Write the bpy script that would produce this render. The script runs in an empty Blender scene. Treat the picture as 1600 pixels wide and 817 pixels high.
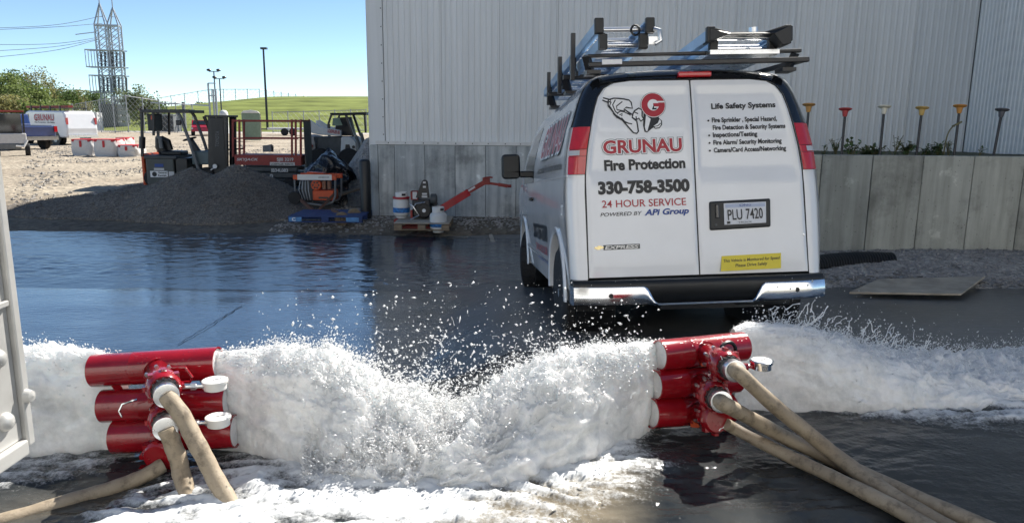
import bpy, math, random
import numpy as np
from mathutils import Vector, Matrix
rnd = random.Random(7)
rng = np.random.default_rng(11)
S = bpy.context.scene
COL = S.collection
R = math.radians

# ------------------------------------------------------------------ camera, world, sun, exposure
F, CX, CY = 1155.0, 800.0, 408.5
PITCH, ROLL = R(10.95), R(0.5)
CAM = Vector((0, 0, 1.45))
fw = Vector((0, math.cos(PITCH), -math.sin(PITCH)))
u0 = Vector((0, math.sin(PITCH), math.cos(PITCH)))
r0 = Vector((1, 0, 0))
rt = r0 * math.cos(ROLL) + u0 * math.sin(ROLL)
up = -r0 * math.sin(ROLL) + u0 * math.cos(ROLL)
cam = bpy.data.cameras.new('camera')
co = bpy.data.objects.new('camera', cam)
COL.objects.link(co)
cam.sensor_width = 36
cam.lens = 36 * F / 1600
cam.clip_start = 0.05
cam.clip_end = 3000
co.matrix_world = Matrix(((rt.x, up.x, -fw.x, CAM.x), (rt.y, up.y, -fw.y, CAM.y), (rt.z, up.z, -fw.z, CAM.z), (0, 0, 0, 1)))
S.camera = co

SUN_EL, SUN_AZ = 46.0, 37.0          # azimuth from +Y towards +X
W = bpy.data.worlds.new('World')
S.world = W
W.use_nodes = True
wn = W.node_tree
bg = wn.nodes['Background']
sky = wn.nodes.new('ShaderNodeTexSky')
sky.sky_type = 'NISHITA'
sky.sun_disc = False
sky.sun_elevation = R(SUN_EL)
sky.sun_rotation = R(SUN_AZ)
sky.air_density = 0.55
sky.dust_density = 0.0
sky.ozone_density = 5.0
tint = wn.nodes.new('ShaderNodeMixRGB')
tint.blend_type = 'MULTIPLY'
tint.inputs[0].default_value = 1
tint.inputs[2].default_value = (1.07, 1.0, .85, 1)
wn.links.new(sky.outputs[0], tint.inputs[1])
wn.links.new(tint.outputs[0], bg.inputs[0])
bg.inputs[1].default_value = 0.09
sl = bpy.data.lights.new('sun', 'SUN')
sl.energy = 4.4
sl.angle = R(0.53)
sl.color = (1.0, 0.95, 0.87)
so = bpy.data.objects.new('sun', sl)
COL.objects.link(so)
sd = Vector((math.sin(R(SUN_AZ)) * math.cos(R(SUN_EL)), math.cos(R(SUN_AZ)) * math.cos(R(SUN_EL)), math.sin(R(SUN_EL))))
so.rotation_euler = sd.to_track_quat('Z', 'Y').to_euler()
so.location = (20, 30, 40)
S.view_settings.view_transform = 'Standard'
S.view_settings.look = 'None'
S.view_settings.exposure = 1.2
S.view_settings.gamma = 1

# ------------------------------------------------------------------ helpers
def ray(px, py):
    return fw + rt * ((px - CX) / F) + up * ((CY - py) / F)
def at(px, py, d):
    """world point seen at photograph pixel px,py at distance d along the view axis"""
    return CAM + ray(px, py) * d
def atz(px, py, z):
    r = ray(px, py)
    return CAM + r * ((z - CAM.z) / r.z)
def aty(px, py, y):
    r = ray(px, py)
    return CAM + r * ((y - CAM.y) / r.y)
def V(*a):
    return Vector(a)

class MB:
    def __init__(s):
        s.v = []; s.f = []; s.m = []
    def add(s, vs, fs, mi=0):
        b = len(s.v)
        s.v += [tuple(p) for p in vs]
        s.f += [tuple(i + b for i in f) for f in fs]
        s.m += [mi] * len(fs)
        return s
    def box(s, c, sz, rot=None, mi=0):
        vs = []
        for x in (-.5, .5):
            for y in (-.5, .5):
                for z in (-.5, .5):
                    p = V(x * sz[0], y * sz[1], z * sz[2])
                    if rot is not None: p = rot @ p
                    vs.append(p + V(*c))
        return s.add(vs, [(0, 1, 3, 2), (4, 6, 7, 5), (0, 4, 5, 1), (2, 3, 7, 6), (0, 2, 6, 4), (1, 5, 7, 3)], mi)
    def b2(s, lo, hi, mi=0):
        return s.box([(a + b) / 2 for a, b in zip(lo, hi)], [abs(b - a) for a, b in zip(lo, hi)], None, mi)
    def bar(s, p0, p1, w, h, upv=(0, 0, 1), mi=0):
        p0, p1 = V(*p0), V(*p1)
        d = p1 - p0
        L = d.length
        y = d.normalized()
        u = V(*upv)
        x = y.cross(u)
        if x.length < 1e-4: x = y.cross(V(1, 0, 0))
        x.normalize()
        z = x.cross(y)
        M = Matrix((x, y, z)).transposed()
        return s.box((p0 + p1) / 2, (w, L, h), M, mi)
    def tube(s, path, r, n=10, cap=True, mi=0):
        path = [V(*p) for p in path]
        m = len(path)
        rs = r if isinstance(r, (list, tuple)) else [r] * m
        rings = []
        px = None
        for i, p in enumerate(path):
            t = (path[min(i + 1, m - 1)] - path[max(i - 1, 0)])
            if t.length < 1e-9: t = V(0, 0, 1)
            t.normalize()
            if px is None:
                a = V(0, 0, 1) if abs(t.z) < .9 else V(1, 0, 0)
                px = t.cross(a).normalized()
            else:
                px = (px - t * px.dot(t))
                if px.length < 1e-6: px = t.orthogonal()
                px.normalize()
            py = t.cross(px)
            rings.append([p + (px * math.cos(2 * math.pi * k / n) + py * math.sin(2 * math.pi * k / n)) * rs[i] for k in range(n)])
        vs = [q for r_ in rings for q in r_]
        fs = []
        for i in range(m - 1):
            for k in range(n):
                a = i * n + k; b = i * n + (k + 1) % n
                fs.append((a, b, b + n, a + n))
        if cap:
            fs.append(tuple(range(n - 1, -1, -1)))
            fs.append(tuple((m - 1) * n + k for k in range(n)))
        return s.add(vs, fs, mi)
    def cyl(s, p0, p1, r, n=12, r1=None, mi=0):
        return s.tube([p0, p1], [r, r if r1 is None else r1], n, True, mi)
    def lathe(s, c, prof, n=16, axis=(0, 0, 1), mi=0, cap=True):
        """prof: list of (radius, distance along axis)"""
        c = V(*c); ax = V(*axis).normalized()
        if len(prof) == 2 and prof[0][0] < 1e-5 and abs(prof[0][1] - prof[1][1]) < 1e-6:
            x = ax.orthogonal().normalized(); y = ax.cross(x); r_, h = prof[1]
            return s.add([c + ax * h + (x * math.cos(6.2832 * k / n) + y * math.sin(6.2832 * k / n)) * r_ for k in range(n)], [tuple(range(n))], mi)
        x = ax.orthogonal().normalized(); y = ax.cross(x)
        vs = []; fs = []
        for (r_, h) in prof:
            for k in range(n):
                a = 2 * math.pi * k / n
                vs.append(c + ax * h + (x * math.cos(a) + y * math.sin(a)) * r_)
        for i in range(len(prof) - 1):
            for k in range(n):
                a = i * n + k; b = i * n + (k + 1) % n
                fs.append((a, b, b + n, a + n))
        if cap and prof[0][0] > 1e-5: fs.append(tuple(range(n - 1, -1, -1)))
        if cap and prof[-1][0] > 1e-5: fs.append(tuple((len(prof) - 1) * n + k for k in range(n)))
        return s.add(vs, fs, mi)
    def prism(s, pts, ext, mi=0):
        """pts: planar loop of 3-D points, ext: extrusion vector"""
        n = len(pts)
        a = [V(*p) for p in pts]; b = [p + V(*ext) for p in a]
        fs = [tuple(range(n - 1, -1, -1)), tuple(range(n, 2 * n))]
        for i in range(n):
            j = (i + 1) % n
            fs.append((i, j, j + n, i + n))
        return s.add(a + b, fs, mi)
    def sphere(s, c, r, n=8, m=6, sc=(1, 1, 1), mi=0):
        prof = []
        vs = []; fs = []
        for i in range(m + 1):
            th = math.pi * i / m
            for k in range(n):
                a = 2 * math.pi * k / n
                vs.append((c[0] + r * sc[0] * math.sin(th) * math.cos(a), c[1] + r * sc[1] * math.sin(th) * math.sin(a), c[2] - r * sc[2] * math.cos(th)))
        for i in range(m):
            for k in range(n):
                a = i * n + k; b = i * n + (k + 1) % n
                fs.append((a, b, b + n, a + n))
        return s.add(vs, fs, mi)
    def grid(s, P, mi=0, flip=False):
        """P: rows of equal-length lists of points"""
        nr, nc = len(P), len(P[0])
        fs = []
        for i in range(nr - 1):
            for j in range(nc - 1):
                f = (i * nc + j, i * nc + j + 1, (i + 1) * nc + j + 1, (i + 1) * nc + j)
                fs.append(f[::-1] if flip else f)
        return s.add([p for r_ in P for p in r_], fs, mi)
    def build(s, name, mats, parent=None, smooth=False, bevel=0, seg=2, autosmooth=None, recalc=True):
        me = bpy.data.meshes.new(name)
        me.from_pydata(s.v, [], s.f)
        if not isinstance(mats, (list, tuple)): mats = [mats]
        for m in mats: me.materials.append(m)
        if any(s.m): me.polygons.foreach_set('material_index', s.m)
        if recalc:
            import bmesh
            bm = bmesh.new(); bm.from_mesh(me)
            bmesh.ops.recalc_face_normals(bm, faces=bm.faces)
            bm.to_mesh(me); bm.free()
        if smooth or autosmooth:
            me.polygons.foreach_set('use_smooth', [True] * len(me.polygons))
            me.set_sharp_from_angle(angle=R(autosmooth if autosmooth else 40))
        me.update()
        o = bpy.data.objects.new(name, me)
        COL.objects.link(o)
        if parent is not None: o.parent = parent
        if bevel:
            b = o.modifiers.new('bevel', 'BEVEL')
            b.width = bevel; b.segments = seg; b.limit_method = 'ANGLE'; b.angle_limit = R(40)
        return o

def fast_mesh(name, verts, faces, mats, smooth=True, parent=None):
    """numpy arrays -> mesh; faces (n,3) or (n,4)"""
    me = bpy.data.meshes.new(name)
    nv, nf, k = len(verts), len(faces), faces.shape[1]
    me.vertices.add(nv)
    me.vertices.foreach_set('co', np.ascontiguousarray(verts, dtype=np.float32).ravel())
    me.loops.add(nf * k)
    me.loops.foreach_set('vertex_index', np.ascontiguousarray(faces, dtype=np.int32).ravel())
    me.polygons.add(nf)
    me.polygons.foreach_set('loop_start', np.arange(0, nf * k, k, dtype=np.int32))
    me.polygons.foreach_set('loop_total', np.full(nf, k, dtype=np.int32))
    me.polygons.foreach_set('use_smooth', np.full(nf, smooth))
    me.update(calc_edges=True)
    me.validate()
    if not isinstance(mats, (list, tuple)): mats = [mats]
    for m in mats: me.materials.append(m)
    o = bpy.data.objects.new(name, me)
    COL.objects.link(o)
    if parent is not None: o.parent = parent
    return o

def gridfaces(nr, nc):
    i, j = np.meshgrid(np.arange(nr - 1), np.arange(nc - 1), indexing='ij')
    a = (i * nc + j).ravel()
    return np.stack([a, a + 1, a + nc + 1, a + nc], 1)

def tag(o, label=None, cat=None, group=None, kind=None):
    if label: o['label'] = label
    if cat: o['category'] = cat
    if group: o['group'] = group
    if kind: o['kind'] = kind
    return o
def thing(name, label, cat, loc=(0, 0, 0), rot=(0, 0, 0), group=None):
    o = bpy.data.objects.new(name, None)
    COL.objects.link(o)
    o.empty_display_size = .1
    o.location = loc; o.rotation_euler = rot
    return tag(o, label, cat, group)
def dup(root, loc, rotz=None, label=None):
    def cp(o, par):
        c = o.copy(); COL.objects.link(c)
        if par is not None: c.parent = par
        for ch in list(o.children): cp(ch, c)
        return c
    c = cp(root, None)
    c.location = loc
    if rotz is not None: c.rotation_euler = (0, 0, rotz)
    if label: c['label'] = label
    return c

# ------------------------------------------------------------------ vectorised noise
_perm = rng.permutation(256)
_perm = np.concatenate([_perm, _perm, _perm])
_val = rng.random(256) * 2 - 1
_g = rng.normal(size=(256, 3)); _g /= np.linalg.norm(_g, axis=1)[:, None]
def pnoise(p):
    p = np.asarray(p, dtype=np.float64)
    i = np.floor(p).astype(int); f = p - i
    i &= 255
    w = f * f * f * (f * (f * 6 - 15) + 10)
    out = 0
    for dx in (0, 1):
        wx = w[..., 0] if dx else 1 - w[..., 0]
        for dy in (0, 1):
            wy = w[..., 1] if dy else 1 - w[..., 1]
            for dz in (0, 1):
                wz = w[..., 2] if dz else 1 - w[..., 2]
                h = _perm[_perm[_perm[i[..., 0] + dx] + i[..., 1] + dy] + i[..., 2] + dz]
                gg = _g[h]
                d = gg[..., 0] * (f[..., 0] - dx) + gg[..., 1] * (f[..., 1] - dy) + gg[..., 2] * (f[..., 2] - dz)
                out = out + wx * wy * wz * d
    return out * 1.5
def fbm(p, oct=4, lac=2.1, gain=.5, ridged=False):
    p = np.asarray(p, dtype=np.float64)
    a, s, t = 1.0, 0, 0
    for k in range(oct):
        n = pnoise(p)
        if ridged: n = 1 - 2 * np.abs(n)
        s = s + a * n; t += a
        p = p * lac + 17.3; a *= gain
    return s / t
def sstep(a, b, x):
    t = np.clip((np.asarray(x, dtype=float) - a) / (b - a), 0, 1)
    return t * t * (3 - 2 * t)

# ------------------------------------------------------------------ materials
def nodes_of(name):
    m = bpy.data.materials.new(name)
    m.use_nodes = True
    nt = m.node_tree
    return m, nt, nt.nodes['Principled BSDF']
def nn(nt, t, **kw):
    n = nt.nodes.new(t)
    for k, v in kw.items():
        if k in n.inputs: n.inputs[k].default_value = v
        else: setattr(n, k, v)
    return n
def ramp(nt, fac, stops):
    r = nt.nodes.new('ShaderNodeValToRGB')
    e = r.color_ramp.elements
    while len(e) < len(stops): e.new(.5)
    for x, (p, c) in zip(e, stops):
        x.position = p; x.color = (*c, 1) if len(c) == 3 else c
    nt.links.new(fac, r.inputs[0])
    return r.outputs[0]
def col(nt, b, base, var, scale, detail=6, stretch=(1, 1, 1), rough=.6):
    tc = nt.nodes.new('ShaderNodeTexCoord')
    mp = nt.nodes.new('ShaderNodeMapping')
    mp.inputs['Scale'].default_value = stretch
    nt.links.new(tc.outputs['Object'], mp.inputs[0])
    n = nn(nt, 'ShaderNodeTexNoise', Scale=scale, Detail=detail, Roughness=rough)
    nt.links.new(mp.outputs[0], n.inputs['Vector'])
    lo = tuple(max(0, c * (1 - var)) for c in base); hi = tuple(min(1, c * (1 + var)) for c in base)
    c = ramp(nt, n.outputs[0], [(.3, lo), (.7, hi)])
    nt.links.new(c, b.inputs['Base Color'])
    return tc, mp, n
def bump(nt, b, h, st, dist=.01):
    bp = nn(nt, 'ShaderNodeBump', Strength=st, Distance=dist)
    nt.links.new(h, bp.inputs['Height'])
    nt.links.new(bp.outputs[0], b.inputs['Normal'])
    return bp
def M(name, c, rough=.5, metal=0, var=.12, scale=6, coat=0, bmp=0, bscale=60, spec=.5, rvar=.15, stretch=(1, 1, 1)):
    m, nt, b = nodes_of(name)
    tc, mp, n = col(nt, b, c, var, scale, stretch=stretch)
    b.inputs['Metallic'].default_value = metal
    b.inputs['Specular IOR Level'].default_value = spec
    if coat:
        b.inputs['Coat Weight'].default_value = coat
        b.inputs['Coat Roughness'].default_value = .04
    mr = nn(nt, 'ShaderNodeMapRange')
    mr.inputs['To Min'].default_value = max(0.01, rough - rvar * rough); mr.inputs['To Max'].default_value = min(1, rough + rvar * rough)
    n2 = nn(nt, 'ShaderNodeTexNoise', Scale=scale * 2.3, Detail=5)
    nt.links.new(mp.outputs[0], n2.inputs['Vector'])
    nt.links.new(n2.outputs[0], mr.inputs[0])
    nt.links.new(mr.outputs[0], b.inputs['Roughness'])
    if bmp:
        n3 = nn(nt, 'ShaderNodeTexNoise', Scale=bscale, Detail=6)
        nt.links.new(mp.outputs[0], n3.inputs['Vector'])
        bump(nt, b, n3.outputs[0], bmp)
    return m

MAT = {}
MAT['white_paint'] = M('white_paint', (.78, .79, .80), .25, 0, .03, 3, coat=.8)
MAT['dirty_white'] = M('dirty_white', (.66, .66, .64), .45, 0, .10, 4)
MAT['black_plastic'] = M('black_plastic', (.010, .011, .012), .42, 0, .2, 12, bmp=.1, bscale=300)
MAT['black_gloss'] = M('black_gloss', (.008, .009, .011), .08, 0, .1, 4, coat=.6)
MAT['black_metal'] = M('black_metal', (.018, .018, .020), .35, 0, .2, 10)
MAT['rubber'] = M('rubber', (.018, .018, .019), .8, 0, .25, 14, bmp=.2, bscale=120)
MAT['chrome'] = M('chrome', (.75, .76, .78), .12, 1, .06, 8)
MAT['steel'] = M('steel', (.42, .43, .44), .38, 1, .15, 9)
MAT['galv'] = M('galvanised', (.40, .42, .44), .5, .7, .15, 9)
MAT['alu'] = M('aluminium', (.72, .73, .74), .28, 1, .08, 9)
MAT['blue_fibre'] = M('blue_fibreglass', (.27, .42, .60), .3, 0, .12, 10)
MAT['lens_red'] = M('lens_red', (.50, .012, .018), .12, 0, .08, 20, coat=1)
MAT['lens_white'] = M('lens_white', (.45, .47, .49), .12, 0, .08, 20, coat=1)
MAT['red_paint'] = M('red_paint', (.40, .006, .014), .22, 0, .16, 7, coat=.7)
MAT['red_dull'] = M('red_dull', (.27, .036, .028), .55, 0, .25, 6)
MAT['grey_dark'] = M('grey_dark', (.055, .062, .066), .5, 0, .2, 8)
MAT['grey_mid'] = M('grey_mid', (.16, .17, .175), .55, 0, .2, 8)
MAT['orange'] = M('orange', (.55, .075, .018), .45, 0, .18, 8)
MAT['letter_black'] = M('letter_black', (.012, .013, .015), .4, 0, .1, 20)
MAT['letter_red'] = M('letter_red', (.40, .022, .035), .4, 0, .08, 20)
MAT['letter_blue'] = M('letter_blue', (.012, .055, .26), .4, 0, .08, 20)
MAT['letter_white'] = M('letter_white', (.80, .80, .80), .4, 0, .03, 20)
MAT['yellow'] = M('yellow_vinyl', (.74, .60, .03), .4, 0, .05, 8)
MAT['plate'] = M('plate_white', (.62, .64, .68), .35, 0, .06, 20)
MAT['blue_paint'] = M('blue_paint', (.012, .038, .14), .6, 0, .3, 9, bmp=.2)
MAT['wood'] = M('wood', (.24, .18, .12), .75, 0, .3, 5, bmp=.3, bscale=30, stretch=(1, 8, 8))
MAT['board'] = M('board', (.36, .32, .26), .7, 0, .3, 5, bmp=.2, bscale=40)
MAT['tan_tyre'] = M('tan_dirt', (.20, .155, .10), .85, 0, .25, 15, bmp=.3)
MAT['tarp'] = M('tarp', (.008, .009, .014), .28, 0, .2, 8)
MAT['glass_dark'] = M('glass_dark', (.012, .015, .018), .05, 0, .1, 4, coat=.6)
MAT['bag'] = M('white_bag', (.62, .61, .60), .75, 0, .08, 14, bmp=.3)
MAT['red_cloth'] = M('red_cloth', (.45, .03, .04), .7, 0, .1, 10)
MAT['navy'] = M('navy_paint', (.018, .040, .14), .2, 0, .1, 4, coat=.7)
MAT['green_box'] = M('green_box', (.20, .27, .20), .6, 0, .1, 6)
MAT['bark'] = M('bark', (.10, .085, .07), .9, 0, .3, 12, bmp=.4)
# ------------------------------------------------------------------ terrain
_zy = np.array([-8, 3.4, 4.5, 5.8, 8.8, 10.3, 13.0, 13.9, 15, 19, 25, 900.])
_zz = np.array([0, 0, -.05, -.155, -.51, -.76, -.76, -.67, -.62, -.42, -.40, -.40])
def gh(x, y):
    x = np.asarray(x, dtype=float); y = np.asarray(y, dtype=float)
    z = (np.interp(y - .35, _zy, _zz) + np.interp(y, _zy, _zz) + np.interp(y + .35, _zy, _zz)) / 3
    z = z + .026 * (np.clip(x, -4.5, 5) - 1.3) * sstep(3.5, 6, y) * (1 - sstep(11, 13.8, y))
    zl = np.interp(y, [-8, 3.5, 4.1, 5.0, 6.0, 8.9, 9.4, 10.3, 13.0, 13.9, 15, 19, 25, 900], [0, 0, -.12, -.54, -.61, -.684, -.72, -.78, -.78, -.67, -.60, -.42, -.40, -.40])
    z = z + (zl - z) * sstep(.1, -.8, x) * sstep(3.4, 4.2, y) * (1 - sstep(13.2, 13.9, y))
    z = z + .30 * sstep(6.9, 8.9, y) * sstep(2.0, 3.0, x) * (1 - sstep(9.5, 10, y))
    z = z + .10 * sstep(13.6, 14.8, y + .25 * np.clip(x + 4, -2, 4)) * sstep(-5, -3.4, x) * (1 - sstep(15.5, 17, y))
    return z
def g1(x, y): return float(gh(x, y))
def ground_at(px, py):
    """first hit of the terrain along the view ray"""
    r = ray(px, py); t = 1.0
    while t < 400:
        p = CAM + r * t
        if p.z < g1(p.x, p.y): break
        t += .02 if t < 25 else .2
    return CAM + r * t

def gravel_mat(name, a, b, c, stone, bst, near_dark=None):
    m, nt, pb = nodes_of(name)
    tc = nn(nt, 'ShaderNodeTexCoord')
    n1 = nn(nt, 'ShaderNodeTexNoise', Scale=.35, Detail=6); nt.links.new(tc.outputs['Object'], n1.inputs['Vector'])
    v = nn(nt, 'ShaderNodeTexVoronoi', Scale=stone); nt.links.new(tc.outputs['Object'], v.inputs['Vector'])
    n2 = nn(nt, 'ShaderNodeTexNoise', Scale=stone * .6, Detail=8, Roughness=.75); nt.links.new(tc.outputs['Object'], n2.inputs['Vector'])
    c1 = ramp(nt, n1.outputs[0], [(.35, a), (.6, b)])
    hs = nn(nt, 'ShaderNodeMixRGB', blend_type='OVERLAY'); hs.inputs[0].default_value = .75
    nt.links.new(c1, hs.inputs[1])
    g = ramp(nt, v.outputs['Color'], [(0, (.25, .25, .25)), (1, (.75, .74, .72))])
    nt.links.new(g, hs.inputs[2])
    mx = nn(nt, 'ShaderNodeMixRGB', blend_type='OVERLAY'); mx.inputs[0].default_value = .7
    nt.links.new(hs.outputs[0], mx.inputs[1]); nt.links.new(n2.outputs[0], mx.inputs[2])
    last = mx.outputs[0]
    if near_dark:  # multiplies in a darker tone towards low Y, border broken up by noise
        sp = nn(nt, 'ShaderNodeSeparateXYZ'); nt.links.new(tc.outputs['Object'], sp.inputs[0])
        ad = nn(nt, 'ShaderNodeMath', operation='MULTIPLY_ADD'); nt.links.new(n1.outputs[0], ad.inputs[0]); ad.inputs[1].default_value = 3; nt.links.new(sp.outputs['Y'], ad.inputs[2])
        mr = nn(nt, 'ShaderNodeMapRange'); mr.inputs['From Min'].default_value = near_dark[0] + 1.5; mr.inputs['From Max'].default_value = near_dark[1] + 1.5
        nt.links.new(ad.outputs[0], mr.inputs[0])
        m2 = nn(nt, 'ShaderNodeMixRGB', blend_type='MULTIPLY'); m2.inputs[0].default_value = 1
        dk = ramp(nt, mr.outputs[0], [(0, c), (1, (1, 1, 1))])
        nt.links.new(last, m2.inputs[1]); nt.links.new(dk, m2.inputs[2]); last = m2.outputs[0]
    nt.links.new(last, pb.inputs['Base Color'])
    pb.inputs['Roughness'].default_value = .9
    pb.inputs['Specular IOR Level'].default_value = .25
    ad2 = nn(nt, 'ShaderNodeMath', operation='ADD'); nt.links.new(v.outputs['Distance'], ad2.inputs[0]); nt.links.new(n2.outputs[0], ad2.inputs[1])
    bump(nt, pb, ad2.outputs[0], bst, .03)
    return m
MAT['lot'] = gravel_mat('lot_gravel', (.265, .225, .175), (.345, .30, .235), (.50, .49, .48), 9, .8, (14.5, 19))
MAT['lot_far'] = gravel_mat('far_gravel', (.34, .32, .30), (.42, .39, .36), (.5, .5, .5), 4, .6)
MAT['pile'] = gravel_mat('pile_gravel', (.155, .135, .112), (.225, .20, .168), (.5, .5, .5), 22, 1.0)
MAT['bank'] = gravel_mat('bank_gravel', (.25, .24, .23), (.38, .37, .36), (.5, .5, .5), 24, 1.0)
MAT['stone'] = M('stone', (.27, .25, .225), .85, 0, .45, 2.5, bmp=.3)
MAT['grass'] = M('grass_hill', (.155, .182, .050), .95, 0, .45, .35, spec=.1, bmp=.6, bscale=3, stretch=(.5, 1.6, 1))

def wet_mat():
    m, nt, b = nodes_of('wet_concrete')
    tc = nn(nt, 'ShaderNodeTexCoord')
    n1 = nn(nt, 'ShaderNodeTexNoise', Scale=.9, Detail=8, Roughness=.65); nt.links.new(tc.outputs['Object'], n1.inputs['Vector'])
    n2 = nn(nt, 'ShaderNodeTexNoise', Scale=14, Detail=8, Roughness=.7); nt.links.new(tc.outputs['Object'], n2.inputs['Vector'])
    mx = nn(nt, 'ShaderNodeMixRGB', blend_type='OVERLAY'); mx.inputs[0].default_value = .6
    nt.links.new(ramp(nt, n1.outputs[0], [(.3, (.068, .071, .073)), (.7, (.15, .153, .153))]), mx.inputs[1]); nt.links.new(n2.outputs[0], mx.inputs[2])
    nt.links.new(mx.outputs[0], b.inputs['Base Color'])
    nt.links.new(ramp(nt, n1.outputs[0], [(.35, (.04,) * 3), (.7, (.16,) * 3)]), b.inputs['Roughness'])
    b.inputs['Specular IOR Level'].default_value = .6
    mp = nn(nt, 'ShaderNodeMapping'); mp.inputs['Scale'].default_value = (1, 2.6, 1); nt.links.new(tc.outputs['Object'], mp.inputs[0])
    n3 = nn(nt, 'ShaderNodeTexNoise', Scale=8, Detail=5); nt.links.new(mp.outputs[0], n3.inputs['Vector'])
    b.inputs['Coat Roughness'].default_value = .02
    # a standing film of water left of the van, only damp and rough under and right of it
    sp = nn(nt, 'ShaderNodeSeparateXYZ'); nt.links.new(tc.outputs['Object'], sp.inputs[0])
    wb = nn(nt, 'ShaderNodeMath', operation='MULTIPLY_ADD'); nt.links.new(n1.outputs[0], wb.inputs[0]); wb.inputs[1].default_value = 1.6; nt.links.new(sp.outputs['X'], wb.inputs[2])
    wf_ = nn(nt, 'ShaderNodeMapRange'); wf_.inputs['From Min'].default_value = .5; wf_.inputs['From Max'].default_value = -.7; nt.links.new(wb.outputs[0], wf_.inputs[0])
    cw = nn(nt, 'ShaderNodeMapRange'); cw.inputs['To Min'].default_value = .12; cw.inputs['To Max'].default_value = .85; nt.links.new(wf_.outputs[0], cw.inputs[0]); nt.links.new(cw.outputs[0], b.inputs['Coat Weight'])
    ro = nn(nt, 'ShaderNodeMapRange'); ro.inputs['To Min'].default_value = .30; ro.inputs['To Max'].default_value = 0; nt.links.new(wf_.outputs[0], ro.inputs[0])
    ra = nn(nt, 'ShaderNodeMath', operation='ADD'); nt.links.new(b.inputs['Roughness'].links[0].from_socket, ra.inputs[0]); nt.links.new(ro.outputs[0], ra.inputs[1]); nt.links.new(ra.outputs[0], b.inputs['Roughness'])
    bump(nt, b, n3.outputs[0], .42, .02)
    cb = nn(nt, 'ShaderNodeBump', Strength=.13, Distance=.02); nt.links.new(n3.outputs[0], cb.inputs['Height']); nt.links.new(cb.outputs[0], b.inputs['Coat Normal'])
    return m
MAT['wet'] = wet_mat()
def water_mat(name, c, rough, sc, st):
    m, nt, b = nodes_of(name)
    tc = nn(nt, 'ShaderNodeTexCoord')
    n1 = nn(nt, 'ShaderNodeTexNoise', Scale=1.2, Detail=6); nt.links.new(tc.outputs['Object'], n1.inputs['Vector'])
    nt.links.new(ramp(nt, n1.outputs[0], [(.3, tuple(k * .7 for k in c)), (.7, tuple(k * 1.3 for k in c))]), b.inputs['Base Color'])
    b.inputs['Roughness'].default_value = rough
    b.inputs['IOR'].default_value = 1.5
    b.inputs['Specular IOR Level'].default_value = .9
    mp = nn(nt, 'ShaderNodeMapping'); mp.inputs['Scale'].default_value = (1, 1.8, 1); nt.links.new(tc.outputs['Object'], mp.inputs[0])
    n3 = nn(nt, 'ShaderNodeTexNoise', Scale=sc, Detail=4); nt.links.new(mp.outputs[0], n3.inputs['Vector'])
    bump(nt, b, n3.outputs[0], st, .02)
    return m
MAT['pool'] = water_mat('pool_water', (.058, .074, .090), .06, 14, .14)

def sheet(name, xs, ys, mat, zf=gh, dz=0, kind='structure'):
    X, Y = np.meshgrid(xs, ys)
    Z = zf(X, Y) + dz
    o = fast_mesh(name, np.stack([X, Y, Z], -1).reshape(-1, 3), gridfaces(len(ys), len(xs)), mat)
    return tag(o, kind=kind)
# base ground to the horizon, then the gravel lot near the building, then the wet apron
def gfar(X, Y): return gh(X, Y) - .012 * (Y > 30) - .9 * (Y <= 30) * (Y > -5) * (np.abs(X + 4) < 26)
sheet('ground', np.concatenate([np.linspace(-1500, -100, 8), np.linspace(-80, 60, 71), np.linspace(100, 1500, 8)]),
      np.concatenate([[-60, -20, -8], np.linspace(-4, 30, 60), np.linspace(33, 140, 30), [250, 600, 1500, 2500]]), MAT['lot_far'], gfar)
def glot(X, Y):
    n = fbm(np.stack([X * .9, Y * .9, X * 0], -1), 4) * .05 + fbm(np.stack([X * 5, Y * 5, X * 0 + 3], -1), 3) * .016
    return gh(X, Y) + n * sstep(14.2, 16, Y) * (1 - sstep(70, 84, Y)) + .010 - .03 * sstep(80, 84, Y)
sheet('gravel_lot', np.linspace(-44, 3, 235), np.concatenate([np.linspace(13.4, 24, 130), np.linspace(24.3, 84, 150)]), MAT['lot'], glot)
def gapron(X, Y):
    return gh(X, Y) + .006 - .05 * sstep(13.75, 14.05, Y + .10 * np.sin(X * 2.1) + .08 * np.sin(X * 5.3)) + .012 * fbm(np.stack([X * .8, Y * 1.3, X * 0], -1), 4) * sstep(5, 7, Y)
sheet('apron', np.linspace(-24, 16, 320), np.linspace(-4, 14.2, 200), MAT['wet'], gapron)

# flooded hollow: real ripples
def pool():
    xs = np.linspace(-14, 2.6, 520); ys = np.linspace(8.0, 14.3, 230)
    X, Y = np.meshgrid(xs, ys)
    a = fbm(np.stack([X * 2.2, Y * 3.6, X * 0 + 1], -1), 3)
    b = fbm(np.stack([X * 6.0 + a, Y * 9.5, X * 0 + 5], -1), 3)
    amp = .35 + .65 * sstep(-.25, .3, fbm(np.stack([X * .35, Y * .5, X * 0 + 9], -1), 2))
    edge = sstep(8.2, 9.6, Y)
    Z = -.690 + (a * .014 + b * .0085) * amp * edge
    o = fast_mesh('flood_water', np.stack([X, Y, Z], -1).reshape(-1, 3), gridfaces(230, 520), MAT['pool'])
    tag(o, kind='structure')
pool()
# saw-cut joint of the slab, dark grit along it
def joint():
    p0, p1 = ground_at(278, 541), ground_at(378, 480)
    m = MB(); P = []
    for k in range(25):
        t = k / 24
        x = p0.x + (p1.x - p0.x) * t + .006 * math.sin(k * 1.7); y = p0.y + (p1.y - p0.y) * t
        w = .004 + .004 * rnd.random()
        P.append([(x - w, y, g1(x - w, y) + .016), (x + w, y, g1(x + w, y) + .016)])
    m.grid(P)
    tag(m.build('slab_joint', MAT['grey_dark'], recalc=False), kind='structure')
joint()

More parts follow.
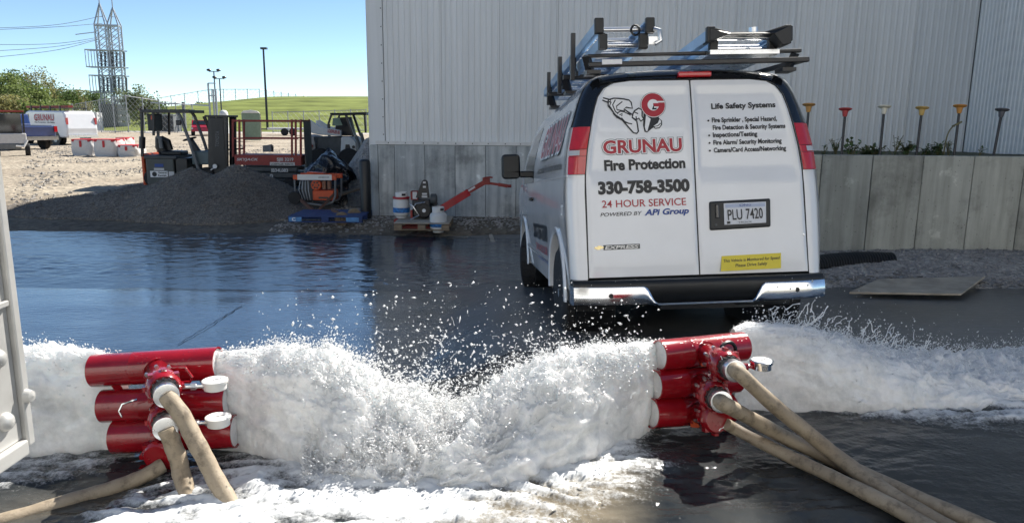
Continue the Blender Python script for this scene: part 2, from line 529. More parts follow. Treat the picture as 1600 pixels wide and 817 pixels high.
# gravel pile
def pile_h(X, Y):
    def lump(cx, cy, sx, sy, h, p=1.0):
        d = np.sqrt(((X - cx) / sx) ** 2 + ((Y - cy) / sy) ** 2)
        return h * np.maximum(0, 1 - d) ** p
    n = fbm(np.stack([X * 1.1, Y * 1.1, X * 0 + 2], -1), 4)
    H = np.maximum.reduce([lump(-6.1, 16.3, 2.0, 2.1, .94), lump(-7.1, 16.4, 2.0, 2.0, .84), lump(-8.2, 16.3, 1.9, 1.7, .50), lump(-9.3, 16.1, 1.9, 1.4, .28), lump(-5.4, 16.2, 1.7, 1.7, .46)])
    H = H * (1 + .10 * n) + .035 * n * sstep(.02, .3, H) + .016 * fbm(np.stack([X * 9, Y * 9, X * 0], -1), 3) * sstep(.01, .2, H)
    return H
def pile_z(X, Y):
    H = pile_h(X, Y)
    return gh(X, Y) + .02 + np.where(H > .012, H, -.12)
def pile():
    xs = np.linspace(-11.6, -3.6, 260); ys = np.linspace(13.9, 19.0, 170)
    X, Y = np.meshgrid(xs, ys)
    Z = pile_z(X, Y)
    o = fast_mesh('gravel_pile', np.stack([X, Y, Z], -1).reshape(-1, 3), gridfaces(170, 260), MAT['pile'])
    tag(o, 'long low pile of dark grey gravel in front of the forklift', 'gravel pile')
pile()

def stones(name, n, area, smin, smax, mat, zf, dens=None):
    """loose stones: one stuff mesh of small squashed polyhedra"""
    base = np.array([(1, 0, 0), (-1, 0, 0), (0, 1, 0), (0, -1, 0), (0, 0, 1), (0, 0, -1)], float)
    tri = np.array([(0, 2, 4), (2, 1, 4), (1, 3, 4), (3, 0, 4), (2, 0, 5), (1, 2, 5), (3, 1, 5), (0, 3, 5)])
    x = rng.uniform(area[0], area[1], n * 3); y = area[2] + (area[3] - area[2]) * rng.random(n * 3) ** (1.6 if area[3] > 25 else 1)
    if dens is not None:
        k = rng.random(n * 3) < dens(x, y); x, y = x[k], y[k]
    x, y = x[:n], y[:n]; n = len(x)
    s = smin + (smax - smin) * rng.random(n) ** 2.5
    vv = base[None] * s[:, None, None] * rng.uniform(.55, 1.25, (n, 6, 1)) * np.stack([rng.uniform(.8, 1.3, n), rng.uniform(.8, 1.3, n), rng.uniform(.5, .8, n)], -1)[:, None]
    a = rng.random(n) * 6.28
    c, s_ = np.cos(a)[:, None], np.sin(a)[:, None]
    vx = vv[..., 0] * c - vv[..., 1] * s_; vy = vv[..., 0] * s_ + vv[..., 1] * c
    P = np.stack([vx + x[:, None], vy + y[:, None], vv[..., 2] + (zf(x, y) + s * .2)[:, None]], -1)
    f = (tri[None] + 6 * np.arange(n)[:, None, None]).reshape(-1, 3)
    o = fast_mesh(name, P.reshape(-1, 3), f, mat, smooth=False)
    return tag(o, kind='stuff')
stones('loose_stones', 11000, (-26, -2, 15.5, 48), .015, .075, MAT['stone'], glot,
       lambda x, y: sstep(-.1, .25, fbm(np.stack([x * .25, y * .35, x * 0 + 4], -1), 3)) * (x > -y * .62 - 1))
stones('wall_foot_stones', 2600, (-4.6, 0.9, 13.4, 15.0), .012, .05, MAT['stone'], gh,
       lambda x, y: sstep(13.5, 14.2, y) * (y < 14.9))

stones('pile_stones', 3200, (-10.6, -4.4, 14.3, 17.2), .007, .026, M('pile_stone', (.18, .16, .135), .85, 0, .5, 3), lambda x, y: pile_z(x, y) + .01, lambda x, y: (pile_h(x, y) > .03) * .8)

# right hand gravel bank below the retaining wall
def bank():
    xs = np.linspace(2.2, 7.5, 180); ys = np.linspace(6.9, 9.0, 90)
    X, Y = np.meshgrid(xs, ys)
    e = sstep(7.1, 7.9, Y + .22 * fbm(np.stack([X * 1.2, Y * 1.2, X * 0], -1), 3) + .10 * (X - 3)) * sstep(2.3, 2.9, X)
    Z = gh(X, Y) - .05 + .11 * e + .025 * e * fbm(np.stack([X * 6, Y * 6, X * 0], -1), 3)
    tag(fast_mesh('gravel_bank', np.stack([X, Y, Z], -1).reshape(-1, 3), gridfaces(90, 180), MAT['bank']), kind='structure')
    stones('bank_stones', 5200, (2.6, 7.4, 7.2, 8.85), .010, .035, M('bank_stone', (.21, .205, .20), .7, 0, .5, 3), lambda x, y: gh(x, y) + .05,
           lambda x, y: sstep(7.2, 8.0, y + .1 * (x - 3)) * .9 + .05)
bank()

# ------------------------------------------------------------------ hill, far fence
def hill():
    xs = np.linspace(-150, 60, 120); ys = np.linspace(84, 230, 70)
    X, Y = np.meshgrid(xs, ys)
    px = X / Y * F + CX            # bearing, only to shape the skyline the hill really has
    crest = np.interp(X, [-150, -85, -70, -62, -50, -42, -30, 60], [-.3, .2, 1.6, 2.7, 4.0, 4.9, 5.0, 5.0])
    t = sstep(88, 134, Y)
    Z = -.44 + (crest + .44) * t + .15 * fbm(np.stack([X * .05, Y * .05, X * 0], -1), 3) * t - 3 * sstep(150, 230, Y)
    tag(fast_mesh('hill', np.stack([X, Y, Z], -1).reshape(-1, 3), gridfaces(70, 120), MAT['grass']), kind='structure')
    return
hill()
def chain_fence(name, label, tops, hts, D, wire=.016, post=.045, step=.45):
    """tops: list of world points along the top rail"""
    t = thing(name, label, 'fence', tuple(V(*tops[0]) - V(0, 0, hts)))
    o = V(*tops[0]) - V(0, 0, hts)
    mesh = MB()
    for i, p in enumerate(tops):
        p = V(*p)
        pm = MB(); pm.cyl(p - V(0, 0, hts) - o, p + V(0, 0, .12) - o, post, 6)
        pm.build('post', MAT['galv'], t)
        if i + 1 < len(tops):
            q = V(*tops[i + 1])
            L = (q - p).length; n = max(2, int(L / step))
            for k in range(-int(hts / step) - 1, n + 1):
                for sgn in (1, -1):
                    a = k * step; b = a + hts
                    if a >= L or b <= 0: continue
                    a0, b0 = max(0, a), min(L, b)
                    za, zb = (a0 - a), (b0 - a)
                    if sgn < 0: za, zb = hts - za, hts - zb
                    mesh.tube([p.lerp(q, a0 / L) - V(0, 0, hts - za) - o, p.lerp(q, b0 / L) - V(0, 0, hts - zb) - o], wire, 3, False)
    for nm, dz, r_ in (('top_rail', 0, .7), ('bottom_rail', hts * .96, .5)):
        rail = MB(); rail.tube([V(*p) - V(0, 0, dz) - o for p in tops], post * r_, 5); rail.build(nm, MAT['galv'], t)
    tag(mesh.build('wire_mesh', MAT['galv'], t, recalc=False), kind='stuff')
    return t
def pts_between(px):
    out = []
    for (x0, y0, d0, n), (x1, y1, d1, _) in zip(px[:-1], px[1:]):
        for k in range(n): 
            f = k / n
            out.append(at(x0 + (x1 - x0) * f, y0 + (y1 - y0) * f, d0 + (d1 - d0) * f))
    x, y, d, _ = px[-1]; out.append(at(x, y, d))
    return out
chain_fence('hill_fence', 'long chain-link fence running along the crest of the green hill', pts_between([(246, 154, 128, 4), (330, 140, 130, 4), (405, 140, 133, 5), (462, 148, 138, 3), (500, 155, 142, 1)]), 2.3, 130, .012, .06, .8)
chain_fence('yard_fence', 'chain-link fence at the foot of the green hill behind the skid steer', pts_between([(425, 176, 82, 6), (572, 172, 78, 1)]), 2.2, 80, .012, .05, .7)
chain_fence('yard_fence', 'chain-link fence enclosing the lattice power tower', pts_between([(92, 167, 84, 5), (196, 150, 74, 4), (300, 165, 80, 1)]), 3.6, 84, .014, .05, .55)

# ------------------------------------------------------------------ warehouse
def Mp(name, c, *a, **k):
    m = M(name, c, *a, **k)
    nt = m.node_tree; b = nt.nodes['Principled BSDF']
    l = b.inputs['Base Color'].links[0].from_socket
    oi = nn(nt, 'ShaderNodeObjectInfo'); tc = nn(nt, 'ShaderNodeTexCoord')
    mp = nn(nt, 'ShaderNodeMapping'); mp.inputs['Scale'].default_value = (5, 5, .22); nt.links.new(tc.outputs['Object'], mp.inputs[0])
    n = nn(nt, 'ShaderNodeTexNoise', Scale=1.3, Detail=7, Roughness=.65); nt.links.new(mp.outputs[0], n.inputs['Vector'])
    m1 = nn(nt, 'ShaderNodeMixRGB', blend_type='MULTIPLY'); m1.inputs[0].default_value = 1
    nt.links.new(l, m1.inputs[1]); nt.links.new(ramp(nt, oi.outputs['Random'], [(0, (.93, .94, .95)), (1, (1.04, 1.03, 1.02))]), m1.inputs[2])
    m2 = nn(nt, 'ShaderNodeMixRGB', blend_type='MULTIPLY'); m2.inputs[0].default_value = 1
    nt.links.new(m1.outputs[0], m2.inputs[1]); nt.links.new(ramp(nt, n.outputs[0], [(.30, (.93, .93, .92)), (.55, (1, 1, 1))]), m2.inputs[2])
    nt.links.new(m2.outputs[0], b.inputs['Base Color'])
    return m
MAT['clad'] = Mp('cladding_grey', (.72, .735, .73), .42, 0, .05, 1.2, spec=.4, stretch=(4, 4, .3))
MAT['clad_blue'] = M('cladding_blue', (.27, .325, .40), .42, 0, .05, 1.2, spec=.4, stretch=(4, 4, .3))
def concrete_mat(name, c, dark):
    m, nt, b = nodes_of(name)
    tc = nn(nt, 'ShaderNodeTexCoord')
    oi = nn(nt, 'ShaderNodeObjectInfo')
    vm = nn(nt, 'ShaderNodeVectorMath', operation='ADD'); nt.links.new(tc.outputs['Object'], vm.inputs[0])
    sc = nn(nt, 'ShaderNodeMath', operation='MULTIPLY'); nt.links.new(oi.outputs['Random'], sc.inputs[0]); sc.inputs[1].default_value = 37
    nt.links.new(sc.outputs[0], vm.inputs[1])
    n1 = nn(nt, 'ShaderNodeTexNoise', Scale=1.6, Detail=9, Roughness=.68); nt.links.new(vm.outputs[0], n1.inputs['Vector'])
    mp = nn(nt, 'ShaderNodeMapping'); mp.inputs['Scale'].default_value = (6, 6, .45); nt.links.new(vm.outputs[0], mp.inputs[0])
    n2 = nn(nt, 'ShaderNodeTexNoise', Scale=1.5, Detail=7, Roughness=.6); nt.links.new(mp.outputs[0], n2.inputs['Vector'])
    v = nn(nt, 'ShaderNodeTexVoronoi', Scale=16); nt.links.new(vm.outputs[0], v.inputs['Vector'])
    a = ramp(nt, n1.outputs[0], [(.33, tuple(k * .55 for k in c)), (.50, c), (.62, tuple(k * 1.08 for k in c)), (.66, tuple(min(.8, k * 1.5) for k in c))])
    mx = nn(nt, 'ShaderNodeMixRGB', blend_type='MULTIPLY'); mx.inputs[0].default_value = .75
    nt.links.new(a, mx.inputs[1]); nt.links.new(ramp(nt, n2.outputs[0], [(.32, dark), (.62, (1.05, 1.05, 1.05))]), mx.inputs[2])
    m3 = nn(nt, 'ShaderNodeMixRGB', blend_type='MULTIPLY'); m3.inputs[0].default_value = .9
    nt.links.new(mx.outputs[0], m3.inputs[1]); nt.links.new(ramp(nt, v.outputs['Distance'], [(.05, (.45, .45, .45)), (.14, (1, 1, 1))]), m3.inputs[2])
    hv = nn(nt, 'ShaderNodeMixRGB', blend_type='MULTIPLY'); hv.inputs[0].default_value = 1
    nt.links.new(m3.outputs[0], hv.inputs[1]); nt.links.new(ramp(nt, oi.outputs['Random'], [(0, (.70, .72, .73)), (1, (1.16, 1.15, 1.12))]), hv.inputs[2])
    nt.links.new(hv.outputs[0], b.inputs['Base Color'])
    b.inputs['Roughness'].default_value = .85
    bump(nt, b, n1.outputs[0], .25, .02)
    return m
MAT['conc'] = concrete_mat('concrete_foundation', (.50, .52, .52), (.50, .53, .55))
MAT['conc_r'] = concrete_mat('concrete_retaining', (.43, .44, .405), (.58, .58, .56))
def warehouse():
    t = thing('warehouse', 'large grey metal-clad warehouse on a concrete foundation behind the white van', 'building', (-2.86, 15.07, -.75), (0, 0, -math.atan(.03)))
    H = 13.75; SILL = 1.71
    def panel(x0, w, n, zb, mat, dep=.012, lab=None):
        m = MB(); xs = []; p = w / n
        prof = [(0, 0), (.30, 0), (.42, -dep), (.62, -dep), (.74, 0)]
        row = [(k * p + a * p, y) for k in range(n) for a, y in prof] + [(w - .006, 0)]
        lo = [(x0 + x + .003, y - .02, zb) for x, y in row]; hi = [(x0 + x + .003, y - .02, H) for x, y in row]
        m.grid([lo, hi])
        m.add([lo[0], (lo[0][0], .01, zb), (hi[0][0], .01, H), hi[0]], [(0, 1, 2, 3)])
        m.add([lo[-1], (lo[-1][0], .01, zb), (hi[-1][0], .01, H), hi[-1]], [(0, 1, 2, 3)])
        o = m.build('wall_panel', mat, t, recalc=False)
        o.data.polygons.foreach_set('use_smooth', [False] * len(o.data.polygons))
        if lab: o['label'] = lab
    for k in range(10): panel(.30 + 1.14 * k, 1.14, 10, SILL - .02 if k < 5 else 1.45, MAT['clad'], .012)
    # projecting wing: its side wall faces left and is seen at a slant
    XW = 11.72; YF = -9.0
    for k in range(8):
        m = MB(); p = .114; y1 = -.02 - k * 1.12
        row = []
        for q in range(10):
            row += [(y1 - (q * .112 + a * .112), d_) for a, d_ in ((0, 0), (.30, 0), (.42, -.016), (.62, -.016), (.74, 0))]
        row.append((y1 - 1.115, 0))
        m.grid([[(XW + d_, y, 1.45) for y, d_ in row], [(XW + d_, y, H + .3) for y, d_ in row]])
        o = m.build('wall_panel', MAT['clad'], t, recalc=False)
        o['label'] = 'slanting ribbed panel of the projecting wing'
    m = MB(); m.b2((XW + .01, YF, -1.0), (XW + 24, -.001, H + .3)); m.build('wing', MAT['clad'], t)
    m = MB(); m.b2((XW - .03, YF - .1, H + .3), (XW + 24.1, -.13, H + .5)); m.build('wing_roof', MAT['clad'], t)
    m = MB(); m.b2((-.012, -.035, SILL - .42), (.29, -.004, H)); m.b2((-.03, -.033, SILL - .42), (-.013, .3, H)); m.build('corner_trim', MAT['clad'], t, bevel=.004)
    m = MB()
    for k in range(26): m.sphere((.262, -.037, SILL + .15 + k * .345), .012, 6, 4)
    tag(m.build('screws', MAT['grey_dark'], t), kind='stuff')
    m = MB(); m.b2((0, .012, 0), (34, .30, H - .02)); m.b2((0, .31, 0), (.3, 30, H - .02)); m.b2((33.7, .31, 0), (34, 30, H - .02)); m.build('wall_core', MAT['grey_mid'], t)
    m = MB(); m.b2((-.1, -.12, H), (34.1, 30, H + .2)); m.build('roof', MAT['clad'], t)
    m = MB(); m.b2((.12, -.135, SILL - .045), (6.2, -.021, SILL + .02)); m.bar((.12, -.128, SILL + .021), (6.2, -.128, SILL + .021), .010, .008); m.build('sill_flashing', MAT['dirty_white'], t)
    m = MB()
    for k in range(18): m.sphere((.4 + k * .33 + rnd.uniform(-.03, .03), -.137, SILL - .012), .012, 6, 4)
    tag(m.build('flashing_screws', MAT['grey_dark'], t), kind='stuff')
    x = .0; ws = [.16, .33] + [.61] * 9
    for i, w in enumerate(ws):
        m = MB(); y = -.12 - rnd.uniform(0, .006)
        m.b2((x + .004, y, -.3), (x + w - .004, .0, SILL - .052))
        m.build('concrete_panel', MAT['conc'], t, bevel=.006)
        x += w
    m = MB(); m.b2((0.01, -.10, -.35), (x, .005, SILL - .06)); m.build('foundation_core', MAT['grey_dark'], t)
    return t
warehouse()
def retaining():
    p = at(1365, 243, 8.8); x0, y0, zt = p.x, p.y, p.z
    t = thing('retaining_wall', 'tall weathered concrete retaining wall of cast panels beside the van', 'wall', (x0, y0, zt - 1.6))
    w = .606
    for k in range(-2, 5):
        m = MB(); y = rnd.uniform(0, .005)
        xx = k * w - (.15 if k == -2 else 0)
        m.b2((xx + .004, y, 0), ((k + 1) * w - .004, .12, 1.6))
        m.build('concrete_panel', MAT['conc_r'], t, bevel=.007)
    m = MB(); m.b2((-2 * w - .14, .09, 0), (7 * w, .28, 1.592)); m.b2((-2 * w - .14, .29, 0), (-2 * w + .12, 6.0, 1.585)); m.build('wall_core', MAT['conc_r'], t)
    X0 = x0 - 2 * w
    xs = np.linspace(X0, X0 + 12, 60); ys = np.linspace(y0 + .27, 15.2, 40)
    xs = np.linspace(X0, 8.82, 60)
    sheet('soil_bank', xs, ys, M('soil', (.07, .075, .045), .95, 0, .4, 3), lambda X, Y: zt - .06 - .02 * (Y - y0) + .03 * fbm(np.stack([X * 2, Y * 2, X * 0], -1), 3))
    return x0, y0, zt
RW = retaining()
def add_bounce_building():
    # unseen pale building, added behind the camera to bounce sunlight into the shade
    t = thing('bounce_building', 'unseen pale building added behind the camera to bounce sunlight onto the van', 'building', (0, -9, -.1))
    D_ = M('bounce_cladding', (.78, .77, .74), .5, 0, .05, 1)
    for k in range(14):
        m = MB(); m.b2((-21 + 3 * k + .01, -.3, 0), (-18 + 3 * k - .01, 0, 9.5)); m.build('wall_panel', D_, t)
    m = MB(); m.b2((-21.2, -14, 9.51), (21.2, .3, 9.8)); m.build('roof', MAT['galv'], t)
    for x in (-9, -3, 3, 9):
        m = MB(); m.b2((x - 1.3, .005, 1.2), (x + 1.3, .06, 4.2)); m.build('bounce_building_door', MAT['dirty_white'], t)
    m = MB(); m.b2((-21, .001, 0), (21, .35, 1.1)); m.build('bounce_building_base', MAT['conc_r'], t)
add_bounce_building()
# ------------------------------------------------------------------ discharge water
def foam_mat():
    m, nt, b = nodes_of('white_water')
    tc = nn(nt, 'ShaderNodeTexCoord')
    n1 = nn(nt, 'ShaderNodeTexNoise', Scale=9, Detail=8, Roughness=.7); nt.links.new(tc.outputs['Object'], n1.inputs['Vector'])
    nt.links.new(ramp(nt, n1.outputs[0], [(.3, (.58, .60, .61)), (.60, (.90, .90, .89))]), b.inputs['Base Color'])
    b.inputs['Roughness'].default_value = .38
    b.inputs['Specular IOR Level'].default_value = .4
    b.inputs['Subsurface Weight'].default_value = .6
    b.inputs['Subsurface Radius'].default_value = (.9, 1.0, 1.05)
    b.inputs['Subsurface Scale'].default_value = .10
    n3 = nn(nt, 'ShaderNodeTexNoise', Scale=34, Detail=5, Roughness=.6); nt.links.new(tc.outputs['Object'], n3.inputs['Vector'])
    bp = bump(nt, b, n3.outputs[0], .35, .012)
    tr = nn(nt, 'ShaderNodeBsdfTranslucent', Color=(.90, .90, .88, 1)); nt.links.new(bp.outputs[0], tr.inputs['Normal'])
    ms = nn(nt, 'ShaderNodeMixShader'); ms.inputs[0].default_value = .06
    nt.links.new(b.outputs[0], ms.inputs[1]); nt.links.new(tr.outputs[0], ms.inputs[2])
    nt.links.new(ms.outputs[0], nt.nodes['Material Output'].inputs[0])
    return m
MAT['foam'] = foam_mat()
def drop_mat():
    m, nt, b = nodes_of('water_drops')
    tc = nn(nt, 'ShaderNodeTexCoord'); n = nn(nt, 'ShaderNodeTexNoise', Scale=30); nt.links.new(tc.outputs['Object'], n.inputs['Vector'])
    nt.links.new(ramp(nt, n.outputs[0], [(.3, (.80, .82, .83)), (.7, (.92, .92, .92))]), b.inputs['Base Color'])
    b.inputs['Roughness'].default_value = .2
    tr = nn(nt, 'ShaderNodeBsdfTranslucent', Color=(.95, .95, .95, 1)); ms = nn(nt, 'ShaderNodeMixShader'); ms.inputs[0].default_value = .28
    nt.links.new(b.outputs[0], ms.inputs[1]); nt.links.new(tr.outputs[0], ms.inputs[2]); nt.links.new(ms.outputs[0], nt.nodes['Material Output'].inputs[0])
    return m
MAT['drops'] = drop_mat()
def stream_mat():
    m, nt, b = nodes_of('running_water')
    tc = nn(nt, 'ShaderNodeTexCoord')
    at_ = nn(nt, 'ShaderNodeAttribute', attribute_name='foam')
    br = nn(nt, 'ShaderNodeAttribute', attribute_name='silt')
    n1 = nn(nt, 'ShaderNodeTexNoise', Scale=3, Detail=6); nt.links.new(tc.outputs['Object'], n1.inputs['Vector'])
    dk = ramp(nt, n1.outputs[0], [(.3, (.018, .021, .023)), (.7, (.055, .058, .058))])
    sm = nn(nt, 'ShaderNodeMixRGB'); nt.links.new(br.outputs['Fac'], sm.inputs[0]); nt.links.new(dk, sm.inputs[1]); sm.inputs[2].default_value = (.17, .145, .105, 1)
    # bubbles break the foam edge up
    n2 = nn(nt, 'ShaderNodeTexNoise', Scale=55, Detail=6, Roughness=.75); nt.links.new(tc.outputs['Object'], n2.inputs['Vector'])
    a1 = nn(nt, 'ShaderNodeMath', operation='SUBTRACT'); nt.links.new(n2.outputs[0], a1.inputs[0]); a1.inputs[1].default_value = .5
    a2 = nn(nt, 'ShaderNodeMath', operation='MULTIPLY_ADD'); nt.links.new(a1.outputs[0], a2.inputs[0]); a2.inputs[1].default_value = 1.5; nt.links.new(at_.outputs['Fac'], a2.inputs[2])
    fm = ramp(nt, a2.outputs[0], [(.22, (0, 0, 0)), (.50, (.38, .38, .38)), (.92, (1, 1, 1))])
    mx = nn(nt, 'ShaderNodeMixRGB'); nt.links.new(fm, mx.inputs[0]); nt.links.new(sm.outputs[0], mx.inputs[1]); mx.inputs[2].default_value = (.66, .675, .68, 1)
    nt.links.new(mx.outputs[0], b.inputs['Base Color'])
    rr = nn(nt, 'ShaderNodeMapRange'); rr.inputs['To Min'].default_value = .045; rr.inputs['To Max'].default_value = .5; nt.links.new(fm, rr.inputs[0]); nt.links.new(rr.outputs[0], b.inputs['Roughness'])
    b.inputs['IOR'].default_value = 1.33
    n3 = nn(nt, 'ShaderNodeTexNoise', Scale=38, Detail=4); nt.links.new(tc.outputs['Object'], n3.inputs['Vector'])
    bump(nt, b, n3.outputs[0], .28, .012)
    return m
MAT['stream'] = stream_mat()

def poly_sd(X, Y, pts):
    """signed distance, positive inside"""
    P = np.array([(p[0], p[1]) for p in pts]); n = len(P)
    d = np.full(X.shape, 1e9); ins = np.zeros(X.shape, bool)
    for i in range(n):
        a, b = P[i], P[(i + 1) % n]
        e = b - a
        t = np.clip(((X - a[0]) * e[0] + (Y - a[1]) * e[1]) / (e @ e), 0, 1)
        d = np.minimum(d, np.hypot(X - a[0] - t * e[0], Y - a[1] - t * e[1]))
        c = (a[1] > Y) != (b[1] > Y)
        with np.errstate(divide='ignore', invalid='ignore'):
            xi = (b[0] - a[0]) * (Y - a[1]) / (b[1] - a[1]) + a[0]
        ins ^= c & (X < xi)
    return np.where(ins, d, -d)
def wpoly(px, z=.03): return [atz(x, y, z) for x, y in px]
FOAM_A = wpoly([(120, 860), (230, 765), (330, 738), (470, 712), (600, 672), (760, 640), (1000, 668), (985, 720), (900, 760), (770, 790), (640, 860)])
FOAM_B = wpoly([(1180, 610), (1300, 560), (1480, 540), (1700, 560), (1700, 650), (1500, 655), (1330, 645)])
FOAM_C = wpoly([(-60, 720), (90, 700), (170, 722), (110, 748), (-60, 770)])
FOAM_D = wpoly([(480, 690), (620, 640), (1010, 640), (800, 700), (560, 715)])
FOAM_E = wpoly([(640, 860), (760, 770), (990, 690), (1040, 730), (900, 800), (820, 860)])
SILT = wpoly([(620, 860), (720, 775), (900, 715), (990, 735), (1010, 860)])
SILT2 = wpoly([(-60, 900), (-60, 800), (150, 740), (260, 770), (200, 860)])
def stream_fields(X, Y):
    z0 = X * 0
    warp = fbm(np.stack([X * 1.5, Y * 2.2, z0 + 3], -1), 3)
    ridge = fbm(np.stack([X * 2.0 + warp, Y * 7.5 + warp * 1.2 + .8 * np.sin(X * 2), z0], -1), 5, ridged=True)
    fine = fbm(np.stack([X * 11 + warp * 2, Y * 15, z0 + 8], -1), 4)
    big = fbm(np.stack([X * 1.7, Y * 3.4, z0 + 5], -1), 3)
    f = np.zeros_like(X)
    for poly, k in ((FOAM_A, 1.15), (FOAM_B, 1.25), (FOAM_D, 1.0), (FOAM_E, .58)):
        sd = poly_sd(X, Y, poly)
        f = np.maximum(f, k * sstep(-.22, .16, sd + .16 * big + .05 * fine))
    sd = poly_sd(X, Y, FOAM_C)
    f = np.maximum(f, .62 * sstep(-.12, .1, sd + .1 * fine))
    lace = .80 * (ridge - .18) + .40 * fine
    foam = np.clip(f * .44 + f * lace * 1.6 - .03 + .05 * fine, 0, 1.2)
    foam = foam + .28 * sstep(.42, .75, fine + .2 * big) * sstep(2.2, 1.8, np.abs(X - .2)) * (Y < 3.6)
    silt = np.maximum(sstep(-.15, .2, poly_sd(X, Y, SILT) + .15 * warp), .22 * sstep(-.1, .2, poly_sd(X, Y, SILT2) + .1 * warp))
    h = .018 * big + .010 * ridge + .006 * fine
    calm = sstep(1.2, 2.2, X) * (1 - f)
    h = h * (1 - .65 * calm) * (1 - .6 * sstep(3.6, 4.6, Y))
    h = h + np.clip(f, 0, 1) * (.012 + .019 * ridge + .012 * fine + .012 * fbm(np.stack([X * 26, Y * 34, z0], -1), 3))
    return h, foam, silt
def stream():
    xs = np.linspace(-3.3, 3.6, 690); ys = np.linspace(1.7, 5.1, 370)
    X, Y = np.meshgrid(xs, ys)
    h, foam, silt = stream_fields(X, Y)
    edge = sstep(5.1, 4.3, Y + .25 * fbm(np.stack([X * 1.2, Y * 1.2, X * 0], -1), 3)) 
    Z = gh(X, Y) + .004 + (.022 + h) * edge - .012 * (1 - edge)
    o = fast_mesh('running_water', np.stack([X, Y, Z], -1).reshape(-1, 3), gridfaces(370, 690), MAT['stream'])
    for nm, arr in (('foam', foam), ('silt', silt)):
        a = o.data.attributes.new(nm, 'FLOAT', 'POINT'); a.data.foreach_set('value', arr.ravel().astype(np.float32))
    tag(o, kind='structure')
stream()

JETS = []
def jet(name, label, rows, n=330, k=170, amp=(.006, .075), seed=0.0, close=True, e=1.0):
    """rows: (x, y, z_bottom, z_top, front half width, back half width), from the pipe mouth outwards"""
    A = np.array(rows, float)
    L = np.concatenate([[0], np.cumsum(np.hypot(np.diff(A[:, 0]), np.diff(A[:, 1])))])
    s = np.linspace(0, L[-1], n)
    def ip(c):
        y = np.interp(s, L, A[:, c])
        ker = np.hanning(21); ker /= ker.sum()
        return np.convolve(np.pad(y, 10, mode='edge'), ker, 'valid')
    cx, cy, zb, zt, wf, wb = [ip(c) for c in range(6)]
    tx, ty = np.gradient(cx), np.gradient(cy); tl = np.hypot(tx, ty); tx, ty = tx / tl, ty / tl
    nx, ny = -ty, tx                      # across the flow
    flip = np.where(ny > 0, -1, 1); nx, ny = nx * flip, ny * flip       # front side faces the viewer's side (-y)
    th = np.linspace(-.28, math.pi + .28, k)
    c, sn = np.cos(th), np.sin(th)
    w = np.where(c > 0, 1, 0)
    W = wf[:, None] * w + wb[:, None] * (1 - w)
    off = W * np.sign(c) * np.abs(c) ** .8
    ex = .75 + .55 * np.clip(np.linspace(0, 1.4, n) - .15, 0, 1)[:, None]
    zz = zb[:, None] + (zt - zb)[:, None] * np.sign(sn) * np.abs(sn) ** ex
    X = cx[:, None] + nx[:, None] * off; Y = cy[:, None] + ny[:, None] * off; Z = zz
    P = np.stack([X, Y, Z], -1)
    u = s[:, None] + 0 * th; v = th[None] * .22 + 0 * s[:, None]
    t = (s / L[-1])[:, None]
    q = np.stack([u * 4.2 - 1.2 * v, v * 9, u * 0 + seed], -1)
    wv = fbm(q * .6, 3)
    n1 = fbm(q + wv[..., None] * .8, 4)
    n2 = fbm(P * 22 + seed, 4)
    n3 = fbm(P * 60 + seed, 2)
    rg = fbm(P * np.array([7, 7, 10]) + seed, 4, ridged=True)
    a = amp[0] + (amp[1] - amp[0]) * np.clip(t * 1.6, 0, 1)
    crest = np.clip(sn - .55, 0, 1)[None] * 2.2
    st_ = fbm(np.stack([u * 3.2, v * 26 + wv, u * 0 + seed], -1), 3)
    fl = fbm(np.stack([u * 5 + wv, v * 17 + wv * 2, u * 0 + seed], -1), 4, ridged=True)
    d = a * (n1 * 1.2 + .35 * (rg - .3) + .85 * (fl - .35)) + .012 * st_ + .006 * np.clip(t * 3, 0, 1) * crest * n2 + .003 * n3 * crest
    N = np.stack([nx[:, None] * c, ny[:, None] * c, sn + 0 * c + 0 * t], -1)
    N /= np.linalg.norm(N, axis=-1, keepdims=True)
    P = P + N * d[..., None]
    top = np.clip(sn, 0, 1) ** 2
    n9 = fbm(P * np.array([9, 9, 9]) + seed, 3)
    P[..., 2] += top * a * (1.3 * np.clip(n2 + .3 * n3 - .05, 0, 2) + 1.6 * np.clip(n9, -.3, 2))
    P[..., 2] = np.maximum(P[..., 2], gh(P[..., 0], P[..., 1]) - .03)
    o = fast_mesh(name, P.reshape(-1, 3), gridfaces(n, k), MAT['foam'])
    tag(o, label, 'water', 'white water jets shooting out of the red pipes', 'stuff')
    JETS.append((P, N, np.broadcast_to(t, P.shape[:2]), top + 0 * t))
    return P
jet('water_jet', 'white jet of water rushing right out of the red pipes nearer the trailer',
    [(-1.30, 3.02, .07, .45, .042, .042), (-1.215, 3.02, .06, .46, .055, .055), (-1.17, 3.02, .055, .465, .072, .08), (-1.10, 3.02, .05, .46, .085, .12), (-.95, 3.00, .04, .47, .13, .15), (-.80, 3.0, .025, .45, .17, .18), (-.62, 2.99, .0, .35, .22, .2), (-.46, 2.98, .0, .25, .25, .22), (-.30, 2.97, 0, .17, .27, .24), (-.12, 2.96, 0, .09, .27, .24), (.06, 2.92, 0, .03, .30, .2)], seed=1.3)
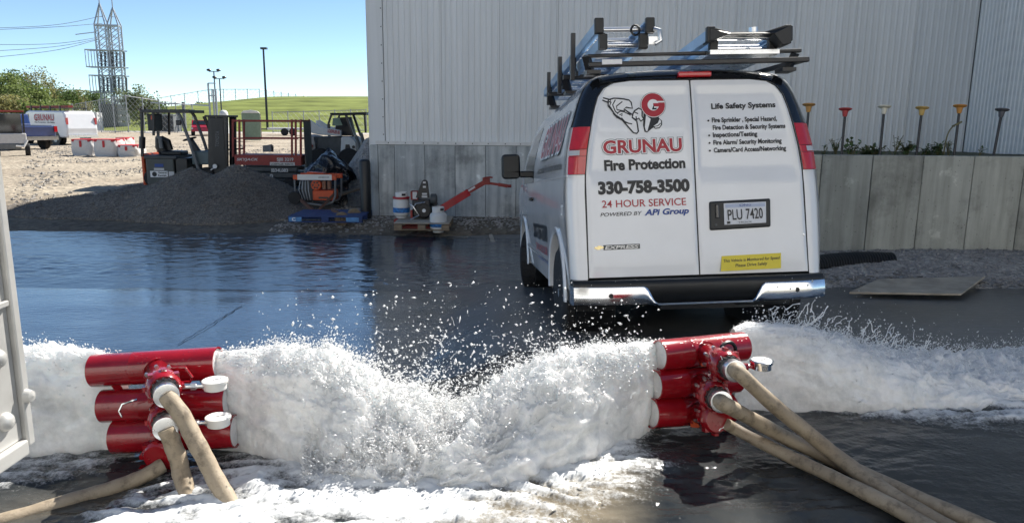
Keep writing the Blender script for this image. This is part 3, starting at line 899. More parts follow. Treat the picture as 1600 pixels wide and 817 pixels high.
jet('water_jet', 'white jet of water rushing left out of the strapped red pipes towards the centre',
    [(.71, 3.32, .08, .435, .042, .042), (.645, 3.285, .07, .44, .055, .055), (.60, 3.26, .07, .445, .072, .09), (.54, 3.22, .065, .45, .085, .12), (.40, 3.14, .05, .455, .125, .15), (.26, 3.07, .03, .44, .19, .18), (.10, 3.01, 0, .37, .22, .2), (-.06, 2.96, 0, .28, .25, .22), (-.22, 2.92, 0, .18, .27, .24), (-.40, 2.90, 0, .11, .25, .22), (-.60, 2.86, 0, .08, .20, .2), (-.85, 2.80, 0, .02, .10, .1)], seed=5.1)
jet('water_jet', 'white jet of water rushing left out of the red pipes behind the riveted trailer side',
    [(-1.66, 3.02, .08, .45, .042, .042), (-1.75, 3.02, .06, .455, .055, .055), (-1.80, 3.02, .06, .46, .072, .09), (-1.95, 3.01, .055, .465, .10, .12), (-2.15, 3.0, .04, .45, .15, .15), (-2.4, 3.0, .01, .42, .22, .18), (-2.8, 3.0, 0, .36, .28, .2), (-3.2, 3.0, 0, .2, .3, .2)], n=260, seed=8.7)
jet('water_jet', 'white jet of water rushing right out of the strapped red pipes into the shade',
    [(1.09, 3.53, .08, .43, .042, .042), (1.15, 3.56, .06, .44, .055, .055), (1.20, 3.58, .05, .45, .08, .10), (1.28, 3.61, .04, .445, .12, .12), (1.44, 3.66, .0, .42, .19, .16), (1.62, 3.72, -.02, .36, .26, .2), (1.85, 3.80, -.03, .28, .34, .24), (2.15, 3.90, -.03, .18, .40, .3), (2.5, 4.02, -.03, .10, .42, .34), (3.0, 4.19, -.03, .06, .44, .34), (3.6, 4.39, -.03, .03, .42, .3)], seed=11.9, n=420, amp=(.006, .045))

def octas(name, P, r, label, stretch=None, cat='water', group='flying spray and drops'):
    base = np.array([(1, 0, 0), (-1, 0, 0), (0, 1, 0), (0, -1, 0), (0, 0, 1), (0, 0, -1)], float)
    tri = np.array([(0, 2, 4), (2, 1, 4), (1, 3, 4), (3, 0, 4), (2, 0, 5), (1, 2, 5), (3, 1, 5), (0, 3, 5)])
    n = len(P)
    b = base[None] * r[:, None, None] * rng.uniform(.5, 1.5, (n, 6, 1))
    if stretch is not None: b = b + (np.einsum('nvk,nk->nv', b, stretch) * 3.2)[..., None] * stretch[:, None]
    v = P[:, None] + b
    f = (tri[None] + 6 * np.arange(n)[:, None, None]).reshape(-1, 3)
    o = fast_mesh(name, v.reshape(-1, 3), f, MAT['drops'], smooth=True)
    return tag(o, label, cat, None, 'stuff')
def strands(n, src, vel, rad, lab, ln=(.012, .05)):
    """thrown threads of water: tapering bent tubes ending in a bead"""
    m = MB()
    for k in range(n):
        p, v = src(), vel()
        L = rnd.uniform(*ln); path = []
        sp = v.length
        for i in range(5):
            tt = i / 4 * L / max(sp, .2)
            path.append(p + v * tt + V(0, 0, -4.9 * tt * tt) + V(rnd.gauss(0, .003), rnd.gauss(0, .003), rnd.gauss(0, .003)))
        r_ = rnd.uniform(*rad)
        m.tube(path, [r_ * 1.5, r_, r_ * .7, r_ * .8, r_ * 1.3], 4)
    return m
def spray():
    pts, rad, st = [], [], []
    for ji, (P, N, t, top) in enumerate(JETS):
        n = (20000, 20000, 7000, 13000)[ji]
        fl = P.reshape(-1, 3); fn = N.reshape(-1, 3); tt = t.reshape(-1); tp = top.reshape(-1)
        wgt = (.10 + tt) * (.02 + tp ** 1.5) * (fn[:, 1] < .5); wgt = wgt / wgt.sum()
        idx = rng.choice(len(fl), n, p=wgt)
        e = rng.exponential(1, n) * (.003 + .022 * tt[idx]) * (.35 + tp[idx])
        q = fl[idx] + fn[idx] * e[:, None] + rng.normal(0, .004, (n, 3))
        q[:, 2] += rng.exponential(1, n) * .016 * tp[idx] * np.clip(tt[idx] * 2, .15, 1)
        pts.append(q); rad.append(.0007 + .0034 * rng.random(n) ** 3.5)
        v = rng.normal(0, .45, (n, 3)) + np.array([(.9, -.1, .5), (-.8, -.4, .5), (-.9, 0, .5), (.9, .3, .5)][ji]); v /= np.linalg.norm(v, axis=1)[:, None]
        st.append(v * rng.random(n)[:, None])
    octas('water_spray', np.concatenate(pts), np.concatenate(rad), 'fine white spray breaking off the tops of the water jets', np.concatenate(st))
    # high flying drops over the place where both jets meet
    n = 8500
    x = rng.normal(-.08, .40, n); y = rng.normal(3.06, .13, n)
    ztop = np.interp(x, [-1.2, -.9, -.5, -.15, .15, .5, .7], [.48, .46, .32, .17, .30, .42, .45])
    z = ztop - .05 + rng.exponential(.12, n) * np.interp(x, [-1.1, -.6, 0, .5, .8], [.55, 1.1, 1.15, .7, .35])
    k = (z < .80) & (x > -1.1) & (x < .60)
    r_ = .0008 + .0058 * rng.random(n) ** 5
    v = rng.normal(0, 1, (n, 3)); v /= np.linalg.norm(v, axis=1)[:, None]
    octas('flying_drops', np.stack([x, y, z], -1)[k], r_[k], 'white drops flying up where the two water jets collide', (v * rng.random(n)[:, None] * .8)[k])
    n = 2400
    x = rng.uniform(1.25, 2.9, n); y = 3.68 + (x - 1.4) * .33 + rng.normal(0, .12, n)
    z = np.interp(x, [1.2, 1.6, 2.1, 2.6, 3], [.44, .36, .20, .10, .05]) + rng.exponential(.065, n) * np.interp(x, [1.2, 1.5, 1.9, 2.4, 3], [.6, 1.5, 1.5, .9, .5]) * rng.random(n)
    octas('flying_drops', np.stack([x, y, z], -1), .0014 + .005 * rng.random(n) ** 4, 'scattered pale drops over the shaded water jet beside the van')
    m = strands(70, lambda: V(rnd.gauss(-.08, .36), rnd.gauss(2.96, .13), rnd.uniform(.26, .58)), lambda: V(rnd.gauss(0, .7), rnd.gauss(-.1, .4), rnd.uniform(.2, 1.6)), (.0009, .0022), '')
    o = m.build('water_threads', MAT['drops'], smooth=True, recalc=False); tag(o, 'threads of white water thrown up between the two red pipe stacks', 'water', None, 'stuff')
    def src():
        x = rnd.uniform(1.35, 2.4); return V(x, 3.70 + (x - 1.4) * .33 + rnd.gauss(0, .08), float(np.interp(x, [1.2, 1.6, 2.1, 2.6], [.44, .35, .19, .09])) + rnd.uniform(-.01, .09))
    m = strands(120, src, lambda: V(rnd.gauss(.4, .4), rnd.gauss(.1, .3), rnd.uniform(.5, 1.6)), (.0014, .0036), '', (.03, .11))
    o = m.build('water_threads', MAT['drops'], smooth=True, recalc=False); tag(o, 'threads of pale water leaping from the shaded water jet', 'water', None, 'stuff')
spray()
# ------------------------------------------------------------------ white service van
def font_mesh(body, bold=0.0, shear=0.0):
    c = bpy.data.curves.new('txt', 'FONT')
    c.body = body; c.size = 1; c.offset = bold; c.shear = shear; c.resolution_u = 3
    o = bpy.data.objects.new('txt', c)
    COL.objects.link(o)
    dg = bpy.context.evaluated_depsgraph_get()
    me = bpy.data.meshes.new_from_object(o.evaluated_get(dg))
    bpy.data.objects.remove(o); bpy.data.curves.remove(c)
    return me
CAPH = None
def lettering(body, parent, mat, BL, BR, caph, upv, bold=.0, shear=0, lift=.003, nrm=None, name='lettering', spread=0, ref=None):
    """flat letters: baseline BL->BR (3-D, parent space), capital height caph"""
    global CAPH
    if CAPH is None:
        h = font_mesh('H'); CAPH = max(v.co.y for v in h.vertices); bpy.data.meshes.remove(h)
    me = font_mesh(body, bold, shear)
    rf = me if ref is None else ref
    xs = [v.co.x for v in rf.vertices]; x0, x1 = min(xs), max(xs)
    BL, BR = V(*BL), V(*BR)
    ux = (BR - BL); W_ = ux.length; ux.normalize()
    upv = V(*upv); uy = (upv - ux * upv.dot(ux)).normalized()
    n = ux.cross(uy)
    sx = W_ / (x1 - x0); sy = caph / CAPH
    for v in me.vertices:
        v.co = BL + ux * ((v.co.x - x0) * sx) + uy * (v.co.y * sy) + n * lift
    me.materials.clear(); me.materials.append(mat)
    o = bpy.data.objects.new(name, me); COL.objects.link(o)
    o.parent = parent
    return o

def poly_decal(parent, mat, pts, frame, lift, name):
    m = MB()
    m.add([frame(x, z, lift) for x, z in pts], [tuple(range(len(pts)))])
    return m.build(name, mat, parent, recalc=False)
def stroke(m, pts, w, frame, lift, closed=False):
    pts = [Vector(p) for p in pts]
    if closed: pts = pts + [pts[0]]
    L = []
    for i, p in enumerate(pts):
        t = pts[min(i + 1, len(pts) - 1)] - pts[max(0, i - 1)]
        if t.length < 1e-9: t = Vector((1, 0))
        t.normalize(); nn_ = Vector((-t.y, t.x)) * w / 2
        L.append([frame(p.x + nn_.x, p.y + nn_.y, lift), frame(p.x - nn_.x, p.y - nn_.y, lift)])
    m.grid(L)

def make_van():
    vt = thing('service_van', 'white cargo van with a ladder rack, rear doors facing the camera', 'van', (1.36, 4.95, -.17))
    vt.rotation_mode = 'XYZ'
    Mx = Matrix.Rotation(R(4.0), 4, 'Z') @ Matrix.Rotation(R(-5.8), 4, 'X') @ Matrix.Rotation(R(-1.5), 4, 'Y')
    vt.rotation_euler = Mx.to_euler('XYZ')
    LEAN = .147
    def ry(z): return .130 + (z - .56) * LEAN + max(0, z - 1.5) ** 2 * .10
    nv = V(0, -.989, .145)
    def fr(x, z, lift=0):      # rear door plane
        p = V(x, ry(z) - .012, z)
        return p + nv * lift
    # profile rows, bottom to roof centre: (outer x, z, inner x, inner z)
    rows = [(.84, .36, .80, .555), (.905, .38, .80, .556), (.915, .50, .80, .557), (.922, .62, .80, .60), (.930, .80, .80, .80), (.935, 1.0, .80, 1.0), (.932, 1.15, .80, 1.15),
            (.925, 1.285, .795, 1.285), (.915, 1.415, .780, 1.415), (.909, 1.462, .774, 1.462), (.872, 1.625, .742, 1.625), (.835, 1.74, .715, 1.74), (.800, 1.84, .685, 1.835),
            (.768, 1.91, .645, 1.895), (.728, 1.962, .59, 1.930), (.66, 1.995, .50, 1.945), (.50, 2.018, .36, 1.952), (.25, 2.032, .18, 1.956), (0, 2.037, 0, 1.957)]
    cols = [(0, 0), (.35, .004), (.62, .016), (.82, .042), (.94, .085), (1, .15)]
    ys = [.22, .3]
    wc1, wc2, wr = .83, 3.84, .452
    ys += [round(.34 + .03 * k, 3) for k in range(int((5.0 - .34) / .03))]
    def top_at(y):
        return np.interp(y, [0, 3.1, 3.35, 4.1, 4.9, 5.02], [9, 2.037, 1.98, 1.28, 1.08, .8])
    def outer(j, y):
        x, z = rows[j][0], rows[j][1]
        z2 = min(z, float(top_at(y)))
        if y > 4.3: x *= 1 - .06 * ((y - 4.3) / .7) ** 2
        return V(x, y, z2)
    def Gp(j, c, out=0.0):
        xo, zo, xi, zi = rows[j]
        if c < len(cols):
            f, dy = cols[c]
            x = xi + (xo - xi) * f; z = zi + (zo - zi) * (f if zo > 1.95 else f)
            yb = ry(z)
            w = max(0, 1 - dy / .9)
            p = V(x, yb + dy, z)
            if out:
                ang = [0, .15, .45, .9, 1.25, 1.5][c]
                nx = math.sin(ang); ny = -math.cos(ang)
                hz = 1 if j < 13 else max(0, 1 - (j - 12) * .25)
                p = p + V(nx * hz, ny, math.sin(ang) * (1 - hz)) * out
            return p
        y = ys[c - len(cols)]
        base = outer(j, y)
        # blend the lean out along the side
        yl = ry(rows[j][1]) + .15 - .30
        k = max(0, 1 - (y - .2) / 1.0)
        base.y = y + max(0, yl) * k
        if out: base.x += out
        return base
    NC = len(cols) + len(ys)
    body = MB()
    arches = []
    for side in (1, -1):
        P = [[Gp(j, c) for c in range(NC)] for j in range(len(rows))]
        vs = []; fs = []
        moved = {}
        for j in range(len(rows)):
            for c in range(NC):
                p = P[j][c].copy()
                vs.append(p)
        # more rows where the arches are cut: split lower panel vertically
        # (rows are dense enough; snap vertices inside a wheel opening to its rim)
        def inside(p, cy): return math.hypot(p.y - cy, p.z - .40) < wr
        for j in range(len(rows) - 1):
            for c in range(NC - 1):
                ids = [j * NC + c, j * NC + c + 1, (j + 1) * NC + c + 1, (j + 1) * NC + c]
                if c >= len(cols) - 1:
                    q = [vs[i] for i in ids]
                    if any(all(inside(p, cy) for p in q) for cy in (wc1, wc2)): continue
                fs.append(tuple(ids))
        for i, p in enumerate(vs):
            for cy in (wc1, wc2):
                if p.x > .85 and inside(p, cy):
                    # push straight up to the arch line
                    dz = math.sqrt(max(0, wr ** 2 - (p.y - cy) ** 2))
                    if p.z > .38: vs[i] = V(p.x, p.y, max(p.z, .40 + dz))
        if side < 0:
            vs = [V(-p.x, p.y, p.z) for p in vs]
        body.add(vs, fs)
        # arch lips
        for cy in (wc1, wc2):
            L = []
            for k in range(25):
                a = R(-4) + (math.pi + R(8)) * k / 24
                ring = []
                for (dr, dx) in ((-.02, -.05), (-.012, .012), (.0, .020), (.035, .018), (.05, .0)):
                    rr = wr + dr
                    ring.append((side * (.925 + dx), cy + rr * math.cos(a), .40 + rr * math.sin(a)))
                L.append(ring)
            arch = MB(); arch.grid(L); arches.append(arch)
    # front closure
    fp = [outer(j, ys[-1]) for j in range(len(rows))]
    body.add([(p.x, p.y, p.z) for p in fp] + [(-p.x, p.y, p.z) for p in fp[::-1]], [tuple(range(len(fp) * 2))])
    b = body.build('body', MAT['white_paint'], vt, smooth=True)
    b.data.set_sharp_from_angle(angle=R(38))
    for arch in arches: arch.build('wheel_arch_lip', MAT['white_paint'], b, smooth=True)
    # dark inside and floor so nothing shows through
    m = MB(); m.b2((-.88, .20, .52), (.88, 4.9, .60)); m.b2((-.60, .3, .40), (.60, 4.8, .515)); m.build('underbody', MAT['rubber'], vt)
    for s in (1, -1):
        for cy in (wc1, wc2):
            m = MB(); m.cyl((s * .55, cy, .42), (s * .84, cy, .42), .449, 20); m.build('wheel_well', MAT['black_plastic'], vt)
    # rear doors
    def xd(z): return float(np.interp(z, [.55, 1.285, 1.415, 1.472, 1.625, 1.74, 1.835, 1.895, 1.930, 1.945], [.795, .790, .775, .767, .737, .710, .678, .636, .575, .45]))
    doors = []
    for s in (-1, 1):
        zs = list(np.linspace(.562, 1.30, 12)) + list(np.linspace(1.34, 1.80, 12)) + [1.835, 1.865, 1.895, 1.915, 1.93, 1.94, 1.945]
        L = []
        pw = [(.0 + .005), None]
        for z in zs:
            xe = xd(z) - .004
            rowp = []
            N_ = 40
            for k in range(N_ + 1):
                x = .005 + (xe - .005) * k / N_
                # pressed window panel
                zb, zt, xl = 1.285, 1.885, .030
                xr = min(.765, xd(z) - .030)
                dpt = min(x - xl, xr - x, z - zb, zt - z)
                lift = -.014 * float(sstep(-.002, .016, dpt))
                # swage line low down
                lift += -.010 * float(sstep(.64, .60, z)) + .008 * math.exp(-((z - .70) / .03) ** 2)
                edge = min(k, N_ - k) == 0
                rowp.append(fr(s * x, z, -.010 if edge else lift))
            L.append(rowp)
        m = MB(); m.grid(L, flip=(s < 0))
        d = m.build('rear_door', MAT['white_paint'], vt, smooth=True, recalc=False)
        doors.append(d)
    m = MB()
    zs = np.linspace(.56, 1.955, 30)
    m.grid([[V(-xd(min(z, 1.94)) - .02, ry(z) + .004, z), V(0, ry(z) + .004, z), V(xd(min(z, 1.94)) + .02, ry(z) + .004, z)] for z in zs])
    m.build('door_gap', MAT['black_plastic'], vt, recalc=False)
    # black surround round the upper rear
    for s in (-1, 1):
        m = MB()
        m.grid([[V(s * p.x, p.y, p.z) for p in [Gp(j, c, .004) for c in range(5)]] for j in range(10, len(rows))])
        m.build('rear_trim', MAT['black_gloss'], vt, smooth=True)
        # lamp cluster
        red = MB(); wh = MB()
        for (j0, j1, mm) in ((7, 8, red), (8, 9, red), (9, 10, red)):
            L = []
            for f in (0.02, .5, .98):
                rr = []
                for c in range(4):
                    a_, b_ = Gp(j0, c, .013), Gp(j1, c, .013)
                    p = a_.lerp(b_, f); rr.append(V(s * p.x, p.y, p.z))
                L.append(rr)
            mm.grid(L)
        L = []
        for f in (.12, .5, .88):
            rr = []
            for c in range(1, 4):
                p = Gp(8, c, .017).lerp(Gp(9, c, .017), f); rr.append(V(s * p.x, p.y, p.z))
            L.append(rr)
        wh.grid(L)
        house = MB(); house.grid([[V(s * p.x, p.y, p.z) for p in [Gp(j, c, .006) for c in range(4)]] for j in range(7, 11)])
        h = house.build('tail_light', MAT['black_plastic'], vt, smooth=True)
        red.build('red_lens', MAT['lens_red'], h, smooth=True); wh.build('reversing_lens', MAT['lens_white'], h, smooth=True)
    m = MB(); m.box((.03, ry(1.985) - .025, 1.985), (.245, .05, .040)); o = m.build('brake_light', MAT['lens_red'], vt, bevel=.012, seg=3)
    # bumper
    def ybp(x): return .010 + .085 * (abs(x) / .93) ** 4
    def bump_strip(x0, x1, prof, n=24):
        return [[V(x0 + (x1 - x0) * k / n, ybp(x0 + (x1 - x0) * k / n) + dy, z) for dy, z in prof] for k in range(n + 1)]
    m = MB(); m.grid(bump_strip(-.91, .885, [(.14, .548), (.02, .545), (.005, .53), (.0, .50), (.008, .42), (.05, .37), (.12, .36)]))
    for s in (-1, 1): m.add([((.885 if s > 0 else -.91), .085 + d_, z) for d_, z in [(.14, .548), (.02, .545), (.005, .53), (.0, .50), (.008, .42), (.05, .37), (.12, .36)]] + [((.887 if s > 0 else -.912), .33, .37), ((.887 if s > 0 else -.912), .33, .54)], [tuple(range(9))])
    bp = m.build('bumper', MAT['black_plastic'], vt, smooth=True)
    for s in (-1, 1):
        L = []
        for k in range(25):
            f = k / 24
            x = .335 + ((.885 if s > 0 else .91) - .335) * f
            zt = .386 + (.505 - .386) * float(sstep(.335, .425, x))
            rr = []
            for q in (0, .08, .3, .6, .9, 1.0):
                z = .372 + (zt - .372) * q
                bul = .016 * math.sin(math.pi * min(1, q * .92 + .04)) ** .6
                rr.append(V(s * x, ybp(x) - .004 - bul + .03 * max(0, (.40 - z) / .03) * (q < .05), z))
            L.append(rr)
        L.append([V((.892 if s > 0 else -.917), .22, z) for z in (.372, .382, .41, .45, .495, .505)])
        m = MB(); m.grid(L, flip=(s < 0))
        c = m.build('bumper_chrome', MAT['chrome'], bp, smooth=True)
        m = MB(); m.cyl((s * .66, ybp(.66) - .021, .445), (s * .66, ybp(.66) - .012, .445), .017, 12); m.build('parking_sensor', MAT['black_plastic'], bp)
    m = MB(); m.bar((-.336, ybp(.3) - .012, .380), (.336, ybp(.3) - .012, .380), .012, .012); m.build('bumper_edge', MAT['chrome'], bp)
    m = MB(); m.tube([(.10, .5, .34), (.35, .35, .33), (.62, .30, .335), (.72, .28, .33)], .032, 10); m.b2((.15, .35, .28), (.55, .75, .36)); m.build('exhaust', MAT['grey_dark'], vt, smooth=True)
    m = MB(); m.b2((-.25, .25, .30), (.30, .40, .36)); m.cyl((-.7, wc1, .36), (.7, wc1, .36), .06, 10); m.sphere((0, wc1, .36), .14, 10, 8); m.build('rear_axle', MAT['black_metal'], vt, smooth=True)
    # wheels
    def wheel(cx, cy, s):
        w = MB()
        prof = [(.20, 0), (.33, .0), (.362, .02), (.372, .06), (.372, .18), (.362, .22), (.33, .24), (.20, .24)]
        w.lathe((cx - .12, cy, .37), [(r_, h) for r_, h in prof], 40, (1, 0, 0))
        for k in range(48):
            a = 2 * math.pi * k / 48
            w.box((cx + (.05 if k % 2 else -.05), cy + .373 * math.cos(a), .37 + .373 * math.sin(a)), (.09, .03, .014), Matrix.Rotation(a - math.pi / 2, 3, 'X'))
        o = w.build('wheel', MAT['rubber'], vt, smooth=True)
        if cy > 2:
            o.matrix_local = Matrix.Translation(V(cx, cy, 0)) @ Matrix.Rotation(R(-17), 4, 'Z') @ Matrix.Translation(V(-cx, -cy, 0))
        m = MB(); m.lathe((cx + s * .095, cy, .37), [(.205, 0), (.20, .02), (.14, .0), (.07, .02), (.0, .03)], 24, (s, 0, 0)); m.build('rim', MAT['steel'], o, smooth=True)
    for s in (1, -1):
        wheel(s * .80, wc1, s); wheel(s * .80, wc2, s)
    for s in (1, -1):
        m = MB(); m.box((s * .86, wc1 - .62 + .14, .30), (.16, .012, .0)); 
    # door frame seam, side glass, pillar
    def sd(y, z, lift=.004):       # left side surface point
        zz = [r_[1] for r_ in rows]; xx = [r_[0] for r_ in rows]
        return V(-float(np.interp(z, zz, xx)) - lift, y, z)
    for poly, nm in (([(2.62, 1.28), (3.35, 1.28), (3.72, 1.30), (3.36, 1.80), (2.62, 1.84)], 'side_window'),):
        m = MB()
        top = [(y, z) for y, z in poly]
        L = []
        for y in np.linspace(2.62, 3.72, 14):
            zt = float(np.interp(y, [2.62, 3.30, 3.72], [1.84, 1.78, 1.30])); L.append([sd(y, 1.27 + (zt - 1.27) * f) for f in (0, .25, .5, .75, 1)])
        m.grid(L); m.build(nm, MAT['glass_dark'], vt, smooth=True)
    m = MB()
    L = []
    for x in np.linspace(-.70, .70, 9):
        L.append([V(x, y, float(top_at(y)) + .006) for y in np.linspace(3.40, 4.05, 6)])
    m.grid(L); m.build('windscreen', MAT['glass_dark'], vt, smooth=True)
    m = MB()
    for y in (1.55, 2.56, 3.74):
        pth = [sd(y, z, .001) for z in np.linspace(.42, 1.86, 16)]
        m.grid([[p + V(0, -.004, 0), p + V(0, .004, 0)] for p in pth])
    m.build('door_seams', MAT['black_plastic'], vt, recalc=False)
    m = MB(); m.box(sd(2.66, 1.10, .02), (.03, .17, .035)); m.build('door_handle', MAT['black_plastic'], vt, bevel=.008)
    m = MB(); m.grid([[sd(y, .55 + .02 * k, .004 + .012 * math.sin(math.pi * k / 3)) for k in range(4)] for y in np.linspace(1.30, 3.36, 10)]); m.build('side_moulding', MAT['white_paint'], vt, smooth=True)
    m = MB(); m.bar(sd(.18, 1.275, .002), sd(2.5, 1.275, .002), .006, .012); m.build('belt_line', MAT['white_paint'], vt)
    # mirror (both sides)
    for s in (-1, 1):
        m = MB(); m.box((s * 1.13, 3.0, 1.45), (.20, .12, .265)); mo = m.build('wing_mirror', MAT['black_plastic'], vt, bevel=.045, seg=4)
        for p in mo.data.polygons: p.use_smooth = True
        m = MB(); m.b2((s * 1.035, 2.94, 1.33), (s * .90, 3.04, 1.40)); m.build('mirror_arm', MAT['black_plastic'], mo, bevel=.015)
        m = MB(); m.b2((s * 1.13 - .08, 2.934, 1.40), (s * 1.13 + .08, 2.939, 1.56)); m.b2((s * 1.13 - .08, 2.934, 1.335), (s * 1.13 + .08, 2.939, 1.385)); m.build('mirror_glass', MAT['black_plastic'], mo)
    # plate recess, plate
    Ld, Rd = doors
    m = MB(); q = [(.088, 1.072), (.535, 1.084), (.527, .882), (.083, .868)]
    m.prism([fr(x, z, -.01) for x, z in q], nv * .026); pr = m.build('plate_surround', MAT['black_plastic'], Rd, bevel=.018, seg=3)
    m = MB(); q = [(.188, 1.055), (.497, 1.060), (.490, .910), (.185, .903)]
    m.prism([fr(x, z, .016) for x, z in q], nv * .006); pl = m.build('number_plate', MAT['plate'], Rd, bevel=.003)
    UP = (0, .145, .989)
    def T(body_, mat, bl, br, h, lift=.004, par=None, **k): return lettering(body_, par, mat, fr(*bl), fr(*br), h, UP, lift=lift, **k)
    K = MAT['letter_black']
    T('PLU', K, (.212, .936), (.318, .939), .072, .026, Rd, bold=.01); T('7420', K, (.345, .940), (.468, .944), .072, .026, Rd, bold=.01)
    T('TRUCK', K, (.285, .913), (.385, .915), .010, .026, Rd)
    T('Ohio', MAT['letter_blue'], (.30, 1.030), (.385, 1.032), .017, .026, Rd)
    m = MB(); m.add([fr(x, z, .0245) for x, z in [(.198, 1.047), (.488, 1.051), (.487, 1.026), (.199, 1.022)]], [(0, 1, 2, 3)]); m.build('plate_band', M('plate_tint', (.40, .46, .60), .4), Rd, recalc=False)
    m = MB(); m.b2((0, 0, 0), (.001, .001, .001))
    m = MB(); m.prism([fr(x, z, .014) for x, z in [(.205, .927), (.228, .928), (.228, .910), (.205, .909)]], nv * .0105); m.build('plate_sticker', K, Rd)
    m = MB(); m.cyl(fr(.125, .905, .014), fr(.125, .905, .022), .010, 10); m.build('lock', MAT['grey_dark'], Rd)
    m = MB(); m.prism([fr(x, z, .014) for x, z in [(.125, 1.05), (.152, 1.05), (.152, .95), (.125, .95)]], nv * .012); m.build('door_pull', MAT['black_gloss'], Rd, bevel=.006)
    # yellow notice
    m = MB(); m.prism([fr(x, z, .004) for x, z in [(.159, .686), (.591, .696), (.585, .588), (.148, .579)]], nv * .006); m.build('notice', MAT['yellow'], Rd)
    T('This Vehicle is Monitored for Speed', K, (.169, .641), (.580, .652), .021, .0115, Rd, bold=.012, shear=.15); T('Please Drive Safely', K, (.254, .606), (.486, .615), .021, .0115, Rd, bold=.012, shear=.15)
    # lettering, right door (lies in the pressed panel)
    IN = -.010
    T('Life Safety Systems', K, (.145, 1.736), (.620, 1.742), .038, IN, Rd, bold=.032)
    for s_, bl, br in (('Fire Sprinkler , Special Hazard,', (.143, 1.639), (.624, 1.643)), ('Fire Detection & Security Systems', (.147, 1.585), (.683, 1.589)), ('Inspections/Testing', (.145, 1.533), (.472, 1.536)),
                       ('Fire Alarm/ Security Monitoring', (.146, 1.478), (.649, 1.483)), ('Camera/Card Access/Networking', (.146, 1.423), (.679, 1.429))):
        T(s_, K, bl, br, .032, IN, Rd, bold=.032)
    for z in (1.651, 1.545, 1.491, 1.436):
        m = MB(); m.cyl(fr(.117, z, -.010), fr(.117, z, -.006), .007, 8); m.build('bullet', K, Rd)
    # lettering, left door
    gref = font_mesh('GRUNAU', .03)
    def grunau(par, bl, br, h, up_, lift, mk):
        for bold, mt, dl in ((.105, K, 0), (.082, MAT['letter_white'], .0012), (.03, MAT['letter_red'], .0024)):
            mk('GRUNAU', mt, bl, br, h, lift + dl, par, bold=bold, ref=gref)
    grunau(Ld, (-.655, 1.432), (-.085, 1.440), .088, UP, IN, T)
    T('Fire Protection', K, (-.652, 1.312), (-.066, 1.320), .070, IN, Ld, bold=.042)
    T('330-758-3500', K, (-.705, 1.146), (-.046, 1.153), .080, .004, Ld, bold=.055)
    T('24 HOUR SERVICE', MAT['letter_red'], (-.682, 1.048), (-.078, 1.053), .050, .004, Ld, bold=.008)
    T('POWERED BY', K, (-.697, .986), (-.398, .991), .026, .004, Ld, bold=.006, shear=.25)
    T('APi Group', MAT['letter_blue'], (-.382, .987), (-.060, .994), .040, .004, Ld, bold=.034, shear=.25)
    m = MB(); m.prism([fr(x, z, -.002) for x, z in [(-.684, .787), (-.424, .790), (-.424, .756), (-.684, .752)]], nv * .006); m.build('badge_bar', MAT['grey_dark'], Ld)
    T('EXPRESS', MAT['steel'], (-.675, .757), (-.432, .760), .024, .006, Ld, bold=.03, shear=.2)
    m = MB(); m.prism([fr(x, z, -.002) for x, z in [(-.752, .764), (-.735, .764), (-.735, .757), (-.705, .757), (-.705, .764), (-.688, .764), (-.680, .776), (-.697, .776), (-.697, .783), (-.727, .783), (-.727, .776), (-.744, .776)]], nv * .008); m.build('badge', M('badge_gold', (.62, .52, .28), .25, .8), Ld)
    # emblem: hands turning a wrench on a nut, beside a red disc
    def px2(zx, zy):     # zoomed-photo drawing units to door coordinates
        X_ = 920 + zx / 6.28; Y_ = 140 + zy / 6.28
        return (-.667 + (X_ - 940.5) * .599 / 129.5 - (241 - Y_) * .0005, 1.426 + (241 - Y_) * .00454 + (X_ - 940.5) * .006 / 129.5 * 1)
    def pl(l): return [px2(*p) for p in l]
    hand = [(275, 100), (330, 85), (380, 88), (430, 95), (478, 108), (495, 130), (497, 190), (440, 178), (412, 195), (470, 240), (492, 258), (480, 280), (520, 320), (520, 420), (500, 440), (470, 432), (370, 290), (320, 250), (300, 215), (265, 160), (270, 120)]
    poly_decal(Ld, MAT['letter_white'], pl(hand), fr, -0.0102, 'emblem_hand')
    wr_ = [(208, 85), (222, 76), (300, 100), (290, 118), (268, 124), (212, 98)]
    poly_decal(Ld, MAT['letter_white'], pl(wr_), fr, -0.0098, 'emblem_wrench')
    nut = [(490, 250), (515, 215), (560, 190), (590, 210), (580, 270), (590, 300), (560, 320), (545, 290), (515, 305), (482, 280)]
    poly_decal(Ld, MAT['letter_white'], pl(nut), fr, -0.0098, 'emblem_nut')
    m = MB()
    W6 = .010
    for l, c in ((hand, True), (wr_, True), (nut, True), ([(300, 120), (278, 160), (320, 250)], False), ([(345, 100), (310, 150), (325, 215), (350, 240)], False), ([(410, 120), (345, 165), (345, 200), (420, 215)], False),
                 ([(345, 232), (375, 215), (410, 222), (470, 258)], False), ([(360, 252), (390, 240), (380, 265)], False), ([(375, 280), (410, 330), (470, 345)], False), ([(300, 235), (330, 275), (440, 340)], False), ([(415, 195), (470, 250)], False), ([(505, 225), (545, 245)], False), ([(520, 300), (520, 270)], False)):
        stroke(m, pl(l), W6 * (.8 if not c else 1), fr, -0.0090, c)
    m.build('emblem_outline', K, Ld, recalc=False)
    ico = [(600, 240), (575, 360), (580, 425), (605, 432), (650, 400), (700, 370), (745, 300), (740, 270), (680, 290)]
    poly_decal(Ld, K, pl(ico), fr, -0.0102, 'emblem_shadow')
    poly_decal(Ld, MAT['letter_white'], pl([(620, 260), (590, 380), (595, 418), (608, 420), (660, 300)]), fr, -0.0090, 'emblem_stem')
    thumb = [(670, 370), (720, 340), (745, 300), (762, 320), (758, 360), (730, 390), (690, 395)]
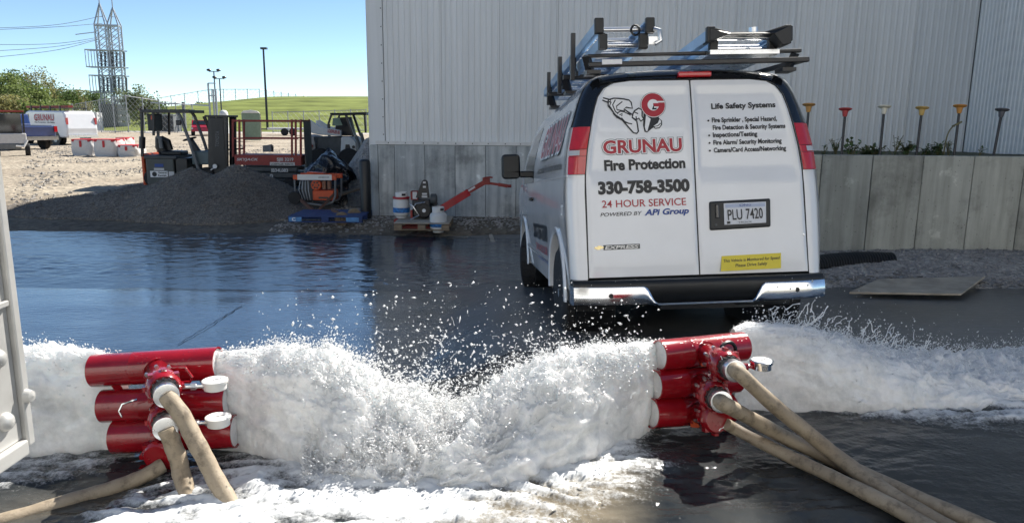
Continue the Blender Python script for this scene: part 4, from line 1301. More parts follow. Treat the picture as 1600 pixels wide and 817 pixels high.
    poly_decal(Ld, MAT['letter_white'], pl(thumb), fr, -0.0094, 'emblem_thumb')
    m = MB(); stroke(m, pl(thumb), .007, fr, -0.0085, True); stroke(m, pl([(680, 378), (720, 370), (752, 345)]), .006, fr, -0.0085); m.build('emblem_line', K, Ld, recalc=False)
    cx_, cz_ = px2(706, 163)
    def disc(r_, mt, lift, nm):
        m = MB(); m.add([fr(cx_ + r_ * math.cos(a), cz_ + r_ * math.sin(a), lift) for a in np.linspace(0, 2 * math.pi, 41)[:-1]], [tuple(range(40))]); m.build(nm, mt, Ld, recalc=False)
    disc(.092, K, -0.0080, 'emblem_rim'); disc(.0895, MAT['letter_white'], -0.0072, 'emblem_ring'); disc(.085, MAT['letter_red'], -0.0064, 'emblem_disc'); disc(.041, MAT['letter_white'], -0.0056, 'emblem_hole')
    m = MB()
    m.add([fr(cx_ + x, cz_ + z, -0.0048) for x, z in [(.0, -.012), (.080, -.012), (.082, .012), (.0, .012)]], [(0, 1, 2, 3)]); m.build('emblem_bar', MAT['letter_red'], Ld, recalc=False)
    m = MB(); m.add([fr(cx_ + x, cz_ + z, -0.0042) for x, z in [(.028, .016), (.082, .016), (.080, .027), (.028, .027)]], [(0, 1, 2, 3)]); m.build('emblem_notch', MAT['letter_white'], Ld, recalc=False)
    m = MB(); m.add([fr(cx_ + x, cz_ + z, -0.0042) for x, z in [(-.012, -.034), (.002, 0), (.008, .0), (.004, -.022), (.026, -.022), (.02, -.034)]], [(0, 1, 2, 3, 4, 5)]); m.build('emblem_mark', K, Ld, recalc=False)
    # side lettering
    def sT(body_, mat, bl, br, h, lift, par, **k):
        a, c_ = sd(*bl, lift=.006), sd(*br, lift=.006)
        up_ = sd(bl[0], bl[1] + h) - sd(bl[0], bl[1])
        return lettering(body_, par, mat, a, c_, h, up_, lift=lift, **k)
    grunau(b, (2.05, 1.49), (.62, 1.485), .26, None, .002, sT)
    sT('Automatic Fire Safety Systems', K, (2.2, 1.345), (.50, 1.335), .06, .002, b, bold=.02)
    sT('330-758-3500', K, (2.62, .72), (1.42, .74), .13, .002, b, bold=.04)
    sT('24 HOUR', MAT['letter_red'], (2.45, .60), (1.45, .61), .07, .002, b, bold=.01)
    sT('POWERED BY APi Group', MAT['letter_blue'], (2.35, .53), (1.45, .535), .04, .002, b, bold=.01)
    sT('27', MAT['letter_white'], (.42, 1.00), (.30, 1.00), .07, .004, b, bold=.04)
    gm = MB(); gm.box(sd(.40, .98, .003), (.004, .0, .0))
    # ladder rack
    for y in (.30, 1.35, 2.40):
        m = MB()
        if y == .30:
            m.bar((-.75, y, 2.115), (.80, y, 2.135), .040, .024); m.bar((-.75, y - .03, 2.050), (.83, y - .06, 2.062), .040, .034)
        else: m.bar((-.78, y, 2.13), (.80, y, 2.14), .045, .04)
        cb = m.build('rack_bar', MAT['black_metal'], vt, bevel=.006)
        for s in (-1, 1):
            m = MB(); m.bar((s * .72, y + .05, 2.0), (s * .76, y, 2.12), .05, .04); m.box((s * .71, y + .05, 2.005), (.10, .14, .025))
            m.build('rack_foot', MAT['black_metal'], cb)
    for y, dz in ((.85, .36), (1.62, .32), (2.45, .32)):
        m = MB(); m.bar((-.775, y, 2.03), (-.765, y, 2.03 + dz), .035, .035, (0, 1, 0)); m.build('rack_post', MAT['black_metal'], vt, bevel=.004)
        m = MB(); m.cyl((-.75, y + .25, 2.20), (-.715, y + .25, 2.20), .075, 16); m.bar((-.74, y, 2.08), (-.74, y + .25, 2.20), .02, .03); m.build('clamp_pad', MAT['black_plastic'], vt)
    m = MB(); m.bar((.80, .24, 2.062), (.66, 1.6, 2.10), .04, .03); m.build('rack_side_rail', MAT['black_metal'], vt)
    m = MB(); m.prism([(-.66, .225, 2.045), (-.52, .225, 2.047), (-.52, .225, 2.080), (-.66, .225, 2.078)], (0, .02, 0)); m.build('rack_label', MAT['letter_white'], vt)
    return vt, Mx
VAN, VMX = make_van()
VM = Matrix.Translation(V(1.36, 4.95, -.17)) @ VMX
def ladder(label, x0, x1, y0, y1, z, dzf, sections, wide):
    t = thing('ladder', label, 'ladder', VM.translation, VMX.to_euler('XYZ'), 'blue ladders on the van roof')
    for k, (zo, ys_, ins) in enumerate(sections):
        for s, x in ((-1, x0 + ins), (1, x1 - ins)):
            za, zb = z + zo, z + zo + dzf
            m = MB()
            m.bar((x, y0 + ys_, za), (x, y1, zb), .012, .072); m.bar((x - s * .018, y0 + ys_, za + .034), (x - s * .018, y1, zb + .034), .034, .010); m.bar((x - s * .018, y0 + ys_, za - .034), (x - s * .018, y1, zb - .034), .034, .010)
            r_ = m.build('rail', MAT['blue_fibre'], t)
            m = MB(); m.box((x - s * .012, y0 + ys_ - .012, za), (.062, .045, .105)); m.build('rail_cap', MAT['black_plastic'], r_, bevel=.008)
        n = 9
        for i in range(n):
            f = (i + .3) / n
            y = y0 + ys_ + (y1 - y0 - ys_) * f
            m = MB(); m.cyl((x0 + ins + .01, y, z + zo + dzf * f), (x1 - ins - .01, y, z + zo + dzf * f), .019, 10)
            m.build('rung', MAT['alu'], t, smooth=True)
    return t
la = ladder('blue fibreglass extension ladder clamped on the left side of the van roof', -.715, -.34, .12, 3.3, 2.235, -.02, [(.045, 0, 0), (-.05, .05, .035)], .4)
def latch():
    m = MB(); m.tube([(-.33, .08, 2.25), (-.30, .06, 2.24), (-.29, .06, 2.17), (-.33, .06, 2.15)], .016, 8); m.b2((-.37, .07, 2.15), (-.30, .12, 2.20)); m.build('latch', MAT['alu'], la, smooth=True)
    m = MB(); m.tube([(-.43 + .03 * math.cos(a), .20 + .03 * math.sin(a) * .2, 2.27 + .035 * math.sin(a)) for a in np.linspace(0, 6.28, 12)], .008, 6); m.build('strap', MAT['black_plastic'], la)
    m = MB(); m.b2((-.70, .11, 2.13), (-.66, .16, 2.235)); m.build('end_block', MAT['black_plastic'], la)
latch()
lb = ladder('blue step ladder lying folded on the right side of the van roof', .065, .635, .14, 2.9, 2.20, -.07, [(.02, 0, 0), (-.045, .12, .06)], .5)
def topcap():
    m = MB(); m.prism([(.065, .10, 2.26), (.10, .10, 2.26), (.22, .12, 2.235), (.46, .12, 2.235), (.60, .10, 2.275), (.64, .10, 2.275), (.64, .10, 2.15), (.58, .10, 2.14), (.52, .10, 2.215), (.20, .10, 2.215), (.12, .10, 2.19), (.065, .10, 2.17)], (0, .16, 0)); m.build('spreader_plate', MAT['black_plastic'], lb, bevel=.005)
    m = MB(); m.b2((.10, .20, 2.10), (.60, .9, 2.13)); m.build('shelf', MAT['alu'], lb)
    m = MB(); m.cyl((.47, .35, 2.24), (.47, .35, 2.31), .035, 14); m.build('knob', MAT['alu'], lb, smooth=True)
topcap()
# ------------------------------------------------------------------ red discharge manifolds, hoses, trailer
def red_wet():
    m, nt, b = nodes_of('wet_red_paint')
    tc = nn(nt, 'ShaderNodeTexCoord')
    n1 = nn(nt, 'ShaderNodeTexNoise', Scale=6, Detail=7, Roughness=.6); nt.links.new(tc.outputs['Object'], n1.inputs['Vector'])
    nt.links.new(ramp(nt, n1.outputs[0], [(.3, (.21, .003, .008)), (.7, (.34, .006, .013))]), b.inputs['Base Color'])
    b.inputs['Roughness'].default_value = .22
    b.inputs['Coat Weight'].default_value = .7; b.inputs['Coat Roughness'].default_value = .08
    nc = nn(nt, 'ShaderNodeTexNoise', Scale=26, Detail=9, Roughness=.75); nt.links.new(tc.outputs['Object'], nc.inputs['Vector'])
    cm = nn(nt, 'ShaderNodeMixRGB'); nt.links.new(ramp(nt, nc.outputs[0], [(.64, (0, 0, 0)), (.68, (1, 1, 1))]), cm.inputs[0])
    nt.links.new(b.inputs['Base Color'].links[0].from_socket, cm.inputs[1]); cm.inputs[2].default_value = (.10, .045, .035, 1)
    nt.links.new(cm.outputs[0], b.inputs['Base Color'])
    v = nn(nt, 'ShaderNodeTexVoronoi', Scale=75); nt.links.new(tc.outputs['Object'], v.inputs['Vector'])
    n2 = nn(nt, 'ShaderNodeTexNoise', Scale=14, Detail=3); nt.links.new(tc.outputs['Object'], n2.inputs['Vector'])
    dr = ramp(nt, v.outputs['Distance'], [(.08, (1, 1, 1)), (.30, (0, 0, 0))])
    mu = nn(nt, 'ShaderNodeMixRGB', blend_type='MULTIPLY'); mu.inputs[0].default_value = 1; nt.links.new(dr, mu.inputs[1]); nt.links.new(ramp(nt, n2.outputs[0], [(.45, (0, 0, 0)), (.6, (1, 1, 1))]), mu.inputs[2])
    bump(nt, b, mu.outputs[0], .55, .004)
    return m
MAT['red_wet'] = red_wet()
MAT['hose'] = None
def hose_mat():
    m, nt, b = nodes_of('canvas_hose')
    tc = nn(nt, 'ShaderNodeTexCoord')
    n1 = nn(nt, 'ShaderNodeTexNoise', Scale=5, Detail=8, Roughness=.7); nt.links.new(tc.outputs['Object'], n1.inputs['Vector'])
    n2 = nn(nt, 'ShaderNodeTexNoise', Scale=22, Detail=6, Roughness=.7); nt.links.new(tc.outputs['Object'], n2.inputs['Vector'])
    mx = nn(nt, 'ShaderNodeMixRGB', blend_type='MULTIPLY'); mx.inputs[0].default_value = .8
    nt.links.new(ramp(nt, n1.outputs[0], [(.3, (.23, .18, .122)), (.7, (.40, .33, .24))]), mx.inputs[1])
    nt.links.new(ramp(nt, n2.outputs[0], [(.33, (.40, .38, .36)), (.5, (1, 1, 1))]), mx.inputs[2])
    nt.links.new(mx.outputs[0], b.inputs['Base Color'])
    b.inputs['Roughness'].default_value = .62
    w = nn(nt, 'ShaderNodeTexNoise', Scale=160, Detail=3); nt.links.new(tc.outputs['Object'], w.inputs['Vector'])
    bump(nt, b, w.outputs[0], .35, .003)
    return m
MAT['hose'] = hose_mat()
def smooth_path(pts, n=48):
    P = [V(*p) for p in pts]; P = [P[0] * 2 - P[1]] + P + [P[-1] * 2 - P[-2]]
    out = []
    m = len(P) - 3
    for k in range(n + 1):
        t = k / n * m; i = min(int(t), m - 1); f = t - i
        a, b, c, d = P[i:i + 4]
        out.append(.5 * ((2 * b) + (c - a) * f + (2 * a - 5 * b + 4 * c - d) * f * f + (3 * b - a - 3 * c + d) * f ** 3))
    return out
def open_pipe(m, a, b, r, n=32, wall=.006):
    a, b = V(*a), V(*b); ax = (b - a).normalized(); L = (b - a).length
    m.lathe(a, [(r - wall, .02), (r - wall, 0), (r, 0), (r, L * .33), (r + .0008, L * .335), (r, L * .34), (r, L), (r - wall, L), (r - wall, L - .02)], n, ax, 0, False)
    m.lathe(a, [(r - wall, .02), (r - wall, L - .02)], n, ax, 0, False)

def manifold(label, stacks, neckdir, couplings, gauges, base, extra):
    """stacks: three (left end, right end); necks leave the middle of each pipe along neckdir"""
    t = thing('discharge_manifold', label, 'manifold', base)
    o = V(*base)
    nd = V(*neckdir).normalized()
    rr = .070
    cents = []
    for a, b in stacks:
        a, b = V(*a) - o, V(*b) - o
        m = MB(); open_pipe(m, a, b, rr)
        p = m.build('pipe', MAT['red_wet'], t, smooth=True, recalc=False)
        axp = (b - a).normalized(); Lp = (b - a).length
        m = MB()
        m.lathe(a, [(0, .006), (.0625, .006), (.0625, Lp - .006), (0, Lp - .006)], 28, axp, 0, False)
        m.build('water_core', MAT['foam'], p, smooth=True)
        cents.append((a.lerp(b, .5), (b - a).normalized()))
    # spacer lugs between the pipes
    for f in (-.19, .19):
        for (c0, d0), (c1, d1) in zip(cents[:-1], cents[1:]):
            m = MB(); p = c0 + d0 * f; q = c1 + d1 * f
            m.bar(p - V(0, 0, .064), q + V(0, 0, .062), .028, .028, tuple(d0)); m.build('spacer', MAT['red_wet'], t)
    for i, ((c, d), (cp, hasring)) in enumerate(zip(cents, couplings)):
        cp = V(*cp) - o
        ax = (cp - c).normalized(); L = (cp - c).length
        m = MB()
        m.lathe(c, [(.046, .03), (.046, .075), (.049, .082), (.049, L * .55), (.053, L * .58), (.058, L * .62), (.058, L * .80), (.066, L * .82), (.066, L * .94), (.055, L), (.0, L)], 24, ax)
        nk = m.build('inlet_neck', MAT['red_wet'], t, smooth=True)
        x = ax.orthogonal().normalized(); y = ax.cross(x)
        m = MB(); m.tube([c + ax * (.062 + .004 * math.sin(3 * a)) + (x * math.cos(a) + y * math.sin(a)) * .053 for a in np.linspace(0, 6.2832, 40)], .0055, 6, False); m.build('weld_bead', MAT['red_wet'], nk, smooth=True)
        m = MB()
        for k in range(8):
            a = 2 * math.pi * k / 8 + .3; q = c + ax * (L * .60) + (x * math.cos(a) + y * math.sin(a)) * .060
            m.cyl(q - ax * .008, q + ax * .012, .0075, 6)
        tag(m.build('bolts', MAT['steel'], nk), kind='stuff')
        m = MB()
        for k in range(8):
            a = 2 * math.pi * k / 8; x = ax.orthogonal().normalized(); y = ax.cross(x)
            q = c + ax * L * .88 + (x * math.cos(a) + y * math.sin(a)) * .066
            m.box(q, (.018, .018, .03), ax.to_track_quat('Z', 'Y').to_matrix())
        tag(m.build('coupling_lugs', MAT['red_wet'], nk), kind='stuff')
        if hasring:
            m = MB(); m.lathe(c + ax * L, [(.045, -.005), (.047, .0), (.047, .028), (.043, .03), (.043, .032)], 24, ax)
            for k in range(14):
                a = 2 * math.pi * k / 14; x = ax.orthogonal().normalized(); y = ax.cross(x)
                m.box(c + ax * (L + .014) + (x * math.cos(a) + y * math.sin(a)) * .047, (.008, .008, .026), ax.to_track_quat('Z', 'Y').to_matrix())
            m.build('black_collar', MAT['black_metal'], t, smooth=True)
            m = MB(); m.lathe(c + ax * (L + .03), [(.043, 0), (.044, .003), (.044, .036), (.046, .038), (.046, .048), (.040, .05)], 24, ax); m.build('hose_coupling', MAT['alu'], t, smooth=True)
    for g, stem, mat in gauges:
        g = V(*g) - o; stem = V(*stem) - o
        m = MB(); m.lathe(g, [(.036, -.030), (.044, -.026), (.0445, -.002), (.050, .0), (.050, .010), (.046, .012), (.0, .011)], 26); gg = m.build('gauge', mat, t, smooth=True)
        m = MB(); m.lathe(g + V(0, 0, .0122), [(.0, 0), (.042, .0)], 24); dl = m.build('gauge_dial', MAT['letter_white'], gg, recalc=False)
        m = MB(); m.bar(g + V(-.006, -.01, .0135), g + V(.022, .012, .0135), .004, .001); m.build('gauge_needle', MAT['letter_black'], gg)
        m = MB(); s2 = g + V(0, 0, -.012); m.cyl(stem, s2.lerp(stem, .2), .009, 8); m.cyl(stem.lerp(s2, .25), stem.lerp(s2, .42), .015, 6); m.cyl(stem.lerp(s2, .62), stem.lerp(s2, .72), .014, 6); m.build('gauge_stem', MAT['alu'] if mat is MAT['dirty_white'] else MAT['red_wet'], t, smooth=True)
    extra(t, o, cents)
    return t

C1 = [(at(257, 609, 2.86), True), (at(259, 660, 2.90), True), (at(246, 716, 2.96), False)]
C2 = [(at(1138, 573, 3.14), True), (at(1119, 621, 3.14), True), (at(1122, 655, 3.22), False)]
def neck_end(st, cp, ext):
    c = V(*st[0]).lerp(V(*st[1]), .5); cp = V(*cp)
    ax = (cp - c).normalized()
    return cp + ax * ext, cp + ax * (ext + .05)
M1 = [(at(147, 579, 3.15), at(342, 567, 3.15)), (at(162, 634, 3.135), at(357, 625, 3.135)), (at(180, 682, 3.125), at(369, 673, 3.125))]
def ex1(t, o, cents):
    m = MB(); c = V(-1.485, 2.84, .30) - o
    m.tube([V(-1.43, 2.90, .43) - o, V(-1.33, 2.88, .44) - o, V(-1.305, 2.88, .40) - o, V(-1.32, 2.89, .375) - o, V(-1.40, 2.90, .37) - o], .006, 6); m.build('latch_handle', MAT['red_wet'], t, smooth=True)
    m = MB(); m.tube([V(-1.53, 2.86, .31) - o, V(-1.575, 2.83, .30) - o, V(-1.585, 2.82, .275) - o, V(-1.575, 2.82, .25) - o], .005, 6); m.build('drain_lever', MAT['chrome'], t, smooth=True)
    m = MB(); m.bar(V(-1.50, 2.95, .36) - o, V(-1.44, 2.92, .02) - o, .05, .03, (1, 0, 0)); m.bar(V(-1.52, 2.82, .02) - o, V(-1.38, 2.84, .02) - o, .04, .03); m.build('stand', MAT['red_wet'], t)
manifold('red three-pipe discharge manifold with two white gauges beside the riveted trailer', M1, (0.15, -1, -.25),
         C1,
         [(at(336, 597, 2.96), at(285, 604, 2.93), MAT['dirty_white']), (at(341, 654, 2.96), at(288, 662, 2.95), MAT['dirty_white'])], (-1.47, 3.0, 0), ex1)
M2 = [(at(1029, 555, 3.37), at(1160, 541, 3.54)), (at(1022, 601, 3.37), at(1150, 590, 3.54)), (at(1017, 645, 3.37), at(1140, 637, 3.54))]
def ex2(t, o, cents):
    m = MB(); L = []
    for (c, d) in cents: L.append(c)
    p = [V(.985, 3.20, .40), V(.962, 3.17, .36), V(.94, 3.16, .27), V(.935, 3.16, .17), V(.935, 3.17, .05)]
    m.grid([[q - o + V(-.010, -.004, 0), q - o + V(.010, .002, 0)] for q in p]); 
    st = m.build('strap', MAT['black_plastic'], t); st.modifiers.new('solid', 'SOLIDIFY').thickness = .004
    m = MB(); m.tube([V(.985 + .054 * math.cos(a) * .87, 3.235 + .054 * math.cos(a) * .48, .405 + .054 * math.sin(a)) - o for a in np.linspace(0, 6.28, 20)], .009, 6, False); m.build('strap_loop', MAT['black_plastic'], t, smooth=True)
    m = MB(); m.box(V(.945, 3.145, .30) - o, (.035, .025, .085)); bk = m.build('ratchet', MAT['black_metal'], t, bevel=.005)
    m = MB(); m.cyl(V(.945, 3.13, .335) - o, V(.945, 3.12, .335) - o, .013, 12); m.build('ratchet_bolt', MAT['alu'], bk)
    for z, (c, d) in zip((0, 1, 2), cents):
        m = MB(); e = c + V(.02, -.085, .0) - d * .09
        m.prism([c + V(-.02, -.075, .02), c + V(-.02, -.075, -.05), c + V(.02, -.09, -.045), c + V(.03, -.09, .0)], (.012, -.008, 0)); m.build('orange_patch', MAT['orange'], t, bevel=.004)  # small orange piece in front of each pipe's middle
manifold('red three-pipe discharge manifold held by a black strap, in front of the van', M2, (.48, -.87, -.2),
         C2,
         [(at(1190, 566, 3.16), at(1152, 574, 3.13), MAT['chrome']), ], (.9, 3.35, 0), ex2)

def hose(label, pts, r0_, r1_, group='canvas fire hoses on the wet ground', flat=1.0, z=None):
    P = smooth_path(pts, 60)
    rs = []
    for i, p in enumerate(P):
        f = i / len(P)
        rs.append(r0_ + (r1_ - r0_) * f + .0007 * math.sin(i * .9) + .0006 * math.sin(i * .37))
    m = MB()
    o = V(*pts[0])
    P = [p + V(.002 * math.sin(i * .31), .002 * math.sin(i * .23), 0) * min(1, i / 10) for i, p in enumerate(P)]
    m.tube([p - o for p in P], rs, 18)
    ob = m.build('fire_hose', MAT['hose'], None, smooth=True)
    ob.location = o
    return tag(ob, label, 'hose', group)
def ends(M_, C_, k, e=.066): return list(neck_end(M_[k], C_[k][0], e))
hose('tan canvas hose from the top coupling of the gauge manifold, plunging into foam', ends(M1, C1, 0)[:1] + [at(291, 660, 2.80), at(313, 703, 2.79), at(337, 748, 2.78), at(360, 788, 2.76), at(378, 824, 2.72)], .032, .034)
hose('shorter tan canvas hose from the middle coupling of the gauge manifold', ends(M1, C1, 1)[:1] + [at(275, 706, 2.86), at(285, 745, 2.85), at(297, 792, 2.80)], .033, .034)
hose('thin tan hose lying half under water at the left, below the trailer', [at(255, 726, 2.97), at(215, 748, 2.91), at(150, 770, 2.82), at(60, 797, 2.70), at(-60, 832, 2.55)], .030, .028)
hose('upper grey-tan canvas hose from the strapped manifold, crossing over the others', ends(M2, C2, 0) + [at(1215, 637, 3.06), at(1262, 676, 3.06), at(1310, 714, 3.02), at(1372, 760, 2.84), at(1440, 801, 2.66), at(1540, 857, 2.45)], .031, .032)
hose('middle grey-tan canvas hose from the strapped manifold, passing under the crossing', ends(M2, C2, 1) + [at(1190, 662, 3.14), at(1235, 687, 3.18), at(1290, 713, 3.10), at(1345, 738, 2.97), at(1420, 772, 2.79), at(1520, 815, 2.58), at(1640, 866, 2.38)], .032, .030)
hose('lowest grey-tan canvas hose from the strapped manifold, nearest the camera', [at(1135, 662, 3.22), at(1152, 672, 3.24), at(1230, 711, 3.10), at(1300, 744, 2.93), at(1380, 783, 2.74), at(1445, 820, 2.58), at(1540, 880, 2.35)], .025, .031)

def trailer():
    t = thing('trailer', 'white riveted aluminium side of a trailer at the left edge of the picture', 'trailer', (-1.037, 1.48, .775))
    A = M('trailer_alu', (.50, .495, .475), .42, .35, .12, 7, bmp=.12, bscale=18)
    A2 = M('trailer_post', (.33, .32, .30), .5, .3, .22, 5, bmp=.2, bscale=14)
    m = MB(); m.b2((-.06, -2.4, 0), (0, -.012, .70)); m.build('side_panel', A, t)
    m = MB(); m.b2((-.10, -2.4, .705), (-.035, -.012, 3.0)); m.build('upper_panel', A2, t)
    m = MB(); m.b2((-.05, -.010, -.02), (.012, .012, .73)); m.build('corner_post', A, t, bevel=.004)
    m = MB(); m.b2((-.10, -.010, .735), (-.012, .012, 3.0)); m.tube([(-.02, .0, .70), (-.03, .004, 1.0), (-.042, .004, 1.5), (-.05, .002, 2.6)], .012, 8); m.build('upper_post', A2, t, bevel=.004)
    m = MB(); m.b2((-.03, -2.4, -.035), (.014, -.012, -.002)); m.build('bottom_rail', A, t, bevel=.004)
    for z in (.29, .50, .66):
        m = MB(); m.b2((.002, -.30, z), (.010, -.014, z + .012)); m.build('seam', A, t, bevel=.002)
    zs = (.055, .19, .34, .455, .575, .69)
    for i, z in enumerate(zs):
        m = MB(); m.lathe((.0, -.055, z), [(.020, 0), (.020, .003), (.016, .010), (.009, .015), (.0, .016)], 14, (1, 0, 0)); m.build('rivet', A, t, smooth=True)
    for z in (.12, .40, .60):
        m = MB(); m.lathe((.0, -.135, z), [(.014, 0), (.014, .003), (.009, .008), (.0, .010)], 12, (1, 0, 0)); m.build('rivet', A, t, smooth=True)
    m = MB(); m.lathe((.012, .0, .09), [(.016, 0), (.012, .012), (.0, .016)], 12, (1, 0, 0)); m.build('rivet', A, t, smooth=True)
trailer()
# ------------------------------------------------------------------ things along the warehouse
def gnd(px, py): return ground_at(px, py)
def retaining_things():
    x0, y0, zt = RW
    caps = [(1264, 163, 'rubber', 'orange', 'dull orange', 'partly hidden by the van roof corner'), (1321, 170, 'red', 'red', 'red', ''), (1382, 166, 'white', 'white', 'white', ''), (1441, 168, 'y', 'y', 'yellow', ''), (1500, 165, 'o', 'o', 'orange', ''), (1566, 171, 'g', 'g', 'grey', '')]
    cols_ = {'dull orange': (.50, .26, .07), 'red': (.45, .05, .05), 'white': (.72, .68, .55), 'yellow': (.60, .40, .12), 'orange': (.58, .26, .05), 'grey': (.09, .09, .10)}
    labs = {'dull orange': 'rebar stake with a dull orange cap, beside the van roof corner', 'red': 'rebar stake with a red cap on the retaining wall', 'white': 'rebar stake with a white cap on the retaining wall', 'yellow': 'rebar stake with a pale yellow cap on the retaining wall', 'orange': 'rebar stake with a bright orange cap on the retaining wall', 'grey': 'rebar stake with a dark grey cap, leaning, rightmost on the wall'}
    basex = [1258, 1315, 1375, 1432, 1491, 1552]
    for (px, py, a, b, c, d), bx in zip(caps, basex):
        D = 9.15
        top = at(px, py, D); bot = at(bx, 239, D); bot.z = zt - .12
        t = thing('rebar_stake', labs[c], 'stake', bot, (0, 0, 0), 'capped rebar stakes along the retaining wall')
        q = top - bot
        m = MB(); m.cyl((0, 0, 0), q - V(0, 0, .03), .016, 8); m.build('rod', MAT['black_metal'], t)
        mc = M('cap_' + c.replace(' ', '_'), cols_[c], .5)
        m = MB(); ax = q.normalized(); m.lathe(q - ax * .10, [(.020, 0), (.026, .01), (.036, .07), (.075, .088), (.078, .10), (.05, .104), (.0, .104)], 14, ax); m.build('cap', mc, t, smooth=True)
    lm = M('weed_leaf', (.055, .10, .030), .7, 0, .4, 9)
    lm2 = M('dry_stem', (.14, .13, .06), .8, 0, .3, 9)
    def weed(px, h, n, kind, lab):
        b = at(px, 240, 9.1 + rnd.uniform(-.05, .5)); b.z = zt - .09
        t = thing('weed', lab, 'weed', b, (0, 0, rnd.random() * 6), 'weeds growing on top of the retaining wall')
        st = MB(); lv = MB()
        for k in range(n):
            a = rnd.random() * 6.28; sp = rnd.uniform(.1, .6) * h * (1.2 if kind == 'bush' else .55)
            tip = V(math.cos(a) * sp, math.sin(a) * sp * .5, h * rnd.uniform(.45, 1))
            mid = V(tip.x * .3, tip.y * .3, tip.z * .6)
            st.tube([(0, 0, 0), mid, tip], .0035, 4, False)
            for j in range(7 if kind == 'bush' else 4):
                f = rnd.uniform(.3, 1); p = mid.lerp(tip, (f - .3) / .7)
                d = V(rnd.gauss(0, 1), rnd.gauss(0, 1), rnd.gauss(.2, .6)).normalized(); s = d.cross(V(0, 0, 1)).normalized()
                L = rnd.uniform(.03, .075); w = L * (.34 if kind == 'bush' else .15)
                lv.add([p, p + d * L * .5 + s * w, p + d * L + V(0, 0, -.01), p + d * L * .5 - s * w], [(0, 1, 2, 3)])
        st.build('stem', lm2, t, recalc=False); lv.build('leaves', lm, t, recalc=False)
    for px, h, n, kd, lab in ((1288, .20, 8, 'g', 'thin grassy weed nearest the van on the wall'), (1306, .30, 12, 'g', 'tall grassy weed left of the red-capped stake'), (1332, .26, 16, 'bush', 'leafy weed just right of the red-capped stake'), (1352, .18, 12, 'bush', 'low leafy weed between the red and white caps'), (1366, .20, 18, 'bush', 'dense leafy weed at the white-capped stake'), (1398, .34, 9, 'g', 'tall thin weed right of the white-capped stake'), (1416, .26, 20, 'bush', 'broad leafy weed left of the yellow-capped stake'), (1446, .20, 14, 'bush', 'leafy weed at the foot of the yellow-capped stake'), (1466, .24, 18, 'bush', 'leafy weed between the yellow and orange caps'), (1482, .26, 10, 'g', 'grassy weed just left of the orange-capped stake'), (1530, .20, 5, 'g', 'sparse grassy weed right of the orange-capped stake')):
        weed(px, h, n, kd, lab)
    # bent dry stalk
    b = at(1474, 241, 9.2); m = MB(); m.tube(smooth_path([(0, 0, -.05), (.02, 0, .22), (.08, 0, .34), (.18, 0, .40)], 16), .008, 6)
    for k in range(10): m.box((.08 + .01 * k, rnd.gauss(0, .01), .34 + .006 * k), (.03, .01, .012))
    o = m.build('dry_stalk', lm2); o.location = b; tag(o, 'bent dry weed stalk leaning right beside the orange-capped stake', 'weed')
    # corrugated pipe
    a, b = at(1262, 431, 8.15), at(1392, 424, 8.45)
    a.z = g1(a.x, a.y) + .07; b.z = g1(b.x, b.y) + .01
    m = MB(); N_ = 90
    m.tube([a.lerp(b, k / N_) - a + V(0, .05 * math.sin(k / N_ * 3), .02 * math.sin(k / N_ * 3)) for k in range(N_ + 1)], [(.115 if k % 3 else .095) for k in range(N_ + 1)], 18)
    o = m.build('drain_pipe', MAT['black_plastic']); o.location = a; tag(o, 'black corrugated drain pipe lying at the foot of the retaining wall', 'pipe')
    # board
    q = [ground_at(1326, 467), ground_at(1500, 470), ground_at(1537, 447), ground_at(1372, 449)]
    for p in q: p.z = g1(p.x, p.y) + .05
    q[2].z += .03; q[3].z += .02
    o0 = q[0].copy()
    m = MB(); m.prism([p - o0 for p in q], (0, 0, .020)); o = m.build('plywood_board', MAT['board'], None, bevel=.003); o.location = o0; tag(o, 'weathered plywood board lying on the gravel below the retaining wall', 'board')
retaining_things()

def bollard():
    p = at(572, 333, 14.75)
    t = thing('bollard', 'dark blue-black bollard standing against the warehouse corner', 'bollard', (p.x, p.y, g1(p.x, p.y) - .03))
    h = at(572, 241, 14.75).z - p.z
    m = MB(); m.lathe((0, 0, 0), [(.107, 0), (.107, h), (.095, h + .025), (.05, h + .05), (0, h + .055)], 20); m.build('sleeve', MAT['black_plastic'], t, smooth=True)
    m = MB(); m.lathe((0, 0, .06), [(.110, 0), (.110, .05), (.107, .052)], 20); m.build('base_band', MAT['black_metal'], t, smooth=True)
bollard()

def pallet(label, px0, px1, py, D, depth, mat, th=.115, group=None, top_slats=7, sheet=False, rot=0):
    a, b = at(px0, py, D), at(px1, py, D)
    w = b.x - a.x
    zz = max(g1(a.x + w * f, a.y + depth * q) for f in (0, .5, 1) for q in (0, .5, 1))
    t = thing('pallet', label, 'pallet', ((a.x + b.x) / 2, (a.y + b.y) / 2, zz + .012), (0, 0, rot), group)
    for k in range(3):
        x = (-.5 + .5 * k) * w; x = max(-w / 2 + .07, min(w / 2 - .07, x))
        for j in range(3):
            m = MB(); y = .045 + (depth - .09) * j / 2
            m.box((x, y, th * .45), (.14, .09, th * .72)); m.build('block', mat, t, bevel=.004)
    for j in range(3):
        m = MB(); m.box((0, .05 + (depth - .1) * j / 2, .010), (w, .09, .018)); m.build('runner', mat, t)
    if sheet:
        m = MB(); m.box((0, depth / 2, th), (w, depth, .022)); m.build('deck_sheet', MAT['board'], t, bevel=.003)
    else:
        for k in range(top_slats):
            m = MB(); y = .045 + (depth - .09) * k / (top_slats - 1)
            m.box((rnd.uniform(-.004, .004), y, th - .010 + rnd.uniform(-.003, .003)), (w, .088, .018)); m.build('slat', mat, t, bevel=.002)
    return t, w
